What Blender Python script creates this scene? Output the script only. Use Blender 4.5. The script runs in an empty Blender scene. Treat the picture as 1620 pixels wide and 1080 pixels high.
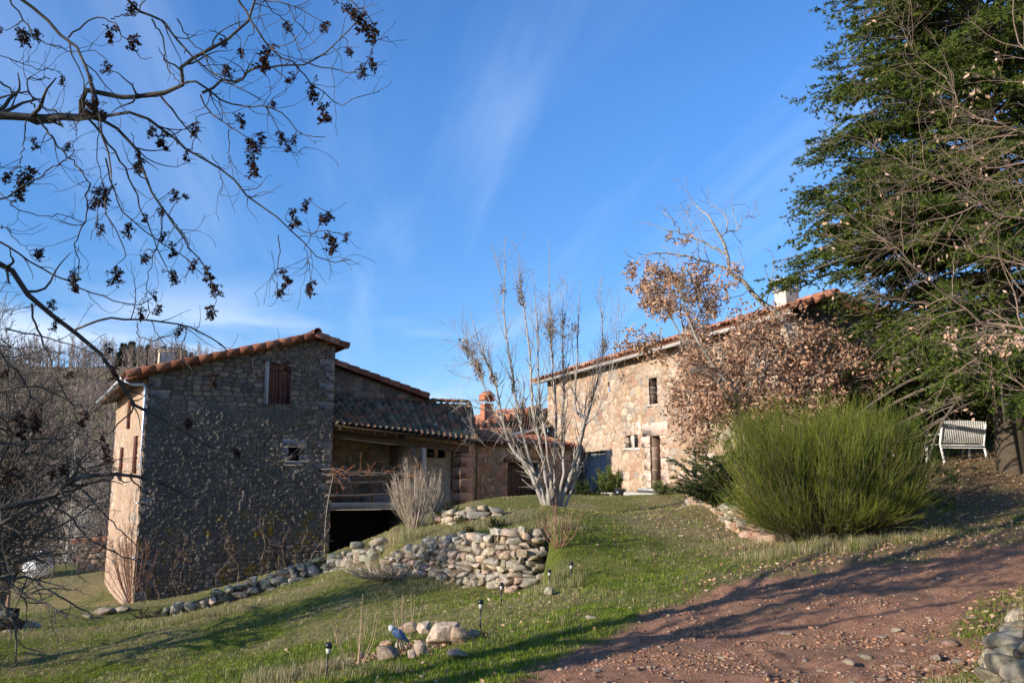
import bpy, math
import numpy as np
from math import radians as RAD, sin, cos, tan, pi

# ------------------------------------------------------------------ camera, sky, sun, exposure
F = 1400.0; PITCH = RAD(9.1); EYE = np.array([0.0, 0.0, 1.6])
scn = bpy.context.scene
COL = scn.collection
cam = bpy.data.cameras.new("camera"); cam.sensor_width = 36.0; cam.lens = 36.0 * F / 1620.0
cam.clip_start = 0.05; cam.clip_end = 5000
camo = bpy.data.objects.new("camera", cam); COL.objects.link(camo)
camo.location = EYE; camo.rotation_euler = (RAD(90) + PITCH, 0, 0)
scn.camera = camo
SUN_TRAVEL = np.array([cos(RAD(32.3)), sin(RAD(32.3))]); SUN_EL = RAD(16.8)
sd = SUN_TRAVEL / np.linalg.norm(SUN_TRAVEL)
TO_SUN = np.array([-sd[0] * cos(SUN_EL), -sd[1] * cos(SUN_EL), sin(SUN_EL)])
sun = bpy.data.lights.new("sun", 'SUN'); sun.energy = 4.9; sun.angle = RAD(0.5); sun.color = (1.0, 0.90, 0.76)
suno = bpy.data.objects.new("sun", sun); COL.objects.link(suno)
suno.rotation_euler = (RAD(90) - SUN_EL, 0, math.atan2(TO_SUN[1], TO_SUN[0]) + RAD(90))
world = bpy.data.worlds.new("World"); scn.world = world; world.use_nodes = True
wn = world.node_tree.nodes; wl = world.node_tree.links
bg = wn['Background']
sky = wn.new('ShaderNodeTexSky'); sky.sky_type = 'NISHITA'; sky.sun_disc = False
sky.sun_elevation = SUN_EL; sky.sun_rotation = math.atan2(TO_SUN[0], TO_SUN[1])
sky.altitude = 800; sky.air_density = 1.0; sky.dust_density = 0.35; sky.ozone_density = 2.2
# thin cirrus: streaks stretched along one compass direction high up, and low banks near the horizon
tc = wn.new('ShaderNodeTexCoord')
sep = wn.new('ShaderNodeSeparateXYZ'); wl.new(tc.outputs['Generated'], sep.inputs[0])
def wmath(op, a, b=None, clamp=False):
    n = wn.new('ShaderNodeMath'); n.operation = op; n.use_clamp = clamp
    for i, v in enumerate((a, b)):
        if v is None: continue
        if isinstance(v, (int, float)): n.inputs[i].default_value = v
        else: wl.new(v, n.inputs[i])
    return n.outputs[0]
zc = wmath('MAXIMUM', sep.outputs[2], 0.03)
px_ = wmath('DIVIDE', sep.outputs[0], zc); py_ = wmath('DIVIDE', sep.outputs[1], zc)
px2 = wmath('ADD', px_, wmath('MULTIPLY', py_, 0.15))
cmb = wn.new('ShaderNodeCombineXYZ'); wl.new(px2, cmb.inputs[0]); wl.new(py_, cmb.inputs[1])
mp = wn.new('ShaderNodeMapping'); mp.inputs['Scale'].default_value = (2.3, 0.22, 1)
mp.inputs['Location'].default_value = (0.35, 0.2, 0)
wl.new(cmb.outputs[0], mp.inputs[0])
nz = wn.new('ShaderNodeTexNoise'); nz.inputs['Scale'].default_value = 1.0; nz.inputs['Detail'].default_value = 5; nz.inputs['Roughness'].default_value = 0.5
nz.inputs['Distortion'].default_value = 0.35
wl.new(mp.outputs[0], nz.inputs[0])
r1 = wn.new('ShaderNodeMapRange'); r1.inputs[1].default_value = 0.44; r1.inputs[2].default_value = 0.80; r1.inputs[3].default_value = 0.0; r1.inputs[4].default_value = 0.30; r1.interpolation_type = 'SMOOTHSTEP'
wl.new(nz.outputs[0], r1.inputs[0])
# low bank
mp2 = wn.new('ShaderNodeMapping'); mp2.inputs['Scale'].default_value = (3.2, 3.2, 16.0); mp2.inputs['Location'].default_value = (1.3, 0.2, 0.62)
wl.new(tc.outputs['Generated'], mp2.inputs[0])
nz2 = wn.new('ShaderNodeTexNoise'); nz2.inputs['Scale'].default_value = 1.0; nz2.inputs['Detail'].default_value = 4; nz2.inputs['Roughness'].default_value = 0.45
wl.new(mp2.outputs[0], nz2.inputs[0])
r2 = wn.new('ShaderNodeMapRange'); r2.inputs[1].default_value = 0.42; r2.inputs[2].default_value = 0.62; r2.inputs[4].default_value = 1.0; r2.interpolation_type = 'SMOOTHSTEP'
wl.new(nz2.outputs[0], r2.inputs[0])
lowm = wn.new('ShaderNodeMapRange'); lowm.inputs[1].default_value = 0.24; lowm.inputs[2].default_value = 0.13; lowm.interpolation_type = 'SMOOTHSTEP'
wl.new(sep.outputs[2], lowm.inputs[0])
leftm = wn.new('ShaderNodeMapRange'); leftm.inputs[1].default_value = 0.05; leftm.inputs[2].default_value = -0.22; leftm.interpolation_type = 'SMOOTHSTEP'
wl.new(sep.outputs[0], leftm.inputs[0])
low = wmath('MULTIPLY', wmath('MULTIPLY', r2.outputs[0], lowm.outputs[0]), leftm.outputs[0])
cl = wmath('MAXIMUM', r1.outputs[0], wmath('MULTIPLY', low, 0.9))
hsv = wn.new('ShaderNodeHueSaturation'); hsv.inputs['Saturation'].default_value = 1.12; hsv.inputs['Value'].default_value = 1.0
wb = wn.new('ShaderNodeMixRGB'); wb.blend_type = 'MULTIPLY'; wb.inputs[0].default_value = 1.0; wb.inputs[2].default_value = (1.12, 1.30, 1.62, 1)
hz = wn.new('ShaderNodeMapRange'); hz.inputs[1].default_value = 0.0; hz.inputs[2].default_value = 0.42; hz.inputs[3].default_value = 0.68; hz.inputs[4].default_value = 1.06; wl.new(sep.outputs[2], hz.inputs[0])
hzv = wn.new('ShaderNodeVectorMath'); hzv.operation = 'SCALE'; wl.new(sky.outputs[0], hzv.inputs[0]); wl.new(hz.outputs[0], hzv.inputs['Scale'])
wl.new(hzv.outputs[0], wb.inputs[1]); wl.new(wb.outputs[0], hsv.inputs['Color'])
mx = wn.new('ShaderNodeMixRGB'); wl.new(cl, mx.inputs[0]); wl.new(hsv.outputs[0], mx.inputs[1]); mx.inputs[2].default_value = (5.4, 6.4, 8.2, 1)
wl.new(mx.outputs[0], bg.inputs[0]); bg.inputs[1].default_value = 0.11
vs = scn.view_settings; vs.view_transform = 'Standard'; vs.look = 'None'; vs.exposure = 0.5; vs.gamma = 1.0; vs.use_curve_mapping = False
scn.cycles.max_bounces = 6; scn.cycles.transparent_max_bounces = 8

# ------------------------------------------------------------------ helpers
def ray(px, py):
    xc = (px - 810) / F; yc = (540 - py) / F
    return np.array([xc, cos(PITCH) - yc * sin(PITCH), sin(PITCH) + yc * cos(PITCH)])
def P(px, py, Y):
    r = ray(px, py); return EYE + r * (Y / r[1])
def on_plane(px, py, O, d):          # view ray with the vertical plane through O along d -> (t, z)
    r = ray(px, py)
    A = np.array([[d[0], -r[0]], [d[1], -r[1]]]); t, k = np.linalg.solve(A, -np.array(O[:2], float))
    return t, EYE[2] + k * r[2]
def rng(seed): return np.random.default_rng(seed)
def smooth(a, b, x):
    t = np.clip((x - a) / (b - a), 0, 1); return t * t * (3 - 2 * t)
def hsh(i, j, s=0):
    i = i.astype(np.int64) if hasattr(i, 'astype') else int(i); j = j.astype(np.int64) if hasattr(j, 'astype') else int(j)
    h = (i * 374761393 + j * 668265263 + s * 2147483647 + 1013904223) & 0xFFFFFFFF
    h = ((h ^ (h >> 13)) * 1274126177) & 0xFFFFFFFF
    h = ((h ^ (h >> 16)) * 2246822519) & 0xFFFFFFFF
    return ((h ^ (h >> 15)) & 0xFFFFFF) / float(0xFFFFFF)
def vnoise(x, y, s=0):
    xi = np.floor(x); yi = np.floor(y); fx = x - xi; fy = y - yi
    fx = fx * fx * (3 - 2 * fx); fy = fy * fy * (3 - 2 * fy)
    a = hsh(xi, yi, s); b = hsh(xi + 1, yi, s); c = hsh(xi, yi + 1, s); d = hsh(xi + 1, yi + 1, s)
    return (a * (1 - fx) + b * fx) * (1 - fy) + (c * (1 - fx) + d * fx) * fy
def fbm(x, y, s=0, o=4, g=0.5):
    v = 0; a = 1; t = 0
    for k in range(o):
        v = v + a * vnoise(x * 2 ** k, y * 2 ** k, s + k * 7); t += a; a *= g
    return v / t
def unit(v):
    return v / np.maximum(np.linalg.norm(v, axis=-1, keepdims=True), 1e-9)

def mesh_obj(name, V, Fc, m, parent=None, colors=None, smooth_=False, quads=None):
    """V (N,3); Fc: (M,k) array or list of such arrays; colors (N,3) per vertex"""
    me = bpy.data.meshes.new(name)
    V = np.asarray(V, np.float32)
    arrs = Fc if isinstance(Fc, list) else [Fc]
    arrs = [np.asarray(a, np.int32) for a in arrs if len(a)]
    loops = np.concatenate([a.ravel() for a in arrs]); sizes = np.concatenate([np.full(len(a), a.shape[1], np.int32) for a in arrs])
    starts = np.concatenate([[0], np.cumsum(sizes)[:-1]]).astype(np.int32)
    me.vertices.add(len(V)); me.vertices.foreach_set("co", V.ravel())
    me.loops.add(len(loops)); me.loops.foreach_set("vertex_index", loops)
    me.polygons.add(len(sizes)); me.polygons.foreach_set("loop_start", starts)
    try: me.polygons.foreach_set("loop_total", sizes)
    except Exception: pass
    me.update(calc_edges=True); me.validate()
    if smooth_: me.polygons.foreach_set("use_smooth", np.ones(len(me.polygons), bool))
    if colors is not None and len(me.vertices) == len(V):
        ca = me.color_attributes.new("tint", 'FLOAT_COLOR', 'POINT')
        c4 = np.ones((len(V), 4), np.float32); c4[:, :3] = colors; ca.data.foreach_set("color", c4.ravel())
    if m: me.materials.append(m)
    o = bpy.data.objects.new(name, me); COL.objects.link(o)
    if parent is not None: o.parent = parent
    return o
def tag(o, label=None, cat=None, group=None, kind=None):
    if label: o['label'] = label
    if cat: o['category'] = cat
    if group: o['group'] = group
    if kind: o['kind'] = kind
    return o
def thing(name, loc, label, cat, group=None, rz=0.0):
    o = bpy.data.objects.new(name, None); COL.objects.link(o); o.location = loc; o.rotation_euler = (0, 0, rz)
    o.empty_display_size = 0.2
    return tag(o, label, cat, group)
def part(name, root, V, Fc, m, **k):   # world coordinates in, stored relative to root
    V = np.asarray(V, float) - np.array(root['_w'] if '_w' in root else root.location)
    o = mesh_obj(name, V, Fc, m, **k); o.parent = root; return o
def rel(root, V):
    return np.asarray(V, float) - np.array(root.location)

class MB:
    def __init__(s): s.v = []; s.f = {}; s.c = []; s.n = 0
    def add(s, V, Fc, col=(1, 1, 1)):
        V = np.asarray(V, float)
        for a in (Fc if isinstance(Fc, list) else [Fc]):
            a = np.asarray(a)
            if len(a): s.f.setdefault(a.shape[1], []).append(a + s.n)
        col = np.asarray(col, float)
        s.c.append(np.broadcast_to(col, (len(V), 3)) if col.ndim == 1 else col); s.v.append(V); s.n += len(V)
    def box(s, c, size, ax=None, col=(1, 1, 1), bev=0.0):
        """ax: (3,3) rows are the box axes"""
        x, y, z = np.array(size) / 2
        if bev <= 0:
            q = np.array([[i, j, k] for i in (-x, x) for j in (-y, y) for k in (-z, z)])
            Fc = np.array([[0, 1, 3, 2], [4, 6, 7, 5], [0, 4, 5, 1], [2, 3, 7, 6], [0, 2, 6, 4], [1, 5, 7, 3]])
            if ax is not None: q = q @ np.asarray(ax)
            s.add(q + np.array(c), Fc, col); return
        b = min(bev, x * .9, y * .9, z * .9)
        q = []; 
        for i in (-1, 1):
            for j in (-1, 1):
                for k in (-1, 1):
                    q += [[i * x, j * (y - b), k * (z - b)], [i * (x - b), j * y, k * (z - b)], [i * (x - b), j * (y - b), k * z]]
        q = np.array(q); idx = lambda i, j, k, a: ((i * 2 + j) * 2 + k) * 3 + a
        Q = []; T = []
        for i in (0, 1):
            Q.append([idx(i, 0, 0, 0), idx(i, 1, 0, 0), idx(i, 1, 1, 0), idx(i, 0, 1, 0)])
            Q.append([idx(0, i, 0, 1), idx(1, i, 0, 1), idx(1, i, 1, 1), idx(0, i, 1, 1)])
            Q.append([idx(0, 0, i, 2), idx(1, 0, i, 2), idx(1, 1, i, 2), idx(0, 1, i, 2)])
        for i in (0, 1):
            for j in (0, 1):
                Q.append([idx(i, j, 0, 0), idx(i, j, 1, 0), idx(i, j, 1, 1), idx(i, j, 0, 1)])
                Q.append([idx(i, 0, j, 0), idx(i, 1, j, 0), idx(i, 1, j, 2), idx(i, 0, j, 2)])
                Q.append([idx(0, i, j, 1), idx(1, i, j, 1), idx(1, i, j, 2), idx(0, i, j, 2)])
                for k in (0, 1): T.append([idx(i, j, k, 0), idx(i, j, k, 1), idx(i, j, k, 2)])
        if ax is not None: q = q @ np.asarray(ax)
        s.add(q + np.array(c), [np.array(Q), np.array(T)], col)
    def tube(s, pts, r, sides=8, col=(1, 1, 1), cap=True):
        pts = np.asarray(pts, float)[None]; r = np.broadcast_to(np.asarray(r, float), (pts.shape[1],))[None]
        V, Q = tubes(pts, r, sides)
        fs = [Q]
        if cap:
            n = pts.shape[1]
            fs += [np.array([list(range(sides))[::-1]]), np.array([[(n - 1) * sides + k for k in range(sides)]])]
        s.add(V, fs, col)
    def build(s, name, m, root=None, smooth_=False, local=False, recalc=False):
        V = np.concatenate(s.v); C = np.concatenate(s.c)
        fs = [np.concatenate(a) for a in s.f.values()]
        if root is not None and not local: V = V - W(root)
        o = mesh_obj(name, V, fs, m, colors=C, smooth_=smooth_)
        if root is not None: o.parent = root
        if recalc:
            import bmesh
            bm = bmesh.new(); bm.from_mesh(o.data); bmesh.ops.recalc_face_normals(bm, faces=bm.faces); bm.to_mesh(o.data); bm.free()
        return o
def W(o):
    w = np.zeros(3)
    while o is not None:
        w += np.array(o.location); o = o.parent
    return w

def tubes(Pt, R, sides=3):
    """Pt (M,n,3), R (M,n) -> verts, quads"""
    M, n, _ = Pt.shape
    T = np.gradient(Pt, axis=1) if n > 2 else np.repeat(Pt[:, 1:] - Pt[:, :1], 2, axis=1)
    T = unit(T)
    ref = np.where(np.abs(T[:, :1, 2:3]) > 0.9, np.array([[[1.0, 0, 0]]]), np.array([[[0, 0, 1.0]]]))
    ref = np.repeat(ref, n, axis=1)
    A = unit(np.cross(T, ref)); B = np.cross(T, A)
    th = np.arange(sides) * 2 * pi / sides
    V = Pt[:, :, None, :] + R[:, :, None, None] * (A[:, :, None, :] * np.cos(th)[None, None, :, None] + B[:, :, None, :] * np.sin(th)[None, None, :, None])
    V = V.reshape(-1, 3)
    base = (np.arange(M) * n * sides)[:, None, None]; ri = (np.arange(n - 1) * sides)[None, :, None]; k = np.arange(sides)[None, None, :]
    k2 = (k + 1) % sides
    a = base + ri + k; b = base + ri + k2
    Q = np.stack([a, b, b + sides, a + sides], -1).reshape(-1, 4)
    return V, Q
def add_tubes(mb, Pt, R, sides=3, col=(1, 1, 1)):
    if len(Pt) == 0: return
    V, Q = tubes(Pt, R, sides); mb.add(V, Q, col)
def resample(pts, n, jit=0.0, r=None):
    pts = np.asarray(pts, float)
    # catmull-rom through the points
    ext = np.vstack([2 * pts[0] - pts[1], pts, 2 * pts[-1] - pts[-2]])
    out = []
    for i in range(len(pts) - 1):
        p0, p1, p2, p3 = ext[i:i + 4]
        for t in np.linspace(0, 1, 9)[:-1]:
            out.append(0.5 * ((2 * p1) + (-p0 + p2) * t + (2 * p0 - 5 * p1 + 4 * p2 - p3) * t * t + (-p0 + 3 * p1 - 3 * p2 + p3) * t ** 3))
    out.append(pts[-1]); out = np.array(out)
    s = np.concatenate([[0], np.cumsum(np.linalg.norm(np.diff(out, axis=0), axis=1))]); u = np.linspace(0, s[-1], n)
    q = np.stack([np.interp(u, s, out[:, k]) for k in range(3)], 1)
    if jit and r is not None: q[1:-1] += r.normal(0, jit, (n - 2, 3))
    return q
def spawn(Pt, R, count, length, ang=(25, 65), up=0.0, n=6, wig=0.18, u0=0.15, u1=1.0, r=None, rscale=0.6, rmin=0.0015, tip=0.25, taper_len=0.5, seed=0, curl=0.0, upbend=0.0):
    """new branches growing from the batch Pt (M,n,3)/R -> batch; vectorised"""
    g = rng(seed); M, m, _ = Pt.shape
    seg = np.linalg.norm(np.diff(Pt, axis=1), axis=2).sum(1); w = seg / seg.sum()
    idx = g.choice(M, count, p=w); u = g.uniform(u0, u1, count)
    x = u * (m - 1); i = np.minimum(x.astype(int), m - 2); f = (x - i)[:, None]
    a = Pt[idx, i]; b = Pt[idx, i + 1]; pos = a * (1 - f) + b * f; T = unit(b - a)
    rr = R[idx, i] * (1 - f[:, 0]) + R[idx, i + 1] * f[:, 0]
    rnd = unit(g.normal(size=(count, 3))); perp = unit(rnd - T * (rnd * T).sum(1, keepdims=True))
    an = np.radians(g.uniform(ang[0], ang[1], count))[:, None]
    D = T * np.cos(an) + perp * np.sin(an); D[:, 2] += up; D = unit(D)
    L = g.uniform(length[0], length[1], count) * (1 - taper_len * u)
    pts = [pos]; bend = g.normal(size=(count, 3)) * curl
    for k in range(n - 1):
        D = unit(D + g.normal(size=(count, 3)) * wig + bend + np.array([0, 0, upbend])); pts.append(pts[-1] + D * (L / (n - 1))[:, None])
    Q = np.stack(pts, 1)
    r0 = np.maximum(rr * rscale, rmin); tt = np.linspace(0, 1, n)[None]
    RR = r0[:, None] * (1 - (1 - tip) * tt); RR = np.maximum(RR, rmin * 0.7)
    return Q, RR
def along(Pt, count, seed=0, u0=0.2, u1=1.0):
    g = rng(seed); M, m, _ = Pt.shape
    seg = np.linalg.norm(np.diff(Pt, axis=1), axis=2).sum(1)
    idx = g.choice(M, count, p=seg / seg.sum()); x = g.uniform(u0, u1, count) * (m - 1); i = np.minimum(x.astype(int), m - 2); f = (x - i)[:, None]
    a = Pt[idx, i]; b = Pt[idx, i + 1]
    return a * (1 - f) + b * f, unit(b - a)
def leaf_mesh(mb, pos, D, L, Wd, cols, seed=0, fold=0.35):
    """rhombus leaves of two triangles folded along the rib"""
    g = rng(seed); N = len(pos)
    side = unit(np.cross(D, unit(g.normal(size=(N, 3))))); nrm = np.cross(side, D)
    L = np.broadcast_to(L, (N,))[:, None]; Wd = np.broadcast_to(Wd, (N,))[:, None]
    a = pos; t = pos + D * L; l = pos + D * L * 0.5 + side * Wd * .5 + nrm * Wd * fold * .5; rr = pos + D * L * 0.5 - side * Wd * .5 + nrm * Wd * fold * .5
    V = np.stack([a, l, t, rr], 1).reshape(-1, 3); b = (np.arange(N) * 4)[:, None]
    T = np.concatenate([b + np.array([[0, 1, 2]]), b + np.array([[0, 2, 3]])])
    mb.add(V, T, np.repeat(cols, 4, axis=0) if np.ndim(cols) == 2 else cols)
def needle_mesh(mb, pos, D, K, L, Wd, spread, cols, seed=0):
    """sprigs: K thin triangles fanning about D"""
    g = rng(seed); N = len(pos)
    pos = np.repeat(pos, K, 0); D = np.repeat(D, K, 0)
    D = unit(D + g.normal(size=D.shape) * spread); L = L * g.uniform(0.6, 1.2, (N * K, 1))
    side = unit(np.cross(D, unit(g.normal(size=D.shape)))) * Wd * 0.5
    V = np.stack([pos - side, pos + side, pos + D * L], 1).reshape(-1, 3)
    T = np.arange(N * K * 3).reshape(-1, 3)
    mb.add(V, T, np.repeat(cols, K * 3, axis=0) if np.ndim(cols) == 2 else cols)
def tint(N, base, var=0.25, seed=0, pal=None):
    g = rng(seed)
    if pal is not None: base = np.array(pal)[g.integers(0, len(pal), N)]
    return np.clip(np.broadcast_to(np.array(base, float), (N, 3)) * (1 + g.uniform(-var, var, (N, 1))), 0, 1)

# ------------------------------------------------------------------ materials
def newmat(name):
    m = bpy.data.materials.new(name); m.use_nodes = True
    return m, m.node_tree.nodes, m.node_tree.links, m.node_tree.nodes['Principled BSDF']
def mat(name, base=(0.5, 0.5, 0.5), rough=0.85, attr=False, nscale=8.0, namt=0.25, bump=0.0, bscale=40.0, metal=0.0, transl=0.0, spec=0.3, stretch=None, detail=6, base2=None, n2scale=1.0, n2lo=0.45, n2hi=0.6):
    m, n, l, b = newmat(name)
    b.inputs['Roughness'].default_value = rough; b.inputs['Metallic'].default_value = metal
    b.inputs['Specular IOR Level'].default_value = spec
    t = n.new('ShaderNodeTexCoord'); src = t.outputs['Object']
    if stretch:
        mpn = n.new('ShaderNodeMapping'); mpn.inputs['Scale'].default_value = stretch; l.new(src, mpn.inputs[0]); src = mpn.outputs[0]
    nt = n.new('ShaderNodeTexNoise'); nt.inputs['Scale'].default_value = nscale; nt.inputs['Detail'].default_value = detail; nt.inputs['Roughness'].default_value = 0.6
    l.new(src, nt.inputs[0])
    mr = n.new('ShaderNodeMapRange'); mr.inputs[1].default_value = 0.25; mr.inputs[2].default_value = 0.75; mr.inputs[3].default_value = 1 - namt; mr.inputs[4].default_value = 1 + namt
    l.new(nt.outputs[0], mr.inputs[0])
    if base2 is not None:
        n2 = n.new('ShaderNodeTexNoise'); n2.inputs['Scale'].default_value = n2scale; n2.inputs['Detail'].default_value = 5; l.new(src, n2.inputs[0])
        m2 = n.new('ShaderNodeMapRange'); m2.inputs[1].default_value = n2lo; m2.inputs[2].default_value = n2hi; l.new(n2.outputs[0], m2.inputs[0])
        mc = n.new('ShaderNodeMixRGB'); mc.inputs[1].default_value = (*base, 1); mc.inputs[2].default_value = (*base2, 1); l.new(m2.outputs[0], mc.inputs[0]); csrc = mc.outputs[0]
    else:
        rgb = n.new('ShaderNodeRGB'); rgb.outputs[0].default_value = (*base, 1); csrc = rgb.outputs[0]
    if attr:
        ca = n.new('ShaderNodeVertexColor'); ca.layer_name = "tint"
        mm = n.new('ShaderNodeMixRGB'); mm.blend_type = 'MULTIPLY'; mm.inputs[0].default_value = 1; l.new(ca.outputs[0], mm.inputs[1]); l.new(csrc, mm.inputs[2]); csrc = mm.outputs[0]
    vm = n.new('ShaderNodeVectorMath'); vm.operation = 'SCALE'; l.new(csrc, vm.inputs[0]); l.new(mr.outputs[0], vm.inputs['Scale'])
    l.new(vm.outputs[0], b.inputs['Base Color'])
    if bump > 0:
        bt = n.new('ShaderNodeTexNoise'); bt.inputs['Scale'].default_value = bscale; bt.inputs['Detail'].default_value = 6; bt.inputs['Roughness'].default_value = 0.65
        l.new(src, bt.inputs[0])
        bp = n.new('ShaderNodeBump'); bp.inputs['Strength'].default_value = 1.0; bp.inputs['Distance'].default_value = bump
        l.new(bt.outputs[0], bp.inputs['Height']); l.new(bp.outputs[0], b.inputs['Normal'])
    if transl > 0:
        out = n['Material Output']; tr = n.new('ShaderNodeBsdfTranslucent'); l.new(vm.outputs[0], tr.inputs[0])
        ms = n.new('ShaderNodeMixShader'); ms.inputs[0].default_value = transl
        l.new(b.outputs[0], ms.inputs[1]); l.new(tr.outputs[0], ms.inputs[2]); l.new(ms.outputs[0], out.inputs[0])
    return m
M_stone = mat("stone", (1, 1, 1), 0.9, attr=True, nscale=9, namt=0.35, bump=0.012, bscale=30, spec=0.2)
M_rock = mat("rock", (1, 1, 1), 0.95, attr=True, nscale=17, namt=0.55, bump=0.014, bscale=38, spec=0.08, base2=(.80, .82, .68), n2scale=6, n2lo=.5, n2hi=.62)
M_tile = mat("clay_tile", (1, 1, 1), 0.95, attr=True, nscale=9, namt=0.45, bump=0.006, bscale=40, spec=0.05)
M_wood_old = mat("weathered_wood", (0.12, 0.095, 0.075), 0.85, nscale=5, namt=0.4, bump=0.004, bscale=12, stretch=(1, 1, 6))
M_wood_pale = mat("pale_wood", (0.42, 0.38, 0.33), 0.8, nscale=6, namt=0.3, bump=0.004, bscale=14, stretch=(8, 8, 1))
M_shutter = mat("red_brown_wood", (0.16, 0.06, 0.035), 0.7, nscale=7, namt=0.35, bump=0.002, bscale=16, stretch=(8, 8, 1))
M_door_dark = mat("dark_plank", (0.075, 0.06, 0.05), 0.8, nscale=6, namt=0.4, bump=0.004, bscale=14, stretch=(9, 9, 1))
M_door_blue = mat("grey_blue_plank", (0.20, 0.21, 0.22), 0.75, nscale=6, namt=0.3, bump=0.003, bscale=14, stretch=(9, 9, 1))
M_concrete = mat("concrete", (0.36, 0.33, 0.28), 0.9, nscale=5, namt=0.3, bump=0.004, bscale=30)
M_plaster = mat("pale_plaster", (0.52, 0.42, 0.31), 0.9, nscale=4, namt=0.25, bump=0.006, bscale=22, base2=(0.44, 0.31, 0.2), n2scale=1.6)
M_zinc = mat("zinc", (0.52, 0.55, 0.58), 0.4, metal=0.75, nscale=4, namt=0.2, spec=0.5)
M_glass = mat("dark_glass", (0.02, 0.022, 0.025), 0.08, nscale=2, namt=0.1, spec=0.6)
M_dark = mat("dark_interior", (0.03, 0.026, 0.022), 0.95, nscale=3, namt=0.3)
M_white = mat("white_paint", (0.78, 0.77, 0.73), 0.6, nscale=12, namt=0.12)
M_whitecloth = mat("white_cloth", (0.82, 0.82, 0.83), 0.8, nscale=3, namt=0.06, bump=0.03, bscale=5, transl=0.15)
M_black = mat("black_plastic", (0.012, 0.012, 0.014), 0.35, nscale=10, namt=0.2, spec=0.5)
M_lampglass = mat("frosted_plastic", (0.45, 0.44, 0.38), 0.3, nscale=10, namt=0.1, spec=0.5)
M_bark_dark = mat("dark_bark", (0.06, 0.05, 0.043), 0.9, attr=True, nscale=30, namt=0.4, bump=0.002, bscale=90, base2=(0.15, 0.13, 0.09), n2scale=7, n2lo=0.52, n2hi=0.68)
M_bark_pale = mat("pale_bark", (0.42, 0.37, 0.31), 0.9, attr=True, nscale=12, namt=0.35, bump=0.004, bscale=60, base2=(0.16, 0.13, 0.10), n2scale=5, n2lo=0.55, n2hi=0.68)
M_bark_grey = mat("grey_bark", (0.28, 0.25, 0.21), 0.9, attr=True, nscale=18, namt=0.35, bump=0.003, bscale=60)
M_twig = mat("fine_twigs", (1, 1, 1), 0.9, attr=True, nscale=10, namt=0.2)
M_seed = mat("dry_seed_keys", (0.06, 0.033, 0.025), 0.9, attr=True, nscale=30, namt=0.4, transl=0.1)
M_leaf_brown = mat("dry_oak_leaf", (1, 1, 1), 0.75, attr=True, nscale=8, namt=0.15, transl=0.22)
M_cedar = mat("cedar_needles", (1, 1, 1), 0.8, attr=True, spec=0.1, nscale=5, namt=0.2, transl=0.12)
M_green = mat("green_foliage", (1, 1, 1), 0.7, attr=True, spec=0.12, nscale=5, namt=0.2, transl=0.25)
M_grass = mat("grass_blades", (1, 1, 1), 0.8, attr=True, spec=0.08, nscale=3, namt=0.2, transl=0.3)
M_hose = mat("green_hose", (0.02, 0.30, 0.14), 0.4, namt=0.1, spec=0.5)
M_blue = mat("glazed_blue", (0.07, 0.13, 0.26), 0.35, nscale=20, namt=0.3, spec=0.5)
M_brick = mat("brick", (0.42, 0.17, 0.09), 0.9, nscale=12, namt=0.35, bump=0.005, bscale=30)

# ------------------------------------------------------------------ terrain
CP = []
def g_(px, py, Y): CP.append(P(px, py, Y))
for a in [(810, 1080, 7.5), (480, 1080, 9.3), (0, 1080, 12), (1300, 1000, 8.75), (1500, 1078, 7.0), (1300, 862, 14), (1560, 878, 12), (1620, 762, 19),
          (1490, 735, 21), (1600, 741, 19.5), (1175, 852, 16.2), (1095, 806, 24), (980, 784, 36), (868, 791, 42), (700, 950, 14.5), (600, 1045, 10.6),
          (758, 1000, 11), (905, 922, 13.8), (873, 823, 22), (825, 946, 15.6), (700, 915, 16.8), (640, 900, 17.8), (520, 897, 22), (400, 942, 21), (250, 982, 21), (212, 960, 27),
          (525, 886, 29.8), (300, 1050, 13), (0, 1000, 17.5), (60, 915, 36), (150, 890, 40), (0, 900, 37), (1000, 1000, 9.3),
          (1050, 870, 15.8), (960, 860, 16.3), (1040, 782, 32.5), (745, 798, 33), (830, 800, 33), (900, 840, 18.5), (1180, 930, 11.3), (100, 960, 24), (635, 886, 31), (1450, 800, 17), (1000, 830, 18.5), (700, 804, 27.5), (725, 801, 30)]:
    g_(*a)
CP += [np.array(p, float) for p in [(7.2, 20.5, 1.75), (9.5, 24, 2.1), (14, 22, 2.5), (16, 32, 3.0), (8, 6, 0.9), (6, 3, 0.5), (0, 2, 0), (-4, 3, -.15), (-7, 6, -.4), (-14, 10, -1.5), (-18, 20, -2.2), (0, -6, .2), (10, -4, 1.2),
                                   (-8, -4, -.3), (0, 50, 1.0), (10, 50, 3), (-6, 45, .6), (14, 14, 1.9), (22, 24, 3.4), (20, 10, 2.6), (-20, 32, -3.0), (-22, 45, -5.5), (-12.5, 42, -2.2), (-10, 50, -1.8), (-7, 36, -.6)]]
CP = np.array(CP)
def tps_fit(p, lam):
    n = len(p); d = np.linalg.norm(p[:, None, :2] - p[None, :, :2], axis=2); K = np.where(d > 0, d * d * np.log(d + 1e-9), 0) + lam * np.eye(n)
    Pm = np.c_[np.ones(n), p[:, :2]]; A = np.zeros((n + 3, n + 3)); A[:n, :n] = K; A[:n, n:] = Pm; A[n:, :n] = Pm.T
    return np.linalg.solve(A, np.r_[p[:, 2], 0, 0, 0])
TW = tps_fit(CP, 2.0)
MW = [P(606, 905, 18.3), P(640, 903, 17.6), P(700, 915, 16.8), P(760, 930, 16.1), P(820, 945, 15.6), P(862, 942, 15.7), P(880, 920, 16.6), P(892, 895, 17.6)]
MX0 = P(640, 903, 17.6)[0]; MX1 = P(820, 945, 15.6)[0]
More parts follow.
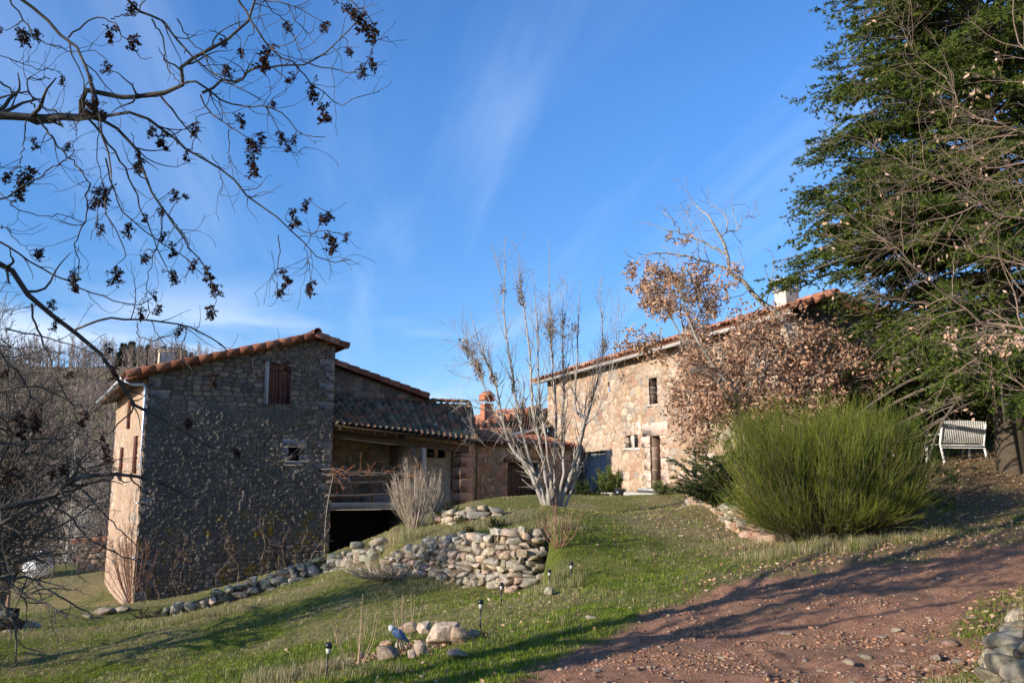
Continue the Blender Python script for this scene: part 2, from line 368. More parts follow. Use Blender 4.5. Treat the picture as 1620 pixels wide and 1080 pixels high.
MOUND = np.array([q[:2] for q in MW] + [P(885, 800, 20.0)[:2], P(800, 800, 22.5)[:2], P(700, 800, 24.0)[:2], P(615, 800, 23.5)[:2], P(590, 800, 20.5)[:2]])
RW = [P(1090, 808, 24), P(1120, 823, 20.5), P(1150, 839, 18), P(1180, 853, 16.2), P(1222, 866, 15.0)]
TERR = np.array([q[:2] for q in RW] + [[7.0, 16.8], [9.5, 20.0], [10, 27.0], [6.0, 27.0]])
def poly_sd(x, y, poly):
    d = np.full(x.shape, 1e9); ins = np.zeros(x.shape, bool); n = len(poly)
    for i in range(n):
        a = poly[i]; b = poly[(i + 1) % n]; e = b - a; t = np.clip(((x - a[0]) * e[0] + (y - a[1]) * e[1]) / (e @ e), 0, 1)
        d = np.minimum(d, np.hypot(x - a[0] - t * e[0], y - a[1] - t * e[1]))
        c = ((a[1] > y) != (b[1] > y)) & (x < (b[0] - a[0]) * (y - a[1]) / (b[1] - a[1] + 1e-12) + a[0]); ins ^= c
    return np.where(ins, -d, d)
def far_z(x, y):
    # valley on the left, wooded hill beyond it, gentle land on the right
    ratio = x / np.maximum(y, 20.0)
    left = smooth(-0.12, -0.36, ratio)
    up = smooth(70, 330, y)
    crest = 0.124 - 0.014 * smooth(-0.40, -0.30, ratio)
    hill = -7 + (crest * 340 + 7) * up + 3.0 * (fbm(x / 40, y / 40, 5) - .5) * smooth(60, 120, y)
    return left * hill + (1 - left) * (-1.0 + 2 * smooth(0, 60, x))
def ground_z(x, y, detail=True):
    x = np.asarray(x, float); y = np.asarray(y, float); sh = x.shape; xf = x.ravel(); yf = y.ravel(); out = np.zeros(len(xf))
    for s in range(0, len(xf), 20000):
        xs = xf[s:s + 20000]; ys = yf[s:s + 20000]
        d2 = (xs[:, None] - CP[None, :, 0]) ** 2 + (ys[:, None] - CP[None, :, 1]) ** 2
        out[s:s + 20000] = (np.where(d2 > 0, 0.5 * d2 * np.log(d2 + 1e-12), 0) @ TW[:-3]) + TW[-3] + TW[-2] * xs + TW[-1] * ys
    near = out; fz = far_z(xf, yf)
    w = smooth(0, 1, np.maximum.reduce([(yf - 46) / 22, (np.abs(xf) - 20) / 14, (-8 - yf) / 14]))
    z = near * (1 - w) + fz * w
    # bank at the right edge of the track
    e = 3.62 + 0.72 * np.clip(yf - 6.8, -.25, 12)
    z += 0.58 * smooth(0.0, 0.32, xf - e) * smooth(11.0, 8.4, yf) * smooth(-2, 2, yf)
    # mound held by the curved dry wall, and the terrace behind the low retaining wall by the broom
    for poly, hf in ((MOUND, lambda a, b: .42 + np.clip((a - MX0) / (MX1 - MX0), -.2, 1.3) * .36 + .05 * np.clip(b - 17, 0, 5)), (TERR, lambda a, b: 1.06 + (b - 16.2) * .036)):
        near_ = (xf > poly[:, 0].min() - 3) & (xf < poly[:, 0].max() + 3) & (yf > poly[:, 1].min() - 2) & (yf < poly[:, 1].max() + 2)
        if near_.any():
            xs = xf[near_]; ys = yf[near_]; sd_ = poly_sd(xs, ys, poly); w_ = smooth(-.02, .42, -sd_); w_ = np.maximum(w_, smooth(2.6, -.2, sd_) * smooth(MX1 + .36, MX1 + .66, xs)) if poly is MOUND else w_; T = hf(xs, ys); zz = z[near_]
            z[near_] = zz * (1 - w_) + np.maximum(zz, T) * w_
    if detail: z += (fbm(xf * .9, yf * .9, 3, 3) - .5) * 0.10 * (1 - w)
    return z.reshape(sh)
# edge of the track (world x at given y) found by casting view rays on the ground
def hit(px, py):
    r = ray(px, py); k = np.concatenate([np.linspace(3, 40, 800), np.linspace(40, 400, 600)[1:]]); pts = EYE + r[None] * (k / r[1])[:, None]
    dz = pts[:, 2] - ground_z(pts[:, 0], pts[:, 1]); i = np.argmax(dz < 0)
    if dz[i] >= 0: return pts[-1]
    if i == 0: return pts[0]
    f = dz[i - 1] / (dz[i - 1] - dz[i]); return pts[i - 1] * (1 - f) + pts[i] * f
ROAD = np.array([hit(*p)[:2] for p in [(790, 1079), (880, 1042), (985, 1000), (1060, 955), (1150, 925), (1260, 905), (1400, 885), (1500, 872), (1619, 862)]]
                + [[14, 15.5], [22, 18], [22, 13], [12, 11]] + [hit(1619, 925)[:2], hit(1580, 940)[:2], hit(1548, 1000)[:2], hit(1500, 1079)[:2]] + [[2.6, 3.0], [2.4, -6], [-1.6, -6], [-1.2, 4.5]])
def poly_sd(x, y, poly):
    d = np.full(x.shape, 1e9); ins = np.zeros(x.shape, bool); n = len(poly)
    for i in range(n):
        a = poly[i]; b = poly[(i + 1) % n]; e = b - a; t = np.clip(((x - a[0]) * e[0] + (y - a[1]) * e[1]) / (e @ e), 0, 1)
        d = np.minimum(d, np.hypot(x - a[0] - t * e[0], y - a[1] - t * e[1]))
        c = ((a[1] > y) != (b[1] > y)) & (x < (b[0] - a[0]) * (y - a[1]) / (b[1] - a[1] + 1e-12) + a[0]); ins ^= c
    return np.where(ins, -d, d)
def road_mask(x, y):
    d = poly_sd(x, y, ROAD) + (fbm(x * 1.3, y * 1.3, 11, 4) - .5) * 0.8
    return smooth(0.18, -0.18, d)
def axis(vals):
    out = [vals[0][0]]
    for a, b, st in vals:
        n = max(1, int(round((b - a) / st))); out += list(np.linspace(a, b, n + 1)[1:])
    return np.array(out)
gx = axis([(-900, -300, 60), (-300, -60, 8), (-60, -22, 1.5), (-22, -8, .25), (-8, 9, .07), (9, 22, .3), (22, 60, 2), (60, 300, 20), (300, 900, 60)])
gy = axis([(-60, -6, 4), (-6, 4.5, .5), (4.5, 17, .07), (17, 30, .14), (30, 48, .3), (48, 120, 3), (120, 420, 7), (420, 1500, 60)])
GX, GY = np.meshgrid(gx, gy); GZ = ground_z(GX, GY)
RM = road_mask(GX, GY)
nearw = smooth(26, 18, GY) * smooth(13, 9, np.abs(GX)) * smooth(2, 5, GY)
lawn_b = (fbm(GX * 5, GY * 5, 21, 3) - .5) * 0.05 + (fbm(GX * 1.7, GY * 1.7, 22, 2) - .5) * .06
rut = poly_sd(GX, GY, ROAD); road_b = (fbm(GX * 4, GY * 4, 31, 4) - .5) * 0.11 + (vnoise(GX * 13, GY * 13, 33) - .5) * .022 - 0.03
GZ = GZ + nearw * (lawn_b * (1 - RM) + road_b * RM)
def zt(x, y):
    x = np.asarray(x, float); y = np.asarray(y, float)
    i = np.clip(np.searchsorted(gx, x) - 1, 0, len(gx) - 2); j = np.clip(np.searchsorted(gy, y) - 1, 0, len(gy) - 2)
    fx = (x - gx[i]) / (gx[i + 1] - gx[i]); fy = (y - gy[j]) / (gy[j + 1] - gy[j])
    return (GZ[j, i] * (1 - fx) + GZ[j, i + 1] * fx) * (1 - fy) + (GZ[j + 1, i] * (1 - fx) + GZ[j + 1, i + 1] * fx) * fy
# masks in the ground tint: r = track, g = dead-leaf litter, b = dry straw
def litter_mask(x, y):
    m = .55 * smooth(3.4, 1.2, np.hypot(x - 5.3, (y - 15.0) * .9)) + smooth(7.5, 3.0, np.hypot(x - 10.5, y - 19)) + .25 * smooth(4.5, 1.5, np.hypot((x - 4.0), (y - 20)))
    m = m + .9 * smooth(.9, .1, np.abs(poly_sd(x, y, ROAD) - .4)) * smooth(1.5, 4, x)
    m = m + smooth(2.6, .8, np.hypot(x + 11.8, y - 26)) + smooth(-24, -30, x) + smooth(42, 50, y) + 1.2 * smooth(1.3, .5, np.hypot((x + 1.45) * .9, (y - 10.7) * 1.6))
    return np.clip(m, 0, 1) * smooth(.3, .6, fbm(x * 2.5, y * 2.5, 61, 4) + .12)
LM = litter_mask(GX, GY)
ST = smooth(.40, .66, fbm(GX * .7, GY * .7, 71, 4)) * .8 + .35 * smooth(14, 20, GY)
V = np.stack([GX, GY, GZ], -1).reshape(-1, 3); nx = len(gx); ny = len(gy)
I = (np.arange(ny - 1)[:, None] * nx + np.arange(nx - 1)[None]).reshape(-1, 1)
QF = np.hstack([I, I + 1, I + nx + 1, I + nx])
m, n, l, b = newmat("ground_surface")
b.inputs['Roughness'].default_value = .95; b.inputs['Specular IOR Level'].default_value = .15
va = n.new('ShaderNodeVertexColor'); va.layer_name = "tint"; sp = n.new('ShaderNodeSeparateColor'); l.new(va.outputs[0], sp.inputs[0])
t = n.new('ShaderNodeTexCoord')
def noise_(sc, det=6, rg=.6):
    q = n.new('ShaderNodeTexNoise'); q.inputs['Scale'].default_value = sc; q.inputs['Detail'].default_value = det; q.inputs['Roughness'].default_value = rg; l.new(t.outputs['Object'], q.inputs[0]); return q.outputs[0]
def ramp_(src, stops):
    r = n.new('ShaderNodeValToRGB'); e = r.color_ramp.elements
    while len(e) < len(stops): e.new(0.5)
    for k, (p, c) in enumerate(stops): e[k].position = p; e[k].color = (*c, 1)
    l.new(src, r.inputs[0]); return r.outputs[0]
def mixc(f, a, b_):
    q = n.new('ShaderNodeMixRGB'); l.new(f, q.inputs[0]); l.new(a, q.inputs[1]); l.new(b_, q.inputs[2]); return q.outputs[0]
green = ramp_(noise_(6), [(0.25, (.055, .068, .012)), (.5, (.12, .14, .02)), (.75, (.20, .20, .045))])
straw = ramp_(noise_(11), [(0.25, (.12, .10, .04)), (.5, (.23, .19, .085)), (.78, (.36, .30, .16))])
red = ramp_(noise_(9, 8, .75), [(0.3, (.18, .092, .053)), (.45, (.32, .165, .10)), (.6, (.44, .235, .15)), (.8, (.54, .36, .25))])
dead = ramp_(noise_(16, 8, .75), [(0.3, (.07, .048, .028)), (.5, (.20, .135, .08)), (.75, (.38, .27, .17))])
dm = n.new('ShaderNodeMapRange'); dm.inputs[1].default_value = .50; dm.inputs[2].default_value = .64; dm.inputs[4].default_value = .6; l.new(noise_(1.3, 7, .7), dm.inputs[0])
red = mixc(dm.outputs[0], red, dead)
c = mixc(sp.outputs[2], green, straw); c = mixc(sp.outputs[1], c, dead); c = mixc(sp.outputs[0], c, red)
l.new(c, b.inputs['Base Color'])
bp = n.new('ShaderNodeBump'); bp.inputs['Distance'].default_value = .05; l.new(noise_(28, 8, .75), bp.inputs['Height']); l.new(bp.outputs[0], b.inputs['Normal'])
go = mesh_obj("ground", V, QF, m, colors=np.stack([RM, LM * (1 - RM), np.clip(ST, 0, 1)], -1).reshape(-1, 3), smooth_=True)
tag(go, "sloping lawn and red dirt track falling to a wooded valley", "ground", kind='structure')

# ------------------------------------------------------------------ masonry and roof builders
Z3 = np.array([0, 0, 1.0])
def stone_field(u, v, cw, ch, seed):
    U = u / cw; Vv = v / ch; ci = np.floor(U).astype(int); cj = np.floor(Vv).astype(int)
    F1 = np.full(u.shape, 9.0); F2 = np.full(u.shape, 9.0); ID = np.zeros(u.shape)
    for dj in (-1, 0, 1):
        for di in (-2, -1, 0, 1, 2):
            j = cj + dj; i = ci + di
            off = hsh(j, j * 0 + 7, seed)
            x = i + .5 + off * .9 - .45 + (hsh(i, j, seed + 1) - .5) * .62; y = j + .5 + (hsh(i, j, seed + 2) - .5) * .40
            s = .78 + .5 * hsh(i, j, seed + 3)
            d = (np.abs(U - x) ** 2.6 + np.abs((Vv - y) * 1.12) ** 2.6) ** (1 / 2.6) * s
            idn = hsh(i, j, seed + 4)
            m_ = d < F1
            F2 = np.where(m_, F1, np.minimum(F2, d)); ID = np.where(m_, idn, ID); F1 = np.where(m_, d, F1)
    return F1, F2 - F1, ID
def stone_face(root, name, O, d, nrm, u0, u1, zb, ztop, res, holes=(), cw=.38, ch=.24, seed=1, pal=None, mortar=(.3, .25, .2), amp=.05, rough=.015, rs=9.0, plaster=None, pcol=(.3, .27, .24), pamp=.03, m=None, mo=.16, lichen=False):
    nu = max(2, int((u1 - u0) / res)); u = np.linspace(u0, u1, nu)
    hmax = max(ztop(x) - zb(x) for x in np.linspace(u0, u1, 9)); nv = max(2, int(hmax / res)); t = np.linspace(0, 1, nv)
    Ub, Tb = np.meshgrid(u, t); B = np.array([zb(x) for x in u]); Tp = np.array([ztop(x) for x in u]); Zb = B[None] + (Tp - B)[None] * Tb
    wu = Ub + (fbm(Ub * 2.1, Zb * 2.1, seed + 50, 3) - .5) * cw * .6; wv = Zb + (fbm(Ub * 1.9, Zb * 1.9, seed + 60, 3) - .5) * ch * .7
    F1, E, ID = stone_field(wu, wv, cw, ch, seed)
    F1b, Eb, IDb = stone_field(wu + 3.3, wv + 1.7, cw * .45, ch * .6, seed + 20)
    small = vnoise(Ub * .9, Zb * .9, seed + 77) > .62
    E = np.where(small, Eb, E); ID = np.where(small, IDb, ID); F1 = np.where(small, F1b, F1)
    st = smooth(.03, mo, E); H = amp * (st * (.55 + .45 * (1 - np.clip(F1, 0, 1) ** 2)) + (ID - .5) * .5 * st)
    nz1 = fbm(Ub * rs, Zb * rs, seed + 9, 4); H = H + rough * 2 * (nz1 - .5)
    pal = np.array(pal); k = (ID * 997 % 1 * len(pal)).astype(int) % len(pal); Cc = pal[k] * (0.78 + .44 * (ID * 131 % 1))[..., None]
    Cc = Cc * st[..., None] + np.array(mortar) * (1 - st[..., None])
    Cc = Cc * (.82 + .36 * fbm(Ub * 4, Zb * 4, seed + 15, 4))[..., None] * (.85 + .3 * fbm(Ub * .45, Zb * .45, seed + 16, 3))[..., None]
    if plaster is not None:
        pm = plaster(Ub, Zb)[..., None]
        pc = np.array(pcol) * (.72 + .56 * fbm(Ub * 3.1, Zb * 3.1, seed + 31, 4))[..., None]
        ph = pamp * (fbm(Ub * 13, Zb * 15, seed + 41, 4, .72) * 1.7 + .9 * np.abs(vnoise(Ub * 26 + Zb * 4, Zb * 26, seed + 43) - .5) + .5 * np.abs(vnoise(Ub * 9, Zb * 7, seed + 44) - .5) - .5)
        H = H * (1 - pm[..., 0]) + (ph + amp * .5) * pm[..., 0]; Cc = Cc * (1 - pm) + pc * pm
    if lichen:
        lm = smooth(.60, .66, fbm(Ub * 3.2, Zb * 3.2, seed + 91, 4)) * smooth(1.6, .2, np.hypot((Ub - 4.2) / 1.6, (Zb - .1) / .7)) + smooth(.66, .7, fbm(Ub * 4, Zb * 4, seed + 92, 3)) * smooth(1.0, .0, Zb) * .7
        Cc = Cc * (1 - lm[..., None]) + np.array([.22, .15, .02]) * lm[..., None]
    P3 = np.array([O[0], O[1], 0])[None, None] + Ub[..., None] * np.array([d[0], d[1], 0]) + Zb[..., None] * Z3 + H[..., None] * np.array([nrm[0], nrm[1], 0])
    I = (np.arange(nv - 1)[:, None] * nu + np.arange(nu - 1)[None]); Uc = (Ub[1:, 1:] + Ub[:-1, :-1]) / 2; Zc = (Zb[1:, 1:] + Zb[:-1, :-1]) / 2
    keep = np.ones(I.shape, bool)
    for (a, b_, c_, e_) in holes: keep &= ~((Uc > a) & (Uc < b_) & (Zc > c_) & (Zc < e_))
    I = I[keep].reshape(-1, 1); flip = np.cross(np.array([d[0], d[1], 0]), Z3) @ np.array([nrm[0], nrm[1], 0]) < 0
    Q = np.hstack([I, I + 1, I + nu + 1, I + nu]); Q = Q[:, ::-1] if flip else Q
    o = mesh_obj(name, P3.reshape(-1, 3) - W(root), Q, m or M_stone, colors=Cc.reshape(-1, 3), smooth_=True); o.parent = root
    return o
class Fr:      # a vertical frame: along d, outward n, up z
    def __init__(s, O, d, n): s.O = np.array([O[0], O[1], 0.0]); s.d = np.array([d[0], d[1], 0.0]); s.n = np.array([n[0], n[1], 0.0]); s.ax = np.array([s.d, s.n, Z3])
    def p(s, u, w, z): return s.O + s.d * u + s.n * w + Z3 * z
    def px(s, px, py): return on_plane(px, py, s.O, s.d)
    def rect(s, x0, y0, x1, y1):
        a = s.px(x0, (y0 + y1) / 2)[0]; b_ = s.px(x1, (y0 + y1) / 2)[0]; xm = (x0 + x1) / 2
        return a, b_, s.px(xm, y1)[1], s.px(xm, y0)[1]
def fbox(mb, fr, u0, u1, w0, w1, z0, z1, col=(1, 1, 1), bev=.012):
    mb.box(fr.p((u0 + u1) / 2, (w0 + w1) / 2, (z0 + z1) / 2), (abs(u1 - u0), abs(w1 - w0), abs(z1 - z0)), fr.ax, col, bev)
def reveal(root, name, fr, h, depth, col, m=None):
    a, b_, c_, e_ = h; mb = MB(); g = .03
    for (x0, x1, z0, z1) in ((a - g, a, c_ - g, e_ + g), (b_, b_ + g, c_ - g, e_ + g), (a, b_, c_ - g, c_), (a, b_, e_, e_ + g)):
        fbox(mb, fr, x0, x1, -depth, -.02, z0, z1, col, 0)
    return mb.build(name, m or M_stone, root)
def surround(root, fr, h, seed, col, lint=.3, jamb=.2, sill=.14, proud=.045, name="window_surround", js=3):
    a, b_, c_, e_ = h; g = rng(seed); mb = MB()
    cc = lambda: np.array(col) * g.uniform(.85, 1.12)
    fbox(mb, fr, a - jamb * 1.1, b_ + jamb * 1.1, -.3, proud, e_, e_ + lint, cc(), .02)
    if sill: fbox(mb, fr, a - jamb * .6, b_ + jamb * .6, -.12, proud + .03, c_ - sill, c_, cc(), .02)
    for side in (0, 1):
        zz = np.linspace(c_ if sill else c_, e_, js + 1)
        for k in range(js):
            jw = jamb * g.uniform(.8, 1.35)
            x0, x1 = (a - jw, a) if side == 0 else (b_, b_ + jw)
            fbox(mb, fr, x0, x1, -.3, proud * g.uniform(.6, 1.1), zz[k] + .006, zz[k + 1] - .006, cc(), .02)
    return mb.build(name, M_stone, root)
def roof_patch(root, name, A, B, C, D, tw=.24, course=.34, seed=1, pal=None, h=.075, thick=.06, m=None, moss=0.0):
    """A top-left, B top-right, C bottom-right, D bottom-left; rows of half-round clay tiles"""
    A, B, C, D = map(lambda q: np.array(q, float), (A, B, C, D)); g = rng(seed)
    wid = (np.linalg.norm(B - A) + np.linalg.norm(C - D)) / 2; ln = (np.linalg.norm(D - A) + np.linalg.norm(C - B)) / 2
    nc = max(1, int(round(wid / tw))); nr = max(1, int(round(ln / course)))
    up = unit(np.cross(D - A, B - A)); up = up if up[2] > 0 else -up
    K = 7; us = []; prof = []; colid = []
    for i in range(nc):
        for k in range(K):
            f = k / (K - 1); us.append((i + f * .999) / nc)
            prof.append(np.sin(pi * np.clip((f - .16) / .68, 0, 1)) ** .7 if .16 <= f <= .84 else 0); colid.append(i)
    us.append(1.0); prof.append(0); colid.append(nc - 1)
    us = np.array(us); prof = np.array(prof); colid = np.array(colid)
    vs_ = []; fr_ = []; rid = []
    for j in range(nr):
        for f in (0.0, .5, 1.0): vs_.append((j + f) / nr); fr_.append(f); rid.append(j)
    vs_ = np.array(vs_); fr_ = np.array(fr_); rid = np.array(rid)
    ph = g.uniform(-.25, .25, nc)
    Vv = np.clip(vs_[:, None] + (ph[colid] / nr)[None] * ((vs_ > 0) & (vs_ < .999))[:, None] + (ph[colid] / nr * .5)[None] * (vs_ > .999)[:, None], 0, 1.03); Uu = np.broadcast_to(us[None], Vv.shape)
    base = (A * (1 - Uu)[..., None] + B * Uu[..., None]) * (1 - Vv)[..., None] + (D * (1 - Uu)[..., None] + C * Uu[..., None]) * Vv[..., None]
    tj = hsh(np.broadcast_to(colid[None], Vv.shape), np.broadcast_to(rid[:, None], Vv.shape), seed)
    slip = (hsh(np.broadcast_to(colid[None], Vv.shape), np.broadcast_to(rid[:, None], Vv.shape), seed + 5) - .5) * .12 / nr; Vv = np.clip(Vv + slip * ((vs_[:, None] > 0) & (vs_[:, None] < .999)), 0, 1.03)
    Hh = h * prof[None] * (1 - .12 * (1 - fr_[:, None])) + .035 * fr_[:, None] + (tj - .5) * .016
    Hh = Hh + (fbm(Uu * wid * .7, Vv * ln * .7, seed + 3, 2) - .5) * .08
    Pp = base + up * Hh[..., None]
    pal = np.array(pal); kc = (tj * 919 % 1 * len(pal)).astype(int); Cc = pal[kc] * (.75 + .5 * (tj * 71 % 1))[..., None]
    nu = len(us); nv = len(vs_); I = (np.arange(nv - 1)[:, None] * nu + np.arange(nu - 1)[None]).reshape(-1, 1)
    Q = np.hstack([I, I + nu, I + nu + 1, I + 1])
    mb = MB(); mb.add(Pp.reshape(-1, 3), Q, Cc.reshape(-1, 3))
    low = [q - up * thick for q in (A, B, C, D)]; top = [q - up * .004 for q in (A, B, C, D)]
    mb.add(np.array(low + top), np.array([[0, 1, 2, 3], [0, 4, 5, 1], [1, 5, 6, 2], [2, 6, 7, 3], [3, 7, 4, 0], [4, 7, 6, 5]]), np.array(pal[0]) * .3)
    return mb.build(name, m or M_tile, root)
def edge_tiles(root, name, a, b_, L=.42, r=.1, seed=1, pal=None, drop=.09, side=None):
    """a row of overlapping verge / ridge tiles from a to b"""
    a = np.array(a, float); b_ = np.array(b_, float); n = int(round(np.linalg.norm(b_ - a) / L)); g = rng(seed); mb = MB(); dd = (b_ - a) / n; t_ = unit(dd)
    sd_ = unit(np.cross(t_, Z3)); up = np.cross(sd_, t_)
    for k in range(n):
        s0 = a + dd * k - t_ * .04; s1 = a + dd * (k + 1) + t_ * .03; c = np.array(pal[g.integers(len(pal))]) * g.uniform(.8, 1.15)
        rr0 = r * 1.02; rr1 = r * .84; tilt = .012
        ring = []
        for (q, rr, o_) in ((s0, rr0, tilt), (s1, rr1, -tilt)):
            for th in np.linspace(0, pi, 8): ring.append(q + sd_ * cos(th) * rr + up * (sin(th) * rr + o_))
            # straight skirts hanging down both sides
            ring.insert(len(ring) - 8, q + sd_ * rr - up * drop); ring.append(q - sd_ * rr - up * drop)
        R_ = np.array(ring); m_ = 10
        inner = R_ * 1.0; cen0 = s0 - up * drop * .3; cen1 = s1 - up * drop * .3
        inner[:m_] = cen0 + (R_[:m_] - cen0) * .84; inner[m_:] = cen1 + (R_[m_:] - cen1) * .84
        Vv = np.vstack([R_, inner]); Q = []
        for i in range(m_ - 1):
            Q += [[i, i + 1, m_ + i + 1, m_ + i], [2 * m_ + i, 3 * m_ + i, 3 * m_ + i + 1, 2 * m_ + i + 1], [i, 2 * m_ + i, 2 * m_ + i + 1, i + 1], [m_ + i, m_ + i + 1, 3 * m_ + i + 1, 3 * m_ + i]]
        for i in (0, m_ - 1): Q += [[i, m_ + i, 3 * m_ + i, 2 * m_ + i]]
        mb.add(Vv, np.array(Q), c)
    return mb.build(name, M_tile, root)
def planks(mb, fr, u0, u1, w0, w1, z0, z1, n, seed=0, gap=.008):
    g = rng(seed); x = np.linspace(u0, u1, n + 1)
    for k in range(n): fbox(mb, fr, x[k] + gap / 2, x[k + 1] - gap / 2, w0, w1 + g.uniform(-.004, .004), z0, z1, np.ones(3) * g.uniform(.8, 1.1), .004)
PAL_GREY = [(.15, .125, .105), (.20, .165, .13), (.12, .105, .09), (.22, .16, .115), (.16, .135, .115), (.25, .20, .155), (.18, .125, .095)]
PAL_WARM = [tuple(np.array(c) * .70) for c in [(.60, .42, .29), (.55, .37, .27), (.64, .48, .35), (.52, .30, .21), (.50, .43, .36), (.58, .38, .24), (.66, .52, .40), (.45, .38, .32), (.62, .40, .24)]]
PAL_BARN = [(.42, .30, .20), (.39, .27, .185), (.45, .34, .24), (.38, .235, .165), (.37, .31, .25), (.41, .28, .18), (.47, .37, .28)]
PAL_RED = [(.20, .08, .05), (.24, .105, .068), (.17, .07, .045), (.27, .13, .085)]
PAL_OLD = [tuple(np.array(c) * [.66, .58, .50]) for c in [(.22, .17, .13), (.30, .24, .19), (.17, .16, .13), (.34, .20, .14), (.38, .32, .25), (.25, .24, .18), (.42, .22, .14), (.15, .13, .11)]]

# ------------------------------------------------------------------ the farmhouse on the left
A29 = RAD(29); dH = np.array([cos(A29), sin(A29)]); nH = np.array([sin(A29), -cos(A29)])
c0 = P(223, 780, 27.0)
FH = Fr(c0, dH, nH); FB = Fr(FH.p(0, -3.0, 0), dH, nH); FP = Fr(FH.p(0, 0, 0), dH, nH)
house = thing("farmhouse", (c0[0], c0[1], float(zt(c0[0], c0[1]))), "rough grey stone farmhouse with red tiled gable and covered porch left of the bare ash", "house")
tR, zR = FH.px(497, 533); tE, zE = FH.px(200, 594); tW = FH.px(525, 700)[0]; sl = (zR - zE) / (tR - tE)
def roofz(t): return zR - sl * abs(t - tR)
def gb(fr): return lambda u: float(zt(*fr.p(u, 0.15, 0)[:2])) - .35
h_shut = FH.rect(419, 575, 461, 639); h_win = FH.rect(455, 707, 474, 729)
def plH(u, z):
    n_ = fbm(u * .8, z * .8, 5, 4)
    reg = smooth(4.3, 3.7, z + .5 * (n_ - .5)) * smooth(-1.9, -1.0, z - .3 * (u - 0)) 
    stones = smooth(.68, .56, n_ + .26 * smooth(3.2, 5.0, u) * smooth(.4, 1.0, z) - .1 * smooth(1.2, .2, z))
    return reg * stones
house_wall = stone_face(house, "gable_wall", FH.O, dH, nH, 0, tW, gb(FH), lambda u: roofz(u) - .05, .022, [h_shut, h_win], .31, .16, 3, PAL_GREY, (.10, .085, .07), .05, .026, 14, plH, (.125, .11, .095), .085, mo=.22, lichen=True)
# sunlit side wall running back to the left
eH = -nH; FS = Fr(FH.O, eH, -dH)
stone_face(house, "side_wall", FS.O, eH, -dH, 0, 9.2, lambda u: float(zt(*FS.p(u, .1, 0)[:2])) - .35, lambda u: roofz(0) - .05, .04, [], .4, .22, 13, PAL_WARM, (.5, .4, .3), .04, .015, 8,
           lambda u, z: smooth(.36, .5, fbm(u * .9, z * .9, 15, 4)), (.38, .265, .185), .035)
mb = MB()
fbox(mb, Fr(FH.O, dH, nH), tW - .35, tW - .01, -3.2, -.06, -2.2, roofz(tW) - .05, (.2, .17, .15), 0)
fbox(mb, FH, .1, 11.9, -9.3, -9.0, -3, 4.4, (.2, .17, .15), 0)
for u_a, u_b in ((.1, tR), (tR, 10.3)):
    q_ = [FH.p(u_, w_, z_) for w_ in (-9.3, -9.05) for u_, z_ in ((u_a, 3.0), (u_b, 3.0), (u_b, roofz(u_b) - .06), (u_a, roofz(u_a) - .06))]
    mb.add(np.array(q_), np.array([[0, 1, 2, 3], [7, 6, 5, 4], [0, 4, 5, 1], [2, 6, 7, 3], [0, 3, 7, 4], [1, 5, 6, 2]]), (.2, .17, .15))
mb.build("rear_wall", M_stone, house)
# recessed gable of the main roof, right of the projecting bay
stone_face(house, "recessed_wall", FB.O, dH, nH, tW - .1, 12.2, lambda u: .6, lambda u: min(roofz(u) - .05, 4.9 + 9 * max(0, 10.4 - u)), .045, [], .36, .2, 23, PAL_GREY, (.18, .15, .13), .05, .015, 8)
# quoins on the left corner
mb = MB(); g = rng(5); z = -1.9; k = 0
while z < roofz(0) - .4:
    hh = g.uniform(.28, .42); wv_ = .62 if k % 2 else .36
    fbox(mb, FH, -.03, wv_, -.34 if k % 2 else -.6, .05, z, z + hh - .02, np.array([.27, .23, .2]) * g.uniform(.8, 1.15), .035); z += hh; k += 1
mb.build("quoins", M_stone, house)
mb = MB(); z = -.9; k = 0
while z < roofz(tW) - .4:
    hh = g.uniform(.26, .42); wv_ = .55 if k % 2 else .32
    fbox(mb, FH, tW - wv_, tW + .02, -.3, .045, z, z + hh - .02, np.array([.25, .22, .19]) * g.uniform(.8, 1.15), .035); z += hh; k += 1
mb.build("quoins", M_stone, house)
# loft shutters with a pale timber jamb
sh = bpy.data.objects.new("shutter_window", None); COL.objects.link(sh); sh.parent = house
a, b_, c_, e_ = h_shut
reveal(house, "window_reveal", FH, h_shut, .3, (.22, .19, .17))
mid = (a + b_) / 2
for x0, x1, sd_ in ((a + .13, mid - .006, 1), (mid + .006, b_ - .02, 2)):
    mb = MB(); planks(mb, FH, x0, x1, -.09, -.05, c_ + .02, e_ - .02, 3, sd_); s_ = mb.build("shutter", M_shutter, sh)
mb = MB(); fbox(mb, FH, a - .03, a + .11, -.12, .075, c_ - .03, e_ + .05, bev=.01); mb.build("jamb_post", M_white if False else M_wood_pale, sh)
mb = MB(); fbox(mb, FH, a - .1, b_ + .1, -.1, .06, e_, e_ + .12, bev=.01); mb.build("lintel", M_wood_old, sh)
mb = MB(); fbox(mb, FH, a - .08, b_ + .08, -.1, .09, c_ - .07, c_, bev=.01); mb.build("sill", M_wood_old, sh)
for zz in (c_ + .22, e_ - .25):
    mb = MB(); fbox(mb, FH, a + .1, a + .45, -.05, -.035, zz, zz + .035, bev=0); mb.build("hinge", M_black, sh)
    mb = MB(); fbox(mb, FH, b_ - .4, b_ - .03, -.05, -.035, zz, zz + .035, bev=0); mb.build("hinge", M_black, sh)
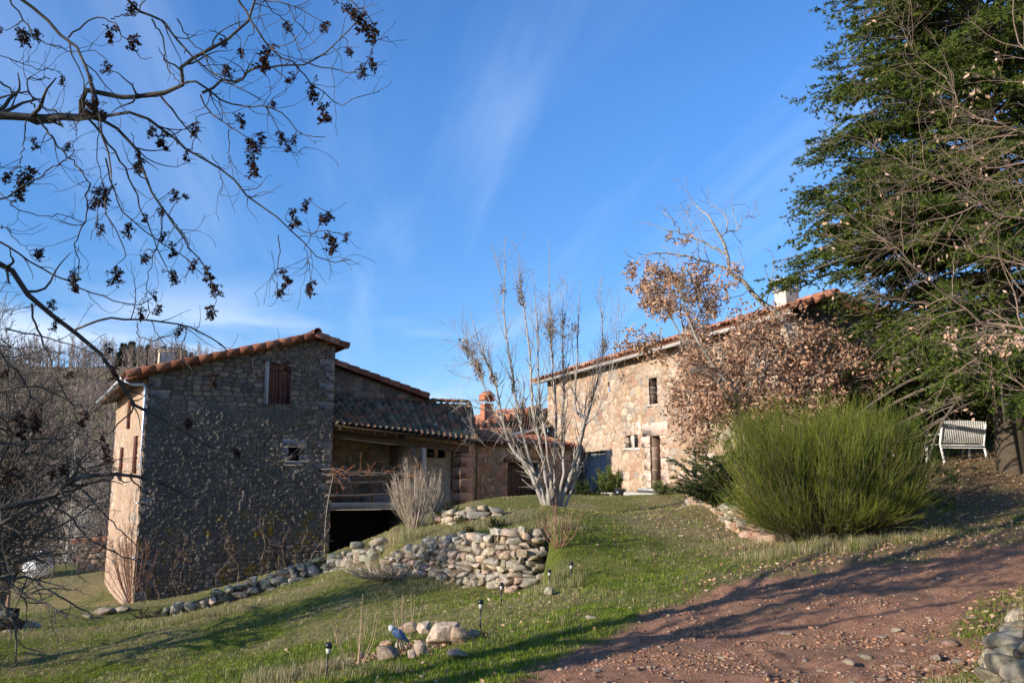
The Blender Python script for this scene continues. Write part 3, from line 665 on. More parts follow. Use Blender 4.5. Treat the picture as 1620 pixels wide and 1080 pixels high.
# small barred window
wq = bpy.data.objects.new("small_window", None); COL.objects.link(wq); wq.parent = house
reveal(house, "window_reveal", FH, h_win, .35, (.2, .18, .16)); surround(house, FH, h_win, 4, (.27, .24, .22), .26, .2, .14, .06, "window_surround", 2)
a, b_, c_, e_ = h_win
mb = MB(); fbox(mb, FH, a, b_, -.3, -.28, c_, e_, bev=0); mb.build("pane", M_glass, wq)
mb = MB()
for x in np.linspace(a, b_, 4)[1:-1]: mb.tube([FH.p(x, -.16, c_ - .02), FH.p(x, -.16, e_ + .02)], .009, 6)
for z in np.linspace(c_, e_, 4)[1:-1]: mb.tube([FH.p(a - .02, -.16, z), FH.p(b_ + .02, -.16, z)], .009, 6)
mb.build("window_bars", M_black, wq)
# roof planes
ov = .28
rt = bpy.data.objects.new("roof", None); COL.objects.link(rt); rt.parent = house
zr = zR + .02
def RP(t, w, dz=0): return FH.p(t, w, roofz(t) + .05 + dz)
roof_patch(rt, "left_slope", RP(tR, ov), RP(tR, -9.4), RP(tE, -9.4), RP(tE, ov), .24, .36, 3, PAL_RED, thick=.14)
roof_patch(rt, "right_slope", RP(tR, -9.4), RP(tR, ov), RP(tW + .3, ov), RP(tW + .3, -9.4), .24, .36, 4, PAL_RED, thick=.14)
roof_patch(rt, "right_slope", RP(tW + .32, -9.4), RP(tW + .32, -2.75), RP(10.6, -2.75), RP(10.6, -9.4), .24, .36, 5, PAL_RED, thick=.14)
edge_tiles(rt, "verge_tiles", RP(tE, ov + .02, .02), RP(tR, ov + .02, .02), .415, .075, 3, PAL_RED, .17)
edge_tiles(rt, "verge_tiles", RP(tW + .36, ov + .02, .02), RP(tR, ov + .02, .02), .42, .1, 4, PAL_RED, .12)
edge_tiles(rt, "verge_tiles", RP(10.5, -2.72, .02), RP(tW + .1, -2.72, .02), .42, .1, 6, PAL_RED, .12)
edge_tiles(rt, "ridge_tiles", RP(tR, ov + .1, .05), RP(tR, -9.3, .05), .42, .14, 5, PAL_RED, .05)
mb = MB(); mb.add(np.array([RP(tE, ov, -.15), RP(tE, -9.4, -.15), RP(0, -9.4, -.15), RP(0, ov, -.15), RP(tE, ov, -.19), RP(tE, -9.4, -.19), RP(0, -9.4, -.19), RP(0, ov, -.19)]),
                  np.array([[0, 1, 2, 3], [4, 7, 6, 5], [0, 4, 5, 1], [3, 2, 6, 7], [0, 3, 7, 4], [1, 5, 6, 2]])); mb.build("soffit_boards", M_shutter, rt)
for k in range(12):
    mb = MB(); w_ = -.3 - k * .78; q = np.array([RP(tE + .03, w_, -.22), RP(.05, w_, -.22)]); mb.box(q.mean(0), (np.linalg.norm(q[1] - q[0]), .09, .1), np.array([unit(q[1] - q[0]), FH.n, np.cross(unit(q[1] - q[0]), FH.n)])); mb.build("rafter", M_wood_old, rt)
# gutter and downpipe
mb = MB(); gz = roofz(tE) - .08; pr = []
for th in np.linspace(pi, 2 * pi, 9): pr.append((cos(th) * .085, sin(th) * .085))
for rr in (1.0, .9):
    pass
ringA = [FH.p(tE - .09 + x, ov - .05, gz + z) for x, z in pr]; ringB = [FH.p(tE - .09 + x, -9.4, gz + z) for x, z in pr]
ringC = [FH.p(tE - .09 + x * .9, ov - .05, gz + z * .9) for x, z in pr]; ringD = [FH.p(tE - .09 + x * .9, -9.4, gz + z * .9) for x, z in pr]
Q = []
for i in range(8): Q += [[i, i + 1, 9 + i + 1, 9 + i], [18 + i, 27 + i, 27 + i + 1, 18 + i + 1], [i, 18 + i, 18 + i + 1, i + 1]]
Q += [[0, 9, 27, 18], [8, 26, 35, 17]]
mb.add(np.array(ringA + ringB + ringC + ringD), np.array(Q)); mb.build("gutter", M_zinc, house)
zb0 = float(zt(*FH.p(-.02, .14, 0)[:2]))
mb = MB(); mb.tube([FH.p(tE - .06, .12, gz - .09), FH.p(tE + .1, .12, gz - .2), FH.p(-.13, .1, roofz(0) - .42), FH.p(-.08, .1, roofz(0) - .6), FH.p(-.08, .1, 1.2), FH.p(-.08, .1, zb0 - .05)], .05, 12)
for zz in (roofz(0) - 1.2, 2.6, 1.0, -.6): mb.tube([FH.p(-.08, .1, zz), FH.p(-.08, .1, zz + .05)], .06, 12)
mb.build("downpipe", M_zinc, house)
# shutters folded back on the sunlit side wall
for (x0, y0, x1, y1) in ((206, 632, 209, 677), (193, 708, 196, 760), (216, 690, 219, 748)):
    a, b_, c_, e_ = FS.rect(x1, y0, x0, y1); mb = MB(); lo, hi = min(a, b_), max(a, b_); hi = lo + .55; planks(mb, FS, lo, hi, .06, .11, c_, e_, 4, 3); mb.build("folded_shutter", M_shutter, house)
# chimney
q = P(263, 572, 31.5); mb = MB(); mb.box(q + np.array([0, 0, -.7]), (.52, .52, 2.1), FH.ax, (.50, .42, .32), .03); mb.box(q + np.array([0, 0, .38]), (.58, .58, .08), FH.ax, (.42, .36, .28), .02); mb.build("chimney", M_stone, house)
# ---- porch: lean-to roof of old tiles, beam, post, balcony slab, rail, room behind
pr0 = FH.px(522, 672); pr1 = FH.px(748, 699)
tp0 = tW + .02; tp1 = pr1[0]; ze0 = pr0[1]; ze1 = pr1[1]
zt0 = FB.px(530, 632)[1]; zt1 = FB.px(740, 640)[1]; tbR = FB.px(741, 640)[0]
porch = bpy.data.objects.new("porch", None); COL.objects.link(porch); porch.parent = house
A_ = FB.p(tp0, 0.05, zt0); B_ = FB.p(tbR, 0.05, zt1); C_ = FH.p(tp1, .25, ze1); D_ = FH.p(tp0 + .03, .25, ze0)
roof_patch(porch, "porch_roof", A_, B_, C_, D_, .25, .33, 8, PAL_OLD, .085, .07)
edge_tiles(porch, "ridge_tiles", FB.p(8.9, .0, zt0 + .1), FB.p(tbR, .0, zt1 + .1), .4, .11, 9, PAL_OLD, .02)
edge_tiles(porch, "verge_tiles", FH.p(tp1 + .02, .25, ze1 + .04), FB.p(tbR + .02, .0, zt1 + .08), .36, .11, 10, PAL_OLD, .02)
roof_patch(porch, "porch_roof", FB.p(tbR, -.2, zt1), FB.p(8.9, -.2, zt0), FB.p(8.9, -3, zt0 - 1.0), FB.p(tbR, -3, zt1 - 1.0), .25, .33, 18, PAL_OLD, .085, .07)
def along_beam(z0, z1, w0, w1, hgt, dz, m, name, ua=tp0, ub=tp1 - .1):
    p0 = FH.p(ua, (w0 + w1) / 2, z0 + dz); p1 = FH.p(ub, (w0 + w1) / 2, z1 + dz); t_ = unit(p1 - p0); mb = MB()
    mb.box((p0 + p1) / 2, (np.linalg.norm(p1 - p0), w1 - w0, hgt), np.array([t_, FH.n, np.cross(t_, FH.n)]), bev=.02); return mb.build(name, m, porch)
along_beam(ze0, ze1, -.26, -.06, .26, -.28, M_door_dark, "eave_beam")
for k in range(13):
    f = (k + .5) / 13; p0 = FH.p(tp0 + (tp1 - tp0) * f, .18, ze0 + (ze1 - ze0) * f - .11); p1 = FB.p(tp0 + (tbR - tp0) * f, 0, zt0 + (zt1 - zt0) * f - .13); t_ = unit(p1 - p0); s_ = unit(np.cross(t_, Z3)); mb = MB()
    mb.box((p0 + p1) / 2, (np.linalg.norm(p1 - p0), .09, .1), np.array([t_, s_, np.cross(t_, s_)]), bev=.01); mb.build("rafter", M_wood_old, porch)
FLOOR = .86
# back wall of the porch in shade, part warm rubble
stone_face(porch, "porch_back_wall", FB.p(0, .12, 0), dH, nH, tp0, 9.4, lambda u: -1.3, lambda u: 4.4, .05, [], .34, .2, 33, PAL_WARM, (.34, .27, .2), .05, .015, 8)
Froom = Fr(FH.p(0, -1.0, 0), dH, nH)
ra = Froom.px(646, 740)[0]; rb = Froom.px(752, 740)[0]
hw = Froom.rect(675, 709, 705, 724); hd = Froom.rect(713, 711, 728, 775)
def rtop(u): f = (u - tp0) / (tp1 - tp0); return ze0 + (ze1 - ze0) * f + .22
stone_face(porch, "room_wall", Froom.O, dH, nH, ra, rb, lambda u: .3, rtop, .04, [hw, hd], .5, .36, 43, [(.42, .33, .24), (.36, .28, .2), (.45, .38, .3), (.4, .26, .18)], (.36, .29, .22), .02, .01, 8, lambda u, z: smooth(.45, .5, fbm(u * .7, z * .7, 45, 3)) * smooth(hd[1] + .1, hd[1] - .1, u), (.42, .35, .27), .012)
mb = MB(); fbox(mb, Froom, ra - .02, ra + .25, -2.1, -.02, .3, rtop(ra) - .2, (.4, .32, .24), 0); mb.build("room_side_wall", M_stone, porch)
mb = MB(); g = rng(8); z = .45; k = 0      # dressed stone pier at the right end of the porch
pa = FH.px(729, 760)[0]; pb_ = FH.px(743, 760)[0]
while z < ze1 - .45:
    hh = g.uniform(.36, .5); fbox(mb, FH, pa - (.02 if k % 2 else 0), pb_ + .16, -.75, -.02, z, min(z + hh, ze1 - .42) + .0, np.array([.42, .26, .17]) * g.uniform(.8, 1.15), .008); z += hh; k += 1
mb.build("stone_pier", M_stone, porch)
wv = bpy.data.objects.new("room_window", None); COL.objects.link(wv); wv.parent = porch
a, b_, c_, e_ = hw
mb = MB(); fbox(mb, Froom, a, b_, -.16, -.14, c_, e_, bev=0); mb.build("pane", M_glass, wv)
m2 = (a + b_) / 2
for x0, x1 in ((m2 - .07, m2 + .07), (a - .02, a + .03), (b_ - .03, b_ + .02)): mb = MB(); fbox(mb, Froom, x0, x1, -.12, -.02, c_, e_); mb.build("mullion", M_plaster, wv)
reveal(porch, "window_reveal", Froom, hw, .2, (.3, .24, .18)); reveal(porch, "door_reveal", Froom, hd, .25, (.3, .22, .16))
mb = MB(); planks(mb, Froom, hd[0], hd[1], -.2, -.16, hd[2], hd[3], 3, 4); mb.build("porch_door", M_door_dark, porch)
# post with a curved brace
pt = FH.px(671, 725)[0]; ptop = ze0 + (ze1 - ze0) * (pt - tp0) / (tp1 - tp0) - .4
mb = MB(); fbox(mb, FH, pt - .1, pt + .1, -.22, -.02, .8, ptop, bev=.03); mb.build("post", M_wood_pale, porch)
mb = MB()
mb.tube([FH.p(pt - .12, -.12, ptop - .75), FH.p(pt - .2, -.12, ptop - .5), FH.p(pt - .32, -.12, ptop - .2), FH.p(pt - .45, -.12, ptop + .02)], [.07, .1, .11, .09], 8); mb.build("brace", M_wood_old, porch)
# balcony slab and the dark cellar under it
sa = FH.px(519, 800)[0]; sb = FH.px(652, 800)[0]; zs0 = FH.px(575, 806)[1]; zs1 = FH.px(575, 794)[1]
mb = MB(); fbox(mb, FH, sa - .05, sb, -3.0, .06, zs0, zs1, bev=.015); mb.build("balcony_slab", M_concrete, porch)
mb = MB(); fbox(mb, FH, sb + .02, 11.8, -2.98, -.05, -1.2, .62, (.2, .17, .14), 0); mb.build("terrace_fill", M_stone, porch)
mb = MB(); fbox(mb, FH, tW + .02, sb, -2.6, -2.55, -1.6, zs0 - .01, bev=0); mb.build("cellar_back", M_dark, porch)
mb = MB()
for k, (zz, w_) in enumerate(((FH.px(575, 752)[1], 640), (FH.px(575, 763)[1], 620), (FH.px(575, 783)[1], 648))):
    ub = FH.px(w_, 770)[0]; pts = [FH.p(sa - .12 + (ub - sa + .12) * f, .1, zz + .02 * sin(f * 9 + k)) for f in np.linspace(0, 1, 8)]; mb.tube(pts, .05, 7)
mb.build("balcony_rail", M_wood_pale if False else M_wood_old, porch)
for u in (sa + .15, (sa + sb) / 2, sb - .1):
    mb = MB(); fbox(mb, FH, u - .04, u + .04, .0, .07, zs1, FH.px(575, 750)[1] + .05); mb.build("rail_post", M_wood_old, porch)

# things stored on the balcony and in the cellar opening
q = FH.p(sa + .75, -.5, zs1)
lad = thing("folding_ladder", q, "grey folded ladder leaning behind the porch rail above the dark cellar", "ladder")
for s_ in (0, .34):
    mb = MB(); mb.tube([q + FH.d * s_, q + FH.d * (s_ - .32) + Z3 * 1.25 - FH.n * .1], .025, 6); mb.build("ladder_rail", M_zinc, lad)
for k in range(4):
    f = .2 + k * .2; mb = MB(); a_ = q + FH.d * (-.32 * f) + Z3 * 1.25 * f - FH.n * .1 * f; mb.tube([a_, a_ + FH.d * .34], .016, 6); mb.build("rung", M_zinc, lad)
q = FH.p(sa + 2.1, -.35, zs1 + .003)
bx_ = MB(); bx_.box(q + Z3 * .12, (1.6, .5, .22), FH.ax, bev=.02); o = bx_.build("storage_box", mat("bluish_panel", (.25, .28, .36), .5)); tag(o, "long bluish box lying on the porch floor behind the lowest rail", "box")
# cellar: a low crate frame, a log heap, and the green hose at the threshold
def gpt(px, py, up=0.0):
    q = hit(px, py); q = np.array(q); q[2] = float(zt(q[0], q[1])) + up; return q
q = FH.p(sb - 1.3, -.9, 0); q[2] = float(zt(q[0], q[1]))
wp = thing("firewood_heap", q, "low heap of split firewood in the dark cellar under the porch", "firewood")
g = rng(44); mb = MB()
for k in range(34):
    yy = g.uniform(-.7, .7); c = q + FH.d * yy - FH.n * g.uniform(0, .6) + Z3 * (.07 + .13 * int(g.integers(0, 4)) * (1 - abs(yy))); th = g.uniform(-.4, .4)
    t_ = unit(FH.d * cos(th) + FH.n * sin(th)); s_ = unit(np.cross(t_, Z3)); mb.box(c, (g.uniform(.4, .6), .11, .1), np.array([t_, s_, Z3]), np.array([.3, .2, .12]) * g.uniform(.6, 1.1), .02)
mb.build("logs", M_rock, wp)
q = gpt(572, 884); pts = []
for k in range(60): th = k * .45; pts.append(q + np.array([cos(th) * (.28 + .06 * sin(k)), sin(th) * .2, .02 + k * .0016]))
pts += [pts[-1] + np.array([.3 * f, -.05 * f, -.1 * f + .1]) for f in (.5, 1, 1.6)] + [pts[0] + np.array([-.2 - .35 * f, .02 * f, .01]) for f in ()]
mb = MB(); mb.tube(resample(pts, 160), .016, 6); o = mb.build("garden_hose", M_hose); tag(o, "bright green garden hose coiled on the grass before the dark cellar", "hose")

# ------------------------------------------------------------------ the barn on the right
LB = P(868, 690, 42.0); gB = unit(np.array([.349, -.937])); nB = np.array([gB[1], -gB[0]]); nB = nB if nB[0] < 0 else -nB
FR = Fr(LB, gB, nB)
LEN = FR.px(1268, 600)[0]
barn = thing("stone_barn", (LB[0], LB[1], float(zt(LB[0], LB[1]))), "long sunlit pink granite barn with red tile eaves on the right", "barn")
ZW = 6.5
hD1 = FR.rect(918, 714, 962, 775); hW = FR.rect(990, 688, 1011, 708); hD2 = FR.rect(1031, 689, 1047, 779); hUp = FR.rect(1028, 597, 1041, 639)
hS1 = FR.rect(964, 603, 968, 620); hS2 = FR.rect(893, 613, 897, 632); hS3 = FR.rect(877, 612, 884, 622)
stone_face(barn, "front_wall", FR.O, gB, nB, 0, LEN, gb(FR), lambda u: ZW, .038, [hD1, hW, hD2, hUp, hS1, hS2], .40, .25, 53, PAL_BARN, (.29, .205, .14), .06, .014, 8,
           lambda u, z: smooth(.60, .72, fbm(u * .6, z * .6, 55, 3)) * .7, (.42, .32, .23), .02, mo=.15)
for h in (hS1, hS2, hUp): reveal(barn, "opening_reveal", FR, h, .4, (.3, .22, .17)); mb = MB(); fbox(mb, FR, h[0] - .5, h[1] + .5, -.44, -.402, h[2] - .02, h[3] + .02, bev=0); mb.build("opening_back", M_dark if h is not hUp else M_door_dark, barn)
surround(barn, FR, hUp, 3, (.56, .46, .36), .25, .22, .12, .04, "opening_surround", 3)
surround(barn, FR, hD1, 5, (.60, .52, .44), .62, .16, 0, .03, "door_surround", 4)
surround(barn, FR, hD2, 6, (.58, .45, .36), .5, .5, 0, .06, "door_surround", 5)
surround(barn, FR, hW, 7, (.62, .52, .42), .5, .22, .12, .04, "window_surround", 2)
for h, m_, n_ in ((hD1, M_door_blue, 7), (hD2, M_shutter, 5)):
    reveal(barn, "door_reveal", FR, h, .45, (.40, .30, .22)); mb = MB(); dz_ = -.22 if h is hD1 else -.4
    planks(mb, FR, h[0] + .02, h[1] - .02, dz_ - .05, dz_, h[2] - .3, h[3], n_, 9); dd_ = mb.build("door", m_, barn)
    mb = MB(); mb.box(FR.p(h[0] + .25, dz_ + .03, (h[2] + h[3]) / 2), (.03, .05, .16), FR.ax, bev=.005); mb.build("handle", M_black, dd_)
wv = bpy.data.objects.new("twin_window", None); COL.objects.link(wv); wv.parent = barn; reveal(barn, "window_reveal", FR, hW, .3, (.5, .4, .3))
a, b_, c_, e_ = hW; mb = MB(); fbox(mb, FR, a, b_, -.24, -.22, c_, e_, bev=0); mb.build("pane", M_glass, wv)
mb = MB(); mm_ = (a + b_) / 2; fbox(mb, FR, mm_ - .14, mm_ + .14, -.2, .0, c_, e_, (.6, .5, .4)); mb.build("mullion", M_stone, wv)
# near gable (in shade) and rear wall
FG = Fr(FR.p(LEN, 0, 0), -nB, gB)
def bz(x): return 6.56 + .30 * min(x, 1.1) - .22 * max(0, x - 1.1)
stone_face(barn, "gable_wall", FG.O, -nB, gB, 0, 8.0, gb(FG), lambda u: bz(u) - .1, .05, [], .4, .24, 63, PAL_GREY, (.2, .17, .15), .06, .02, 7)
mb = MB(); fbox(mb, FR, .0, LEN, -8.0, -7.8, 0, bz(8) - .12, (.3, .25, .2), 0); fbox(mb, FR, 0, .2, -8, -.02, 0, 5.1, (.35, .3, .24), 0)
fbox(mb, FR, 0.01, .2, -1.9, -.02, 5.0, 6.6, (.35, .3, .24), 0); mb.build("rear_wall", M_stone, barn)
br = bpy.data.objects.new("roof", None); COL.objects.link(br); br.parent = barn
e0 = -.55; R0 = -.5; R1 = LEN + .35
def BR(t, x, dz=0): return FR.p(t, -x, bz(x) + .06 + dz)
pal_b = [(.45, .19, .11), (.50, .24, .15), (.40, .17, .10), (.52, .28, .18), (.36, .16, .10)]
roof_patch(br, "front_slope", BR(R0, 1.1), BR(R1, 1.1), BR(R1, e0), BR(R0, e0), .25, .35, 13, pal_b, .08, .09)
roof_patch(br, "back_slope", BR(R1, 1.1), BR(R0, 1.1), BR(R0, 8.4), BR(R1, 8.4), .25, .35, 14, pal_b, .08, .09)
edge_tiles(br, "ridge_tiles", BR(R0, 1.1, .06), BR(R1, 1.1, .06), .42, .14, 15, pal_b, .03)
edge_tiles(br, "verge_tiles", BR(R1, e0, .02), BR(R1, 1.1, .02), .4, .1, 16, pal_b, .12); edge_tiles(br, "verge_tiles", BR(R0, e0, .02), BR(R0, 1.1, .02), .4, .1, 17, pal_b, .12)
edge_tiles(br, "verge_tiles", BR(R1, 8.3, .02), BR(R1, 1.1, .02), .4, .1, 18, pal_b, .12)
mb = MB(); p0 = BR(R0, e0 + .03, -.14); p1 = BR(R1, e0 + .03, -.14); mb.box((p0 + p1) / 2, (R1 - R0, .03, .12), FR.ax, bev=.004); mb.build("fascia_board", M_wood_pale, br)
for k in range(34):
    t_ = .1 + k * (LEN - .2) / 33; p0 = BR(t_, e0 + .08, -.17); p1 = BR(t_, .2, -.17); d_ = unit(p1 - p0); mb = MB(); mb.box((p0 + p1) / 2, (np.linalg.norm(p1 - p0), .1, .12), np.array([d_, FR.d, np.cross(d_, FR.d)]), bev=.01); mb.build("rafter", M_wood_old, br)
q = P(1245, 482, 26.5); ch = bpy.data.objects.new("chimney", None); COL.objects.link(ch); ch.parent = barn
mb = MB(); mb.box(q + Z3 * (-.75), (.58, .5, 2.3), FR.ax, (.50, .46, .40), .03); mb.box(q + Z3 * .42, (.66, .6, .09), FR.ax, (.46, .43, .38), .02); mb.build("stack", M_stone, ch)
mb = MB()
for sx in (-.24, .24):
    for sy in (-.2, .2): mb.box(q + FR.d * sx + FR.n * sy + Z3 * .58, (.06, .06, .25), FR.ax, (.55, .5, .45), 0)
mb.box(q + Z3 * .735, (.78, .7, .05), FR.ax, (.6, .58, .54), .015); mb.build("cap", M_stone, ch)
# doorstep and plank seat
q0 = FR.p((hD2[0] + hD2[1]) / 2 + .2, .5, 0); zg = float(zt(q0[0], q0[1])); mb = MB(); g = rng(4)
fbox(mb, FR, hD2[0] - .2, hD2[1] + 1.3, .1, 1.1, zg - .3, zg + .13, (.44, .43, .41), .04); fbox(mb, FR, hD2[0] + .1, hD2[1] + .9, .1, .7, zg + .133, zg + .28, (.42, .41, .4), .04)
o = mb.build("stone_doorstep", M_rock); tag(o, "grey stone slab steps before the narrow barn door", "doorstep")
q0 = gpt(988, 784); ta = FR.px(968, 781)[0]; tb = FR.px(1008, 779)[0]
bn = thing("plank_seat", FR.p(ta, .9, float(zt(*FR.p(ta, .9, 0)[:2]))), "low weathered plank seat on stones along the barn foot", "seat")
zz = float(zt(*FR.p((ta + tb) / 2, .9, 0)[:2])); mb = MB(); fbox(mb, FR, ta, tb, .72, 1.05, zz + .2, zz + .26); mb.build("plank", M_wood_pale, bn)
for u in (ta + .3, tb - .4): mb = MB(); fbox(mb, FR, u, u + .3, .75, 1.0, zz - .15, zz + .2, (.4, .36, .32), .05); mb.build("support_stone", M_rock, bn)
q0 = FR.p(tb + .35, .9, 0); zg = float(zt(q0[0], q0[1]))
mb = MB(); mb.tube([q0 + Z3 * (zg - .02) - FR.d * .05, q0 + Z3 * (zg + .3) ], [.2, .23], 14); o = mb.build("black_pot", M_black); tag(o, "squat black pot at the right end of the plank seat", "pot")

# ------------------------------------------------------------------ low buildings between farmhouse and barn
O2 = P(750, 760, 34.6); E2 = FR.p(3.6, .05, 0); d2 = unit((E2 - O2)[:2]); n2 = np.array([d2[1], -d2[0]]); F2_ = Fr(O2, d2, n2); L2 = np.linalg.norm((E2 - O2)[:2]) - .1
ob = thing("stone_shed", (O2[0], O2[1], float(zt(O2[0], O2[1]))), "low shaded stone shed with plank double door behind the bare ash trunks", "shed")
hDD = F2_.rect(803, 732, 852, 800)
stone_face(ob, "shed_wall", F2_.O, d2, n2, 0, L2, lambda u: .3, lambda u: 3.15, .05, [hDD], .4, .26, 73, PAL_WARM[:6] + [(.3, .25, .2)], (.3, .24, .18), .05, .015, 7)
reveal(ob, "door_reveal", F2_, hDD, .3, (.3, .24, .18)); mm_ = (hDD[0] + hDD[1]) / 2
for x0, x1 in ((hDD[0] + .02, mm_ - .01), (mm_ + .01, hDD[1] - .02)): mb = MB(); planks(mb, F2_, x0, x1, -.22, -.17, hDD[2] - .3, hDD[3], 5, 6); mb.build("door", M_door_dark, ob)
mb = MB(); fbox(mb, F2_, hDD[0] - .25, hDD[1] + .25, -.15, .04, hDD[3], hDD[3] + .22, bev=.02); mb.build("door_lintel", M_wood_old, ob)
roof_patch(ob, "shed_roof", F2_.p(-.1, -3.6, 3.85), F2_.p(L2, -3.6, 4.05), F2_.p(L2, .3, 3.12), F2_.p(-.1, .3, 3.12), .25, .35, 23, pal_b, .08, .09)
mb = MB(); fbox(mb, F2_, 0, L2, -3.7, -3.55, .3, 3.8, (.3, .25, .2), 0); mb.build("rear_wall", M_stone, ob)
mb = MB(); fbox(mb, F2_, -.14, .02, .05, .16, .3, 3.3); mb.build("corner_board", M_door_dark, ob)
# upper lean-to with a zinc edge
mb = MB(); zl = F2_.px(840, 686)[1]
roof_patch(ob, "upper_roof", P(812, 662, 41), P(872, 650, 44.2), P(872, 672, 41.6), P(806, 690, 38.4), .25, .35, 25, PAL_OLD, .07, .08)
p0 = P(805, 690, 38.3); p1 = P(872, 673, 41.5); mb.tube([p0, p1], .09, 8); mb.build("zinc_gutter", M_zinc, ob)
t_ = unit((p1 - p0) * [1, 1, 0]); fw = Fr(p0, t_[:2], np.array([t_[1], -t_[0]])); Lw_ = np.linalg.norm((p1 - p0)[:2]); mb = MB()
for k in range(8): fbox(mb, fw, Lw_ * k / 8, Lw_ * (k + 1) / 8 - .004, -.5, -.2, 2.6, p0[2] + (p1[2] - p0[2]) * (k + .5) / 8 - .05, np.array([.30, .23, .17]) * (1 + .1 * sin(k * 5)), .01)
mb.build("upper_wall", M_stone, ob)
O3 = P(750, 700, 43.0); E3 = P(841, 700, 45.0); d3 = unit((E3 - O3)[:2]); n3 = np.array([d3[1], -d3[0]]); F3_ = Fr(O3, d3, n3); L3 = np.linalg.norm((E3 - O3)[:2])
zA = F3_.px(752, 684)[1]; zB = F3_.px(838, 650)[1]
ob3 = thing("rear_outbuilding", (O3[0], O3[1], float(zt(O3[0], O3[1]))), "stone outbuilding with a rising orange tiled edge and brick chimney behind the shed", "outbuilding")
stone_face(ob3, "wall", F3_.O, d3, n3, 0, L3 - .2, lambda u: .3, lambda u: zA + (zB - zA) * u / L3, .06, [], .4, .26, 83, PAL_GREY, (.2, .17, .15), .05, .015, 7)
mb = MB(); fbox(mb, F3_, 0, .25, -4, -.02, .3, zA - .3, (.3, .25, .2), 0); fbox(mb, F3_, L3 - .45, L3 - .2, -4, -.02, .3, zB - .2, (.3, .25, .2), 0); mb.build("side_wall", M_stone, ob3)
roof_patch(ob3, "roof", F3_.p(-.3, -4, zA + .25), F3_.p(L3 + .1, -4, zB + .25), F3_.p(L3 + .1, .3, zB + .12), F3_.p(-.3, .3, zA + .12), .25, .35, 29, pal_b, .07, .3)
edge_tiles(ob3, "verge_tiles", F3_.p(-.3, .32, zA + .16), F3_.p(L3 + .1, .32, zB + .16), .42, .17, 31, pal_b, .22)
q = P(770, 652, 44.5); cb = bpy.data.objects.new("brick_chimney", None); COL.objects.link(cb); cb.parent = ob3
mb = MB(); mb.box(q + Z3 * (-.3), (.52, .45, 1.5), F3_.ax, bev=.02)
for sx in (-.24, .24): mb.box(q + F3_.d * sx + Z3 * .68, (.13, .5, .26), F3_.ax, bev=0)
mb.build("stack", M_brick, cb)
mb = MB(); mb.add(np.array([q + F3_.d * sx + F3_.n * sy + Z3 * .81 for sx in (-.34, .34) for sy in (-.3, .3)] + [q + F3_.n * sy + Z3 * 1.08 for sy in (-.3, .3)]), [np.array([[0, 1, 5, 4], [2, 4, 5, 3], [0, 2, 3, 1]]), np.array([[0, 4, 2], [1, 3, 5]])]); mb.build("cap", M_brick, cb)
mb = MB()
for k in range(3): mb.box(q + Z3 * (.6 + .07 * k), (.36, .5, .02), F3_.ax, bev=0)
mb.build("louvres", M_brick, cb)
roof_patch(ob3, "roof", P(842, 655, 46), P(872, 642, 48), P(872, 665, 45.2), P(842, 680, 43.5), .25, .35, 35, pal_b, .07, .08)

# small rubble lean-to at the far end of the sunlit side wall
q = P(146, 872, 37.0); q[2] = float(zt(q[0], q[1])); fq = Fr(q, eH * 0 + np.array([.9, .44]), np.array([.44, -.9]))
rw = thing("ruined_wall", q, "crumbling stone stub wall with one row of orange tiles beyond the farmhouse", "wall")
stone_face(rw, "stones", fq.O, fq.d[:2], fq.n[:2], -.5, 1.6, lambda u: q[2] - .5, lambda u: q[2] + .75 + .35 * smooth(-.5, .4, u) - .1 * sin(u * 7), .05, [], .3, .2, 93, PAL_WARM, (.3, .24, .18), .08, .02, 7)
edge_tiles(rw, "coping_tiles", fq.p(-.75, 0, q[2] + 1.12), fq.p(.75, 0, q[2] + 1.25), .4, .12, 41, PAL_RED, .03)
mb = MB(); fbox(mb, fq, -.48, 1.58, -.4, -.03, q[2] - .5, q[2] + .8, (.4, .33, .26), .05); mb.build("core", M_stone, rw)

# ------------------------------------------------------------------ dry-stone walls, rocks
def ico(sub):
    t = (1 + 5 ** .5) / 2
    V = [(-1, t, 0), (1, t, 0), (-1, -t, 0), (1, -t, 0), (0, -1, t), (0, 1, t), (0, -1, -t), (0, 1, -t), (t, 0, -1), (t, 0, 1), (-t, 0, -1), (-t, 0, 1)]
    Fc = [(0, 11, 5), (0, 5, 1), (0, 1, 7), (0, 7, 10), (0, 10, 11), (1, 5, 9), (5, 11, 4), (11, 10, 2), (10, 7, 6), (7, 1, 8), (3, 9, 4), (3, 4, 2), (3, 2, 6), (3, 6, 8), (3, 8, 9), (4, 9, 5), (2, 4, 11), (6, 2, 10), (8, 6, 7), (9, 8, 1)]
    V = [tuple(unit(np.array(v, float))) for v in V]
    for _ in range(sub):
        cache = {}; nf = []
        def mid(a, b):
            k = (min(a, b), max(a, b))
            if k not in cache: V.append(tuple(unit(np.array(V[a]) + np.array(V[b])))); cache[k] = len(V) - 1
            return cache[k]
        for a, b, c in Fc:
            x, y, z = mid(a, b), mid(b, c), mid(c, a); nf += [(a, x, z), (b, y, x), (c, z, y), (x, y, z)]
        Fc = nf
    return np.array(V), np.array(Fc)
ICO = {k: ico(k) for k in (0, 1, 2, 3)}
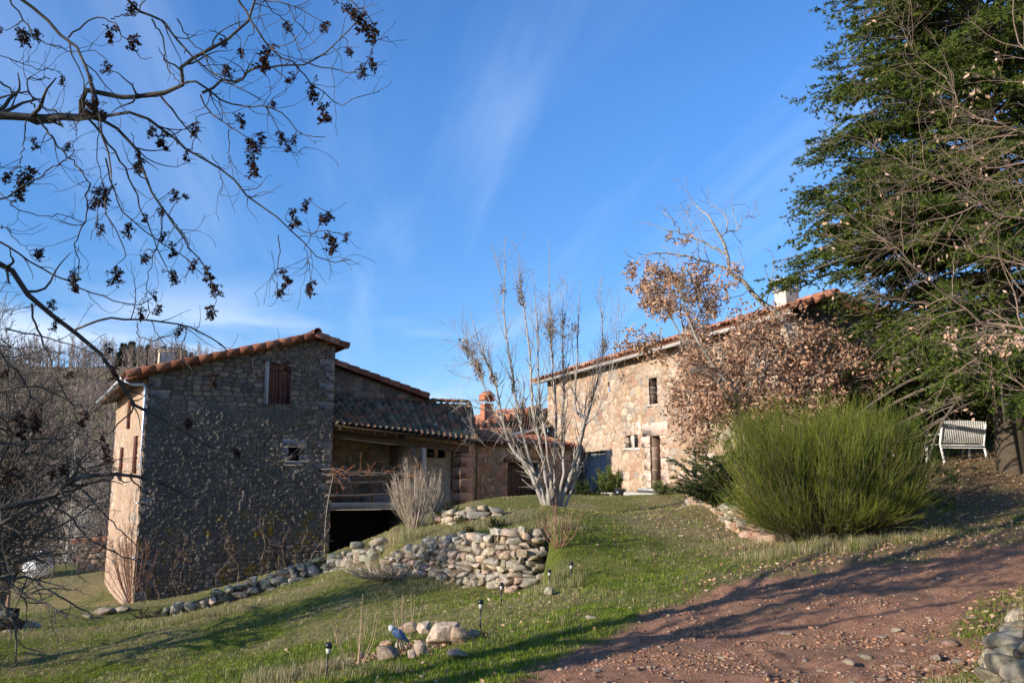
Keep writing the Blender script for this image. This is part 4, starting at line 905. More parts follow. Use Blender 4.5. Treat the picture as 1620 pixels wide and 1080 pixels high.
def rock_shape(size, seed, sub=2, cuts=5, rough=.08, boxy=.55):
    g = rng(seed); V, Fc = ICO[sub]; V = V.copy()
    V = np.sign(V) * np.abs(V) ** boxy; V /= np.abs(V).max()
    for _ in range(cuts):
        n_ = unit(g.normal(size=3)); d = g.uniform(.42, .78) if cuts > 20 else g.uniform(.55, .88) if cuts > 10 else g.uniform(.62, .9); k = V @ n_; V = V - np.where(k > d, k - d, 0)[:, None] * n_ * .9
    ph = g.uniform(0, 6, 9); s_ = 0
    for q in range(3): s_ = s_ + np.sin(V @ g.normal(size=3) * (2.5 + 2.5 * q) + ph[q]) / (q + 1)
    V = V * (1 + rough * s_[:, None])
    return V * np.array(size) / 2, Fc
def rotm(ax, an):
    ax = unit(np.array(ax, float)); K = np.array([[0, -ax[2], ax[1]], [ax[2], 0, -ax[0]], [-ax[1], ax[0], 0]]); return np.eye(3) + sin(an) * K + (1 - cos(an)) * K @ K
PAL_WALL = [(.40, .32, .24), (.36, .30, .235), (.43, .33, .25), (.33, .29, .235), (.42, .29, .22), (.39, .34, .27), (.46, .38, .29), (.30, .265, .22), (.41, .31, .22)]
PAL_MOSS = [(.24, .22, .17), (.30, .27, .22), (.20, .20, .14), (.34, .30, .25), (.27, .26, .20)]
def dry_wall(name, pts, tops, label, seed, sw=(.12, .30), shh=(.10, .19), depth=.26, pal=PAL_WALL, batter=.12, sub=2, cat="stone wall", gaps=0.0, below=.12, core=True, boxy=.6):
    g = rng(seed); pts = [np.array(p, float) for p in pts]; root = thing(name, (pts[0][0], pts[0][1], float(zt(pts[0][0], pts[0][1]))), label, cat)
    P2 = np.array([p[:2] for p in pts]); seg = np.linalg.norm(np.diff(P2, axis=0), axis=1); S = np.r_[0, np.cumsum(seg)]
    def at(s): return np.array([np.interp(s, S, P2[:, 0]), np.interp(s, S, P2[:, 1])])
    def tan_(s): a = at(max(0, s - .2)); b_ = at(min(S[-1], s + .2)); return unit(b_ - a)
    top = lambda s: np.interp(s, S, tops)
    mb = MB(); row = 0; s_h = {}
    ns = max(2, int(S[-1] / .05)); hs = np.array([float(zt(*at(s))) - below for s in np.linspace(0, S[-1], ns)]); sg = np.linspace(0, S[-1], ns); base0 = hs.copy()
    for row in range(30):
        s = g.uniform(-.1, .1); hrow = g.uniform(*shh); any_ = False
        while s < S[-1]:
            w = g.uniform(*sw) * (1.35 if g.random() < .12 else 1); c = s + w / 2; s += w * .97
            if c > S[-1]: break
            z0 = np.interp(c, sg, hs); h = hrow * g.uniform(.82, 1.2)
            if z0 + h * .55 > top(c): continue
            if gaps and g.random() < gaps: continue
            any_ = True; t_ = tan_(c); nn = np.array([t_[1], -t_[0]]); q = at(c); up_ = z0 - np.interp(c, sg, base0)
            pos = np.array([q[0] - nn[0] * (batter * up_ - g.uniform(-.03, .035)), q[1] - nn[1] * (batter * up_ - g.uniform(-.03, .035)), z0 + h / 2])
            Vr, Fc = rock_shape((w * 1.24, depth * g.uniform(.9, 1.25), h * 1.34), int(g.integers(1e9)), sub, 12, .03, boxy * .8)
            ax = np.array([[t_[0], t_[1], 0], [nn[0], nn[1], 0], [0, 0, 1]]); R_ = rotm(g.normal(size=3), g.normal() * .13)
            col = np.array(pal[g.integers(len(pal))]) * g.uniform(.78, 1.18); cv = np.broadcast_to(col, (len(Vr), 3)) * g.uniform(.86, 1.1, (len(Vr), 1))
            mb.add((Vr @ R_) @ ax + pos, Fc, cv)
        hs = hs + hrow * 1.0
        if not any_: break
    mb.build("stones", M_rock, root, smooth_=False)
    if core:
        mb = MB(); V = []; n_ = max(3, int(S[-1] / .25)); ss = np.linspace(0.03, S[-1] - .03, n_)
        for s in ss:
            t_ = tan_(s); nn = np.array([t_[1], -t_[0]]); q = at(s); zb = float(zt(*q)) - .4; tz = top(s) - .1; bo = batter * max(0, tz - zb - .4)
            for w_, z_, b_ in ((.06, zb, 0), (-.5, zb, 0), (-.5, tz, bo), (.06, tz, bo)): V.append([q[0] + nn[0] * (w_ - b_), q[1] + nn[1] * (w_ - b_), z_])
        Q = [[4 * i + k, 4 * i + 4 + k, 4 * i + 4 + (k + 1) % 4, 4 * i + (k + 1) % 4] for i in range(n_ - 1) for k in range(4)] + [[0, 1, 2, 3], [4 * n_ - 1, 4 * n_ - 2, 4 * n_ - 3, 4 * n_ - 4]]
        mb.add(np.array(V), np.array(Q), (.10, .075, .055)); mb.build("earth_core", M_rock, root)
    return root
def zpx(px, py, Y): return float(P(px, py, Y)[2])
MT = [zpx(606, 885, 18.3), zpx(640, 864, 17.6), zpx(700, 846, 16.8), zpx(760, 838, 16.1), zpx(820, 838, 15.6), zpx(862, 838, 15.7), zpx(880, 850, 16.6), zpx(892, 868, 17.6)]
dry_wall("dry_stone_wall", MW[:6], MT[:6], "tall curved dry-stone wall of rounded boulders holding the mound in the middle of the lawn", 3, (.11, .25), (.085, .145), .28, boxy=.45)
UW = [P(690, 836, 20.8), P(716, 836, 20.2), P(745, 836, 19.9), P(790, 833, 20.0), P(812, 826, 20.6)]
dry_wall("dry_stone_wall", UW, [zpx(690, 818, 20.8), zpx(716, 803, 20.2), zpx(745, 800, 19.9), zpx(790, 803, 20.0), zpx(812, 816, 20.6)], "short upper tier of pale stones on top of the mound before the porch", 4, (.16, .36), (.10, .17), .3, boxy=.45, sub=2)
LW = [P(600, 886, 19.6), P(560, 893, 20.6), P(520, 902, 21.6), P(470, 920, 21.3), P(430, 932, 21.1), P(380, 947, 21), P(330, 962, 20.8), P(285, 972, 20.6), P(225, 988, 20.4)]
dry_wall("low_stone_wall", [np.array(p) for p in LW[::-1]], [float(zt(p[0], p[1])) + h for p, h in zip(LW[::-1], (.12, .22, .3, .36, .36, .38, .42, .46, .4))], "long low tumbledown stone wall stepping down the lawn before the farmhouse", 5, (.14, .38), (.10, .19), .34, PAL_MOSS * 2 + PAL_WALL[:4], .25, gaps=.10, boxy=.5)
dry_wall("low_stone_wall", [P(-30, 985, 17.6), P(20, 985, 17.6), P(62, 975, 18.4)], [float(zt(P(-30, 985, 17.6)[0], 17.6)) + .5, float(zt(P(20, 985, 17.6)[0], 17.6)) + .42, float(zt(P(62, 975, 18.4)[0], 18.4)) + .15], "loose grey rubble stones in the grass at the left edge", 6, (.16, .34), (.11, .2), .35, PAL_MOSS + PAL_WALL[:2], .5, gaps=.25)
dry_wall("retaining_wall", RW, [zpx(1090, 780, 24), zpx(1120, 787, 20.5), zpx(1150, 797, 18), zpx(1180, 812, 16.2), zpx(1222, 845, 15.0)], "pale rough retaining wall stepping down under the dark conifer and broom", 7, (.16, .34), (.12, .24), .3, PAL_WARM, .05, boxy=.5)
BKP = [[4.06, 7.5, 0], [3.77, 7.1, 0], [3.55, 6.8, 0], [3.38, 6.5, 0], [3.36, 6.0, 0], [3.4, 5.3, 0]]
dry_wall("bank_wall", BKP, [float(zt(p[0], p[1])) + .43 for p in BKP], "big mossy boulders holding the grassy bank at the right edge of the track", 8, (.12, .26), (.09, .16), .32, [(.34, .28, .20), (.28, .24, .17), (.38, .32, .24), (.24, .21, .15)], .35, sub=3, boxy=.6)
def rock(px, py, w, h, dpt, seed, label, col=(.50, .38, .28), rz=0, sink=.15, group=None, name="boulder", cat="rock", sub=3, tilt=0.0):
    q = np.array(hit(px, py)); q[2] = float(zt(q[0], q[1])); V, Fc = rock_shape((w, dpt, h), seed, sub, 24, .03, .75); g = rng(seed)
    V = V @ rotm((0, 1, 0), tilt) @ rotm((0, 0, 1), rz); V[:, 2] += h * (.5 - sink)
    c = np.broadcast_to(np.array(col) * .82, (len(V), 3)) * g.uniform(.85, 1.12, (len(V), 1))
    o = mesh_obj(name, V, Fc, M_rock, colors=c); o.location = q; return tag(o, label, cat, group)
rock(700, 1022, .58, .42, .42, 11, "largest tan boulder with a slanting face in the small rock bed", (.55, .42, .31), .2, tilt=.35)
rock(728, 1019, .3, .28, .3, 12, "brown boulder leaning on the right side of the largest one", (.42, .31, .22), .5, tilt=-.3)
rock(651, 1003, .42, .24, .35, 13, "flat-topped reddish boulder behind the blue bird ornament", (.50, .36, .26), -.2)
rock(672, 1007, .26, .26, .25, 14, "pointed pale rock between the flat-topped and the largest boulder", (.56, .44, .33), .5, tilt=.4)
rock(665, 1036, .24, .24, .2, 15, "upright ridged rock at the foot of the largest boulder", (.46, .35, .26), .1, tilt=.2)
rock(652, 1045, .16, .17, .16, 16, "small upright rock left of the ridged rock", (.46, .35, .27))
rock(612, 1048, .42, .2, .3, 17, "low dark brown rock at the front of the small rock bed", (.30, .23, .17), .4)
rock(634, 1022, .2, .1, .2, 18, "small pale stone just right of the blue bird ornament", (.56, .46, .36))
rock(750, 1010, .3, .14, .2, 19, "brown rock at the right end of the small rock bed", (.40, .30, .22), .2)
rock(610, 1022, .3, .12, .2, 20, "low reddish stone left of the blue bird ornament", (.46, .29, .2), .5)
rock(570, 1043, .1, .09, .1, 21, "fist-sized reddish stone near the sapling foot", (.5, .36, .3), sub=2)
rock(720, 1044, .3, .1, .22, 22, "flat brownish stone lying in shade right of the rock bed", (.33, .26, .2), .3)
rock(935, 982, .2, .08, .14, 23, "flat pale stone lying alone on the lawn edge by the track", (.5, .4, .3), .3)
rock(868, 944, .22, .2, .2, 24, "round pale boulder at the right foot of the tall curved wall", (.50, .43, .3), .3)
for k, (px, py, w) in enumerate([(165, 972, .9), (195, 966, .6), (138, 978, .5)]): rock(px, py, w, w * .3, w * .5, 60 + k, ["broad flat brown stone at the foot of the downpipe corner", "brown stone close against the downpipe corner", "small flat stone left of the downpipe corner"][k], (.33, .27, .22), .3 * k)
for k, (px, py, w) in enumerate([(1425, 1010, .3), (1448, 1015, .22), (1530, 1022, .42), (1570, 1012, .26), (1585, 1020, .34), (1488, 930 + 95, .24), (1420, 1042, .36)][:7]): pass
g = rng(77); k = 0
for px, py, w in [(1243, 1000, .34), (1396, 1002, .24), (1418, 996, .3), (1500, 1013, .42), (1462, 1008, .2), (1370, 1036, .3), (1340, 1050, .24), (1425, 1048, .32), (1300, 1052, .2), (1480, 1040, .34), (945, 1062, .26), (1000, 1056, .24), (960, 1076, .2), (1486, 915, .24), (1540, 977, .2), (1100, 1003, .2), (1386, 962, .12), (1275, 1036, .16), (1140, 1036, .18), (1215, 1068, .2), (1546, 1060, .2), (1060, 1070, .18), (1350, 1010, .13), (1450, 1062, .26), (1395, 1072, .22), (1515, 1046, .24), (1160, 985, .14), (1310, 975, .12), (1190, 1015, .13), (1250, 958, .14), (1450, 940, .13), (1090, 1040, .12), (1020, 1022, .11), (1350, 1075, .18), (1260, 1076, .14)]:
    w *= .62; rock(px, py, w, w * g.uniform(.3, .5), w * g.uniform(.5, .8), 200 + k, "pale weathered stone bedded in the red dirt track", [(.34, .24, .18), (.30, .24, .19), (.38, .30, .23), (.32, .20, .15)][k % 4], g.uniform(0, 3), .3, "loose stones bedded in the dirt track", "track_stone", "stone", sub=2); k += 1

# gravel, countless
def scatter(n, x0, x1, y0, y1, seed, wfun):
    g = rng(seed); out = []; tot = 0
    while tot < n:
        # sample in view-like wedge: denser near the camera
        y = y0 * (y1 / y0) ** g.random(n * 2); x = y * g.uniform(x0, x1, n * 2); keep = g.random(n * 2) < wfun(x, y)
        q = np.stack([x[keep], y[keep]], 1); out.append(q); tot += len(q)
        if len(out) > 30: break
    return np.concatenate(out)[:n]
def in_house(x, y):
    r = np.zeros(x.shape, bool)
    for fr, u0, u1, w0, w1 in ((FH, 0, tW, -9.2, .02), (FB, tW - .1, 12, -6, .05), (FH, tW, 11.8, -3, .0), (FR, 0, LEN, -8, .03), (F2_, 0, L2, -6, .03)):
        u = (x - fr.O[0]) * fr.d[0] + (y - fr.O[1]) * fr.d[1]; w = (x - fr.O[0]) * fr.n[0] + (y - fr.O[1]) * fr.n[1]
        r |= (u > u0) & (u < u1) & (w > w0) & (w < w1)
    return r
def wgrav(x, y): return road_mask(x, y) * (.12 + .88 * smooth(.46, .60, fbm(x * 1.1, y * 1.5, 99, 4)))
q = scatter(17000, -.3, .75, 5.2, 17, 5, wgrav); g = rng(6); N = len(q)
V0, F0 = ICO[0]; sz = .004 + .009 * g.random(N) ** 2 + .014 * (g.random(N) < .04); sc = np.stack([sz * g.uniform(.8, 1.6, N), sz * g.uniform(.7, 1.2, N), sz * g.uniform(.4, .8, N)], 1)
th = g.uniform(0, 6.3, N); Vx = V0[None] * sc[:, None] * (1 + g.uniform(-.38, .38, (N, 12, 1))); Vr = np.stack([Vx[..., 0] * np.cos(th)[:, None] - Vx[..., 1] * np.sin(th)[:, None], Vx[..., 0] * np.sin(th)[:, None] + Vx[..., 1] * np.cos(th)[:, None], Vx[..., 2]], -1)
Vr += np.stack([q[:, 0], q[:, 1], zt(q[:, 0], q[:, 1]) + sz * .25], 1)[:, None]
cg = tint(N, 0, .3, 7, [(.38, .19, .12), (.33, .17, .11), (.37, .23, .15), (.30, .18, .12), (.38, .28, .21), (.26, .13, .08)])
mb = MB(); mb.add(Vr.reshape(-1, 3), (F0[None] + (np.arange(N) * 12)[:, None, None]).reshape(-1, 3), np.repeat(cg, 12, 0)); o = mb.build("gravel", M_rock); tag(o, "reddish gravel and grit strewn over the dirt track", "gravel", kind='stuff')

# ------------------------------------------------------------------ grass and fallen leaves
def blades(pos, n_per, hgt, wid, cols, seed, lean=.5, spread=.02, segs=1):
    g = rng(seed); N = len(pos); pos = np.repeat(pos, n_per, 0); cols = np.repeat(cols, n_per, 0); M = len(pos)
    pos = pos + np.c_[g.normal(size=(M, 2)) * spread, np.zeros(M)]
    hgt = np.repeat(np.broadcast_to(hgt, (N,)), n_per) * g.uniform(.5, 1.25, M); th = g.uniform(0, 2 * pi, M); ln = g.uniform(0, lean, M)
    dx = np.cos(th) * ln * hgt; dy = np.sin(th) * ln * hgt; s = np.stack([-np.sin(th), np.cos(th), np.zeros(M)], 1) * (wid * g.uniform(.6, 1.2, M) / 2)[:, None]
    mid = pos + np.stack([dx * .3, dy * .3, hgt * .55], 1); tip = pos + np.stack([dx, dy, hgt * (1 - ln * .35)], 1)
    V = np.stack([pos - s - [0, 0, .02], pos + s - [0, 0, .02], mid + s * .8, mid - s * .8, tip], 1).reshape(-1, 3); b = (np.arange(M) * 5)[:, None]
    cc = cols * g.uniform(.75, 1.25, (M, 1)); cc = np.repeat(cc, 5, 0)
    return V, np.hstack([b, b + 1, b + 2, b + 3]), np.hstack([b + 3, b + 2, b + 4]), cc
def wgrass(x, y): return (1 - road_mask(x, y)) * (1 - .8 * litter_mask(x, y)) * (~in_house(x, y))
q = scatter(78000, -.68, .68, 5.0, 40, 15, wgrass); N = len(q); g = rng(16)
stw = smooth(.40, .66, fbm(q[:, 0] * .7, q[:, 1] * .7, 71, 4)) * .8 + .35 * smooth(14, 20, q[:, 1])
isd = g.random(N) < np.clip(stw * .55 + .05, 0, 1)
cols = np.where(isd[:, None], tint(N, 0, .2, 1, [(.42, .35, .17), (.33, .29, .12), (.50, .42, .24)]), tint(N, 0, .2, 2, [(.15, .22, .02), (.20, .27, .025), (.11, .17, .015), (.25, .28, .05)]))
pz = np.stack([q[:, 0], q[:, 1], zt(q[:, 0], q[:, 1])], 1)
hg = g.uniform(.022, .05, N) * (1 + 1.0 * smooth(.62, .75, fbm(q[:, 0] * 1.6, q[:, 1] * 1.6, 81, 3)))
V, Q4, T3, cc = blades(pz, 4, hg, .0065, cols, 17, .9, .02 ); 
# blades must stay wide enough to cover at distance
mb = MB(); mb.add(V, [Q4, T3], cc)
# taller dry tufts: bank at the right, foot of the broom, mound top, lower left foreground, along the walls
def tufts(cx, cy, rx, ry, n, hgt, per, pal, seed, lean=.7, wid=.005, sp=.05):
    g = rng(seed); r = np.sqrt(g.random(n)); th = g.uniform(0, 6.3, n); x = cx + rx * r * np.cos(th); y = cy + ry * r * np.sin(th); p3 = np.stack([x, y, zt(x, y)], 1)
    V, Q4, T3, c = blades(p3, per, g.uniform(hgt * .5, hgt, n), wid, tint(n, 0, .25, seed, pal), seed, lean, sp); mb.add(V, [Q4, T3], c)
DRY = [(.42, .34, .19), (.34, .28, .14), (.50, .42, .26), (.26, .26, .09)]; MIX = [(.20, .22, .06), (.32, .27, .12), (.14, .18, .04), (.42, .35, .2)]
tufts(5.15, 7.7, .8, 1.0, 1500, .16, 9, DRY + MIX, 31, 1.1, .004); tufts(4.35, 6.9, .5, .6, 700, .14, 9, DRY + MIX, 32, 1.2, .004)
tufts(3.3, 6.6, .3, .5, 500, .06, 8, MIX, 33)
q = hit(1290, 868); tufts(q[0] + .2, q[1], 1.4, .4, 500, .2, 8, DRY + MIX, 34, .8)
q = hit(1180, 862); tufts(q[0], q[1], .8, .4, 200, .12, 8, DRY + MIX, 35)
for (px, py, rx, ry, n, h) in ((660, 930, .9, .5, 400, .13), (780, 830, 1.0, .6, 300, .2), (630, 855, .7, .8, 300, .25), (860, 860, .6, .8, 260, .2), (880, 925, .4, .5, 160, .22), (475, 912, 1.0, .2, 120, .16), (330, 975, .9, .25, 160, .2), (250, 990, .9, .3, 180, .22), (560, 905, .8, .3, 160, .15), (1450, 850, 1.2, .5, 200, .14), (890, 830, .5, .4, 120, .14)):
    q = hit(px, py); tufts(q[0], q[1], rx, ry, n, h, 7, DRY + MIX, int(px + py))
q = hit(470, 1076); tufts(q[0], q[1], .55, .35, 260, .22, 8, DRY + [(.12, .13, .05)], 41); q = hit(570, 1070); tufts(q[0], q[1], .5, .25, 160, .12, 8, MIX, 42)
for k, (px, py) in enumerate([(300, 945), (360, 1000), (90, 1010), (420, 1060), (380, 990), (860, 1000), (1010, 930), (150, 940)]):
    q = hit(px, py); tufts(q[0], q[1], .8, .5, 70, .1, 6, MIX, 50 + k)
o = mb.build("grass", M_grass); tag(o, "short winter grass with straw-coloured tufts over the sloping lawn", "grass", kind='stuff')
def wleaf(x, y): return np.clip(.05 + .95 * litter_mask(x, y), 0, 1) * (1 - .9 * road_mask(x, y)) * (~in_house(x, y))
q = scatter(9000, -.3, .75, 5.4, 26, 25, wleaf); N = len(q); g = rng(26)
D = unit(np.c_[g.normal(size=(N, 2)), g.uniform(-.15, .35, N)]); mb = MB()
leaf_mesh(mb, np.stack([q[:, 0], q[:, 1], zt(q[:, 0], q[:, 1]) + g.uniform(.008, .03, N)], 1), D, g.uniform(.035, .075, N), g.uniform(.02, .04, N), tint(N, 0, .3, 8, [(.42, .24, .13), (.34, .18, .10), (.50, .32, .2), (.24, .13, .08), (.55, .40, .28)]), 27, .5)
o = mb.build("fallen_leaves", M_leaf_brown); tag(o, "fallen brown oak leaves strewn over lawn and track", "leaves", kind='stuff')

# ------------------------------------------------------------------ small garden things
def solar_lamp(px, pyb, H, label):
    q = np.array(hit(px, pyb)); q[2] = float(zt(q[0], q[1])); t = thing("solar_garden_lamp", q, label, "garden lamp", "solar garden lamps along the lawn edge")
    g = rng(int(px)); ln = np.array([g.normal() * .03, g.normal() * .03, 1.0]); r = .028
    mb = MB(); mb.tube([q - ln * .05, q + ln * H * .72], .009, 8); mb.build("stake", M_black, t)
    mb = MB(); mb.tube([q + ln * H * .70, q + ln * H * .72, q + ln * H * .86], [.012, r * .8, r * .85], 14); mb.build("lens", M_lampglass, t)
    mb = MB(); mb.tube([q + ln * H * .86, q + ln * H * .862, q + ln * H * .95, q + ln * H], [r * .85, r * 1.25, r * 1.25, r * .8], 14); mb.build("cap", M_black, t)
solar_lamp(516, 1076, .36, "nearest solar stake lamp beside the sapling, at the bottom edge")
solar_lamp(760, 998, .37, "solar stake lamp just right of the boulders")
solar_lamp(793, 958, .34, "solar stake lamp right at the foot of the curved wall")
solar_lamp(870, 932, .30, "short solar stake lamp under the red twigs right of the curved wall")
solar_lamp(905, 922, .34, "farthest right solar stake lamp alone on the lawn")
# glazed bird ornament on a stick
q = np.array(hit(629, 1032)); q[2] = float(zt(q[0], q[1]))
bd = thing("bird_ornament", q, "small blue bird ornament with a white head perched in the rock bed", "ornament")
mb = MB(); mb.tube([q - Z3 * .05, q + Z3 * .16], .012, 8); mb.build("stick", M_wood_old, bd)
c = q + Z3 * .21; ax = unit(np.array([-.75, -.25, .62])); mb = MB(); mb.tube([c - ax * .17, c - ax * .12, c - ax * .06, c, c + ax * .05, c + ax * .08], [.008, .02, .045, .055, .042, .02], 14); mb.build("body", M_blue, bd, smooth_=True)
mb = MB(); h = c + ax * .1; V, Fc = ICO[2]; mb.add(V * .036 + h, Fc); hd_ = mb.build("head", M_white, bd, smooth_=True)
mb = MB(); mb.tube([h + np.array([-.03, -.01, 0]), h + np.array([-.062, -.02, -.008])], [.01, .001], 8); mb.build("beak", M_black, hd_)
# white wrapped ball far left
q = P(58, 912, 36.0); q[2] = float(zt(q[0], q[1])); V, Fc = ICO[3]; g = rng(9); V = V.copy()
dsp = 1 + .10 * np.sin(V @ np.array([3.1, 5, 2])) * np.cos(V @ np.array([6, -3, 4.2])) + .02 * np.sin(V @ np.array([11, 7, -9]))
V = V * dsp[:, None] * np.array([.52, .5, .55]) + [0, 0, .5]
o = mesh_obj("wrapped_shrub", V, Fc, M_whitecloth, smooth_=True); o.location = q; tag(o, "round shrub wrapped in bright white fleece on the far left lawn", "wrapped plant")
# white slatted bench under the cedar
bc = P(1524, 735, 21.3); bz0 = float(zt(bc[0], bc[1])); bdv = unit(np.array([.97, .24])); FBn = Fr((bc[0], bc[1]), bdv, np.array([bdv[1], -bdv[0]]))
bench = thing("garden_bench", (bc[0], bc[1], bz0), "white slatted garden bench seen from behind under the cedar", "bench")
BWd = .62; sz_ = bz0 + .42
for s_ in (-BWd, BWd - .02):
    mb = MB(); mb.tube([FBn.p(s_, .12, bz0 - .03), FBn.p(s_ + .02, .0, sz_), FBn.p(s_, .14, sz_ + .48)], .03, 8); mb.build("leg", M_white, bench)
    mb = MB(); mb.tube([FBn.p(s_, -.48, bz0 - .03), FBn.p(s_, -.44, sz_)], .03, 8); mb.build("leg", M_white, bench)
    mb = MB(); fbox(mb, FBn, s_ - .03, s_ + .03, -.46, .08, sz_ + .2, sz_ + .24); mb.build("armrest", M_white, bench)
br_ = MB()
for k in range(25):
    u = -BWd + .02 + k * (2 * BWd - .04) / 24; p0 = FBn.p(u, .02, sz_ + .02); p1 = FBn.p(u, .15, sz_ + .52 + .03 * cos(u * 2)); t_ = unit(p1 - p0); br_.box((p0 + p1) / 2, (.032, .012, np.linalg.norm(p1 - p0)), np.array([FBn.d, np.cross(t_, FBn.d) * -1, t_]))
for zz, w_ in ((.06, .03), (.44, .13)): fbox(br_, FBn, -BWd, BWd, w_ - .02 - .02, w_ - .01, sz_ + zz - .02, sz_ + zz + .03)
br_.build("backrest", M_white, bench)
mb = MB()
for k in range(7): fbox(mb, FBn, -BWd, BWd, -.44 + k * .065, -.40 + k * .065, sz_ - .02, sz_, bev=.003)
mb.build("seat", M_white, bench)
mb = MB(); fbox(mb, FBn, -BWd, BWd, .03, .06, sz_ - .1, sz_ - .03); mb.build("rail", M_white, bench)

# ------------------------------------------------------------------ trees and shrubs
def trace(pts, Y, n=14, jit=0.0, seed=0):
    """pts: pixel outline of one limb; Y: depth or (start, end) depth -> smooth 3-D polyline"""
    Y0, Y1 = Y if isinstance(Y, tuple) else (Y, Y); m_ = len(pts)
    q = np.array([P(p[0], p[1], Y0 + (Y1 - Y0) * i / (m_ - 1)) for i, p in enumerate(pts)])
    if m_ > 2: q[1:-1, :] += rng(seed + m_).normal(0, .012, (m_ - 2, 3)) * np.array([.3, 6, .3]) * (Y0 / 8)
    return resample(q, n, jit, rng(seed))
def batch(lst, r0, r1):
    Pt = np.stack(lst); n = Pt.shape[1]; M = len(lst)
    r0 = np.broadcast_to(np.array(r0, float), (M,)); r1 = np.broadcast_to(np.array(r1, float), (M,))
    t = np.linspace(0, 1, n)[None] ** .8; return Pt, r0[:, None] * (1 - t) + r1[:, None] * t
def bark_build(root, name, lst, m, sides, col=(1, 1, 1)):
    mb = MB()
    for (Pt, R), sd_, c in zip(lst, sides, col if isinstance(col, list) else [col] * len(lst)): add_tubes(mb, Pt, R, sd_, c)
    return mb.build(name, m, root, smooth_=True)
def root_thing(name, xy, label, cat, group=None):
    return thing(name, (xy[0], xy[1], float(zt(xy[0], xy[1]))), label, cat, group)

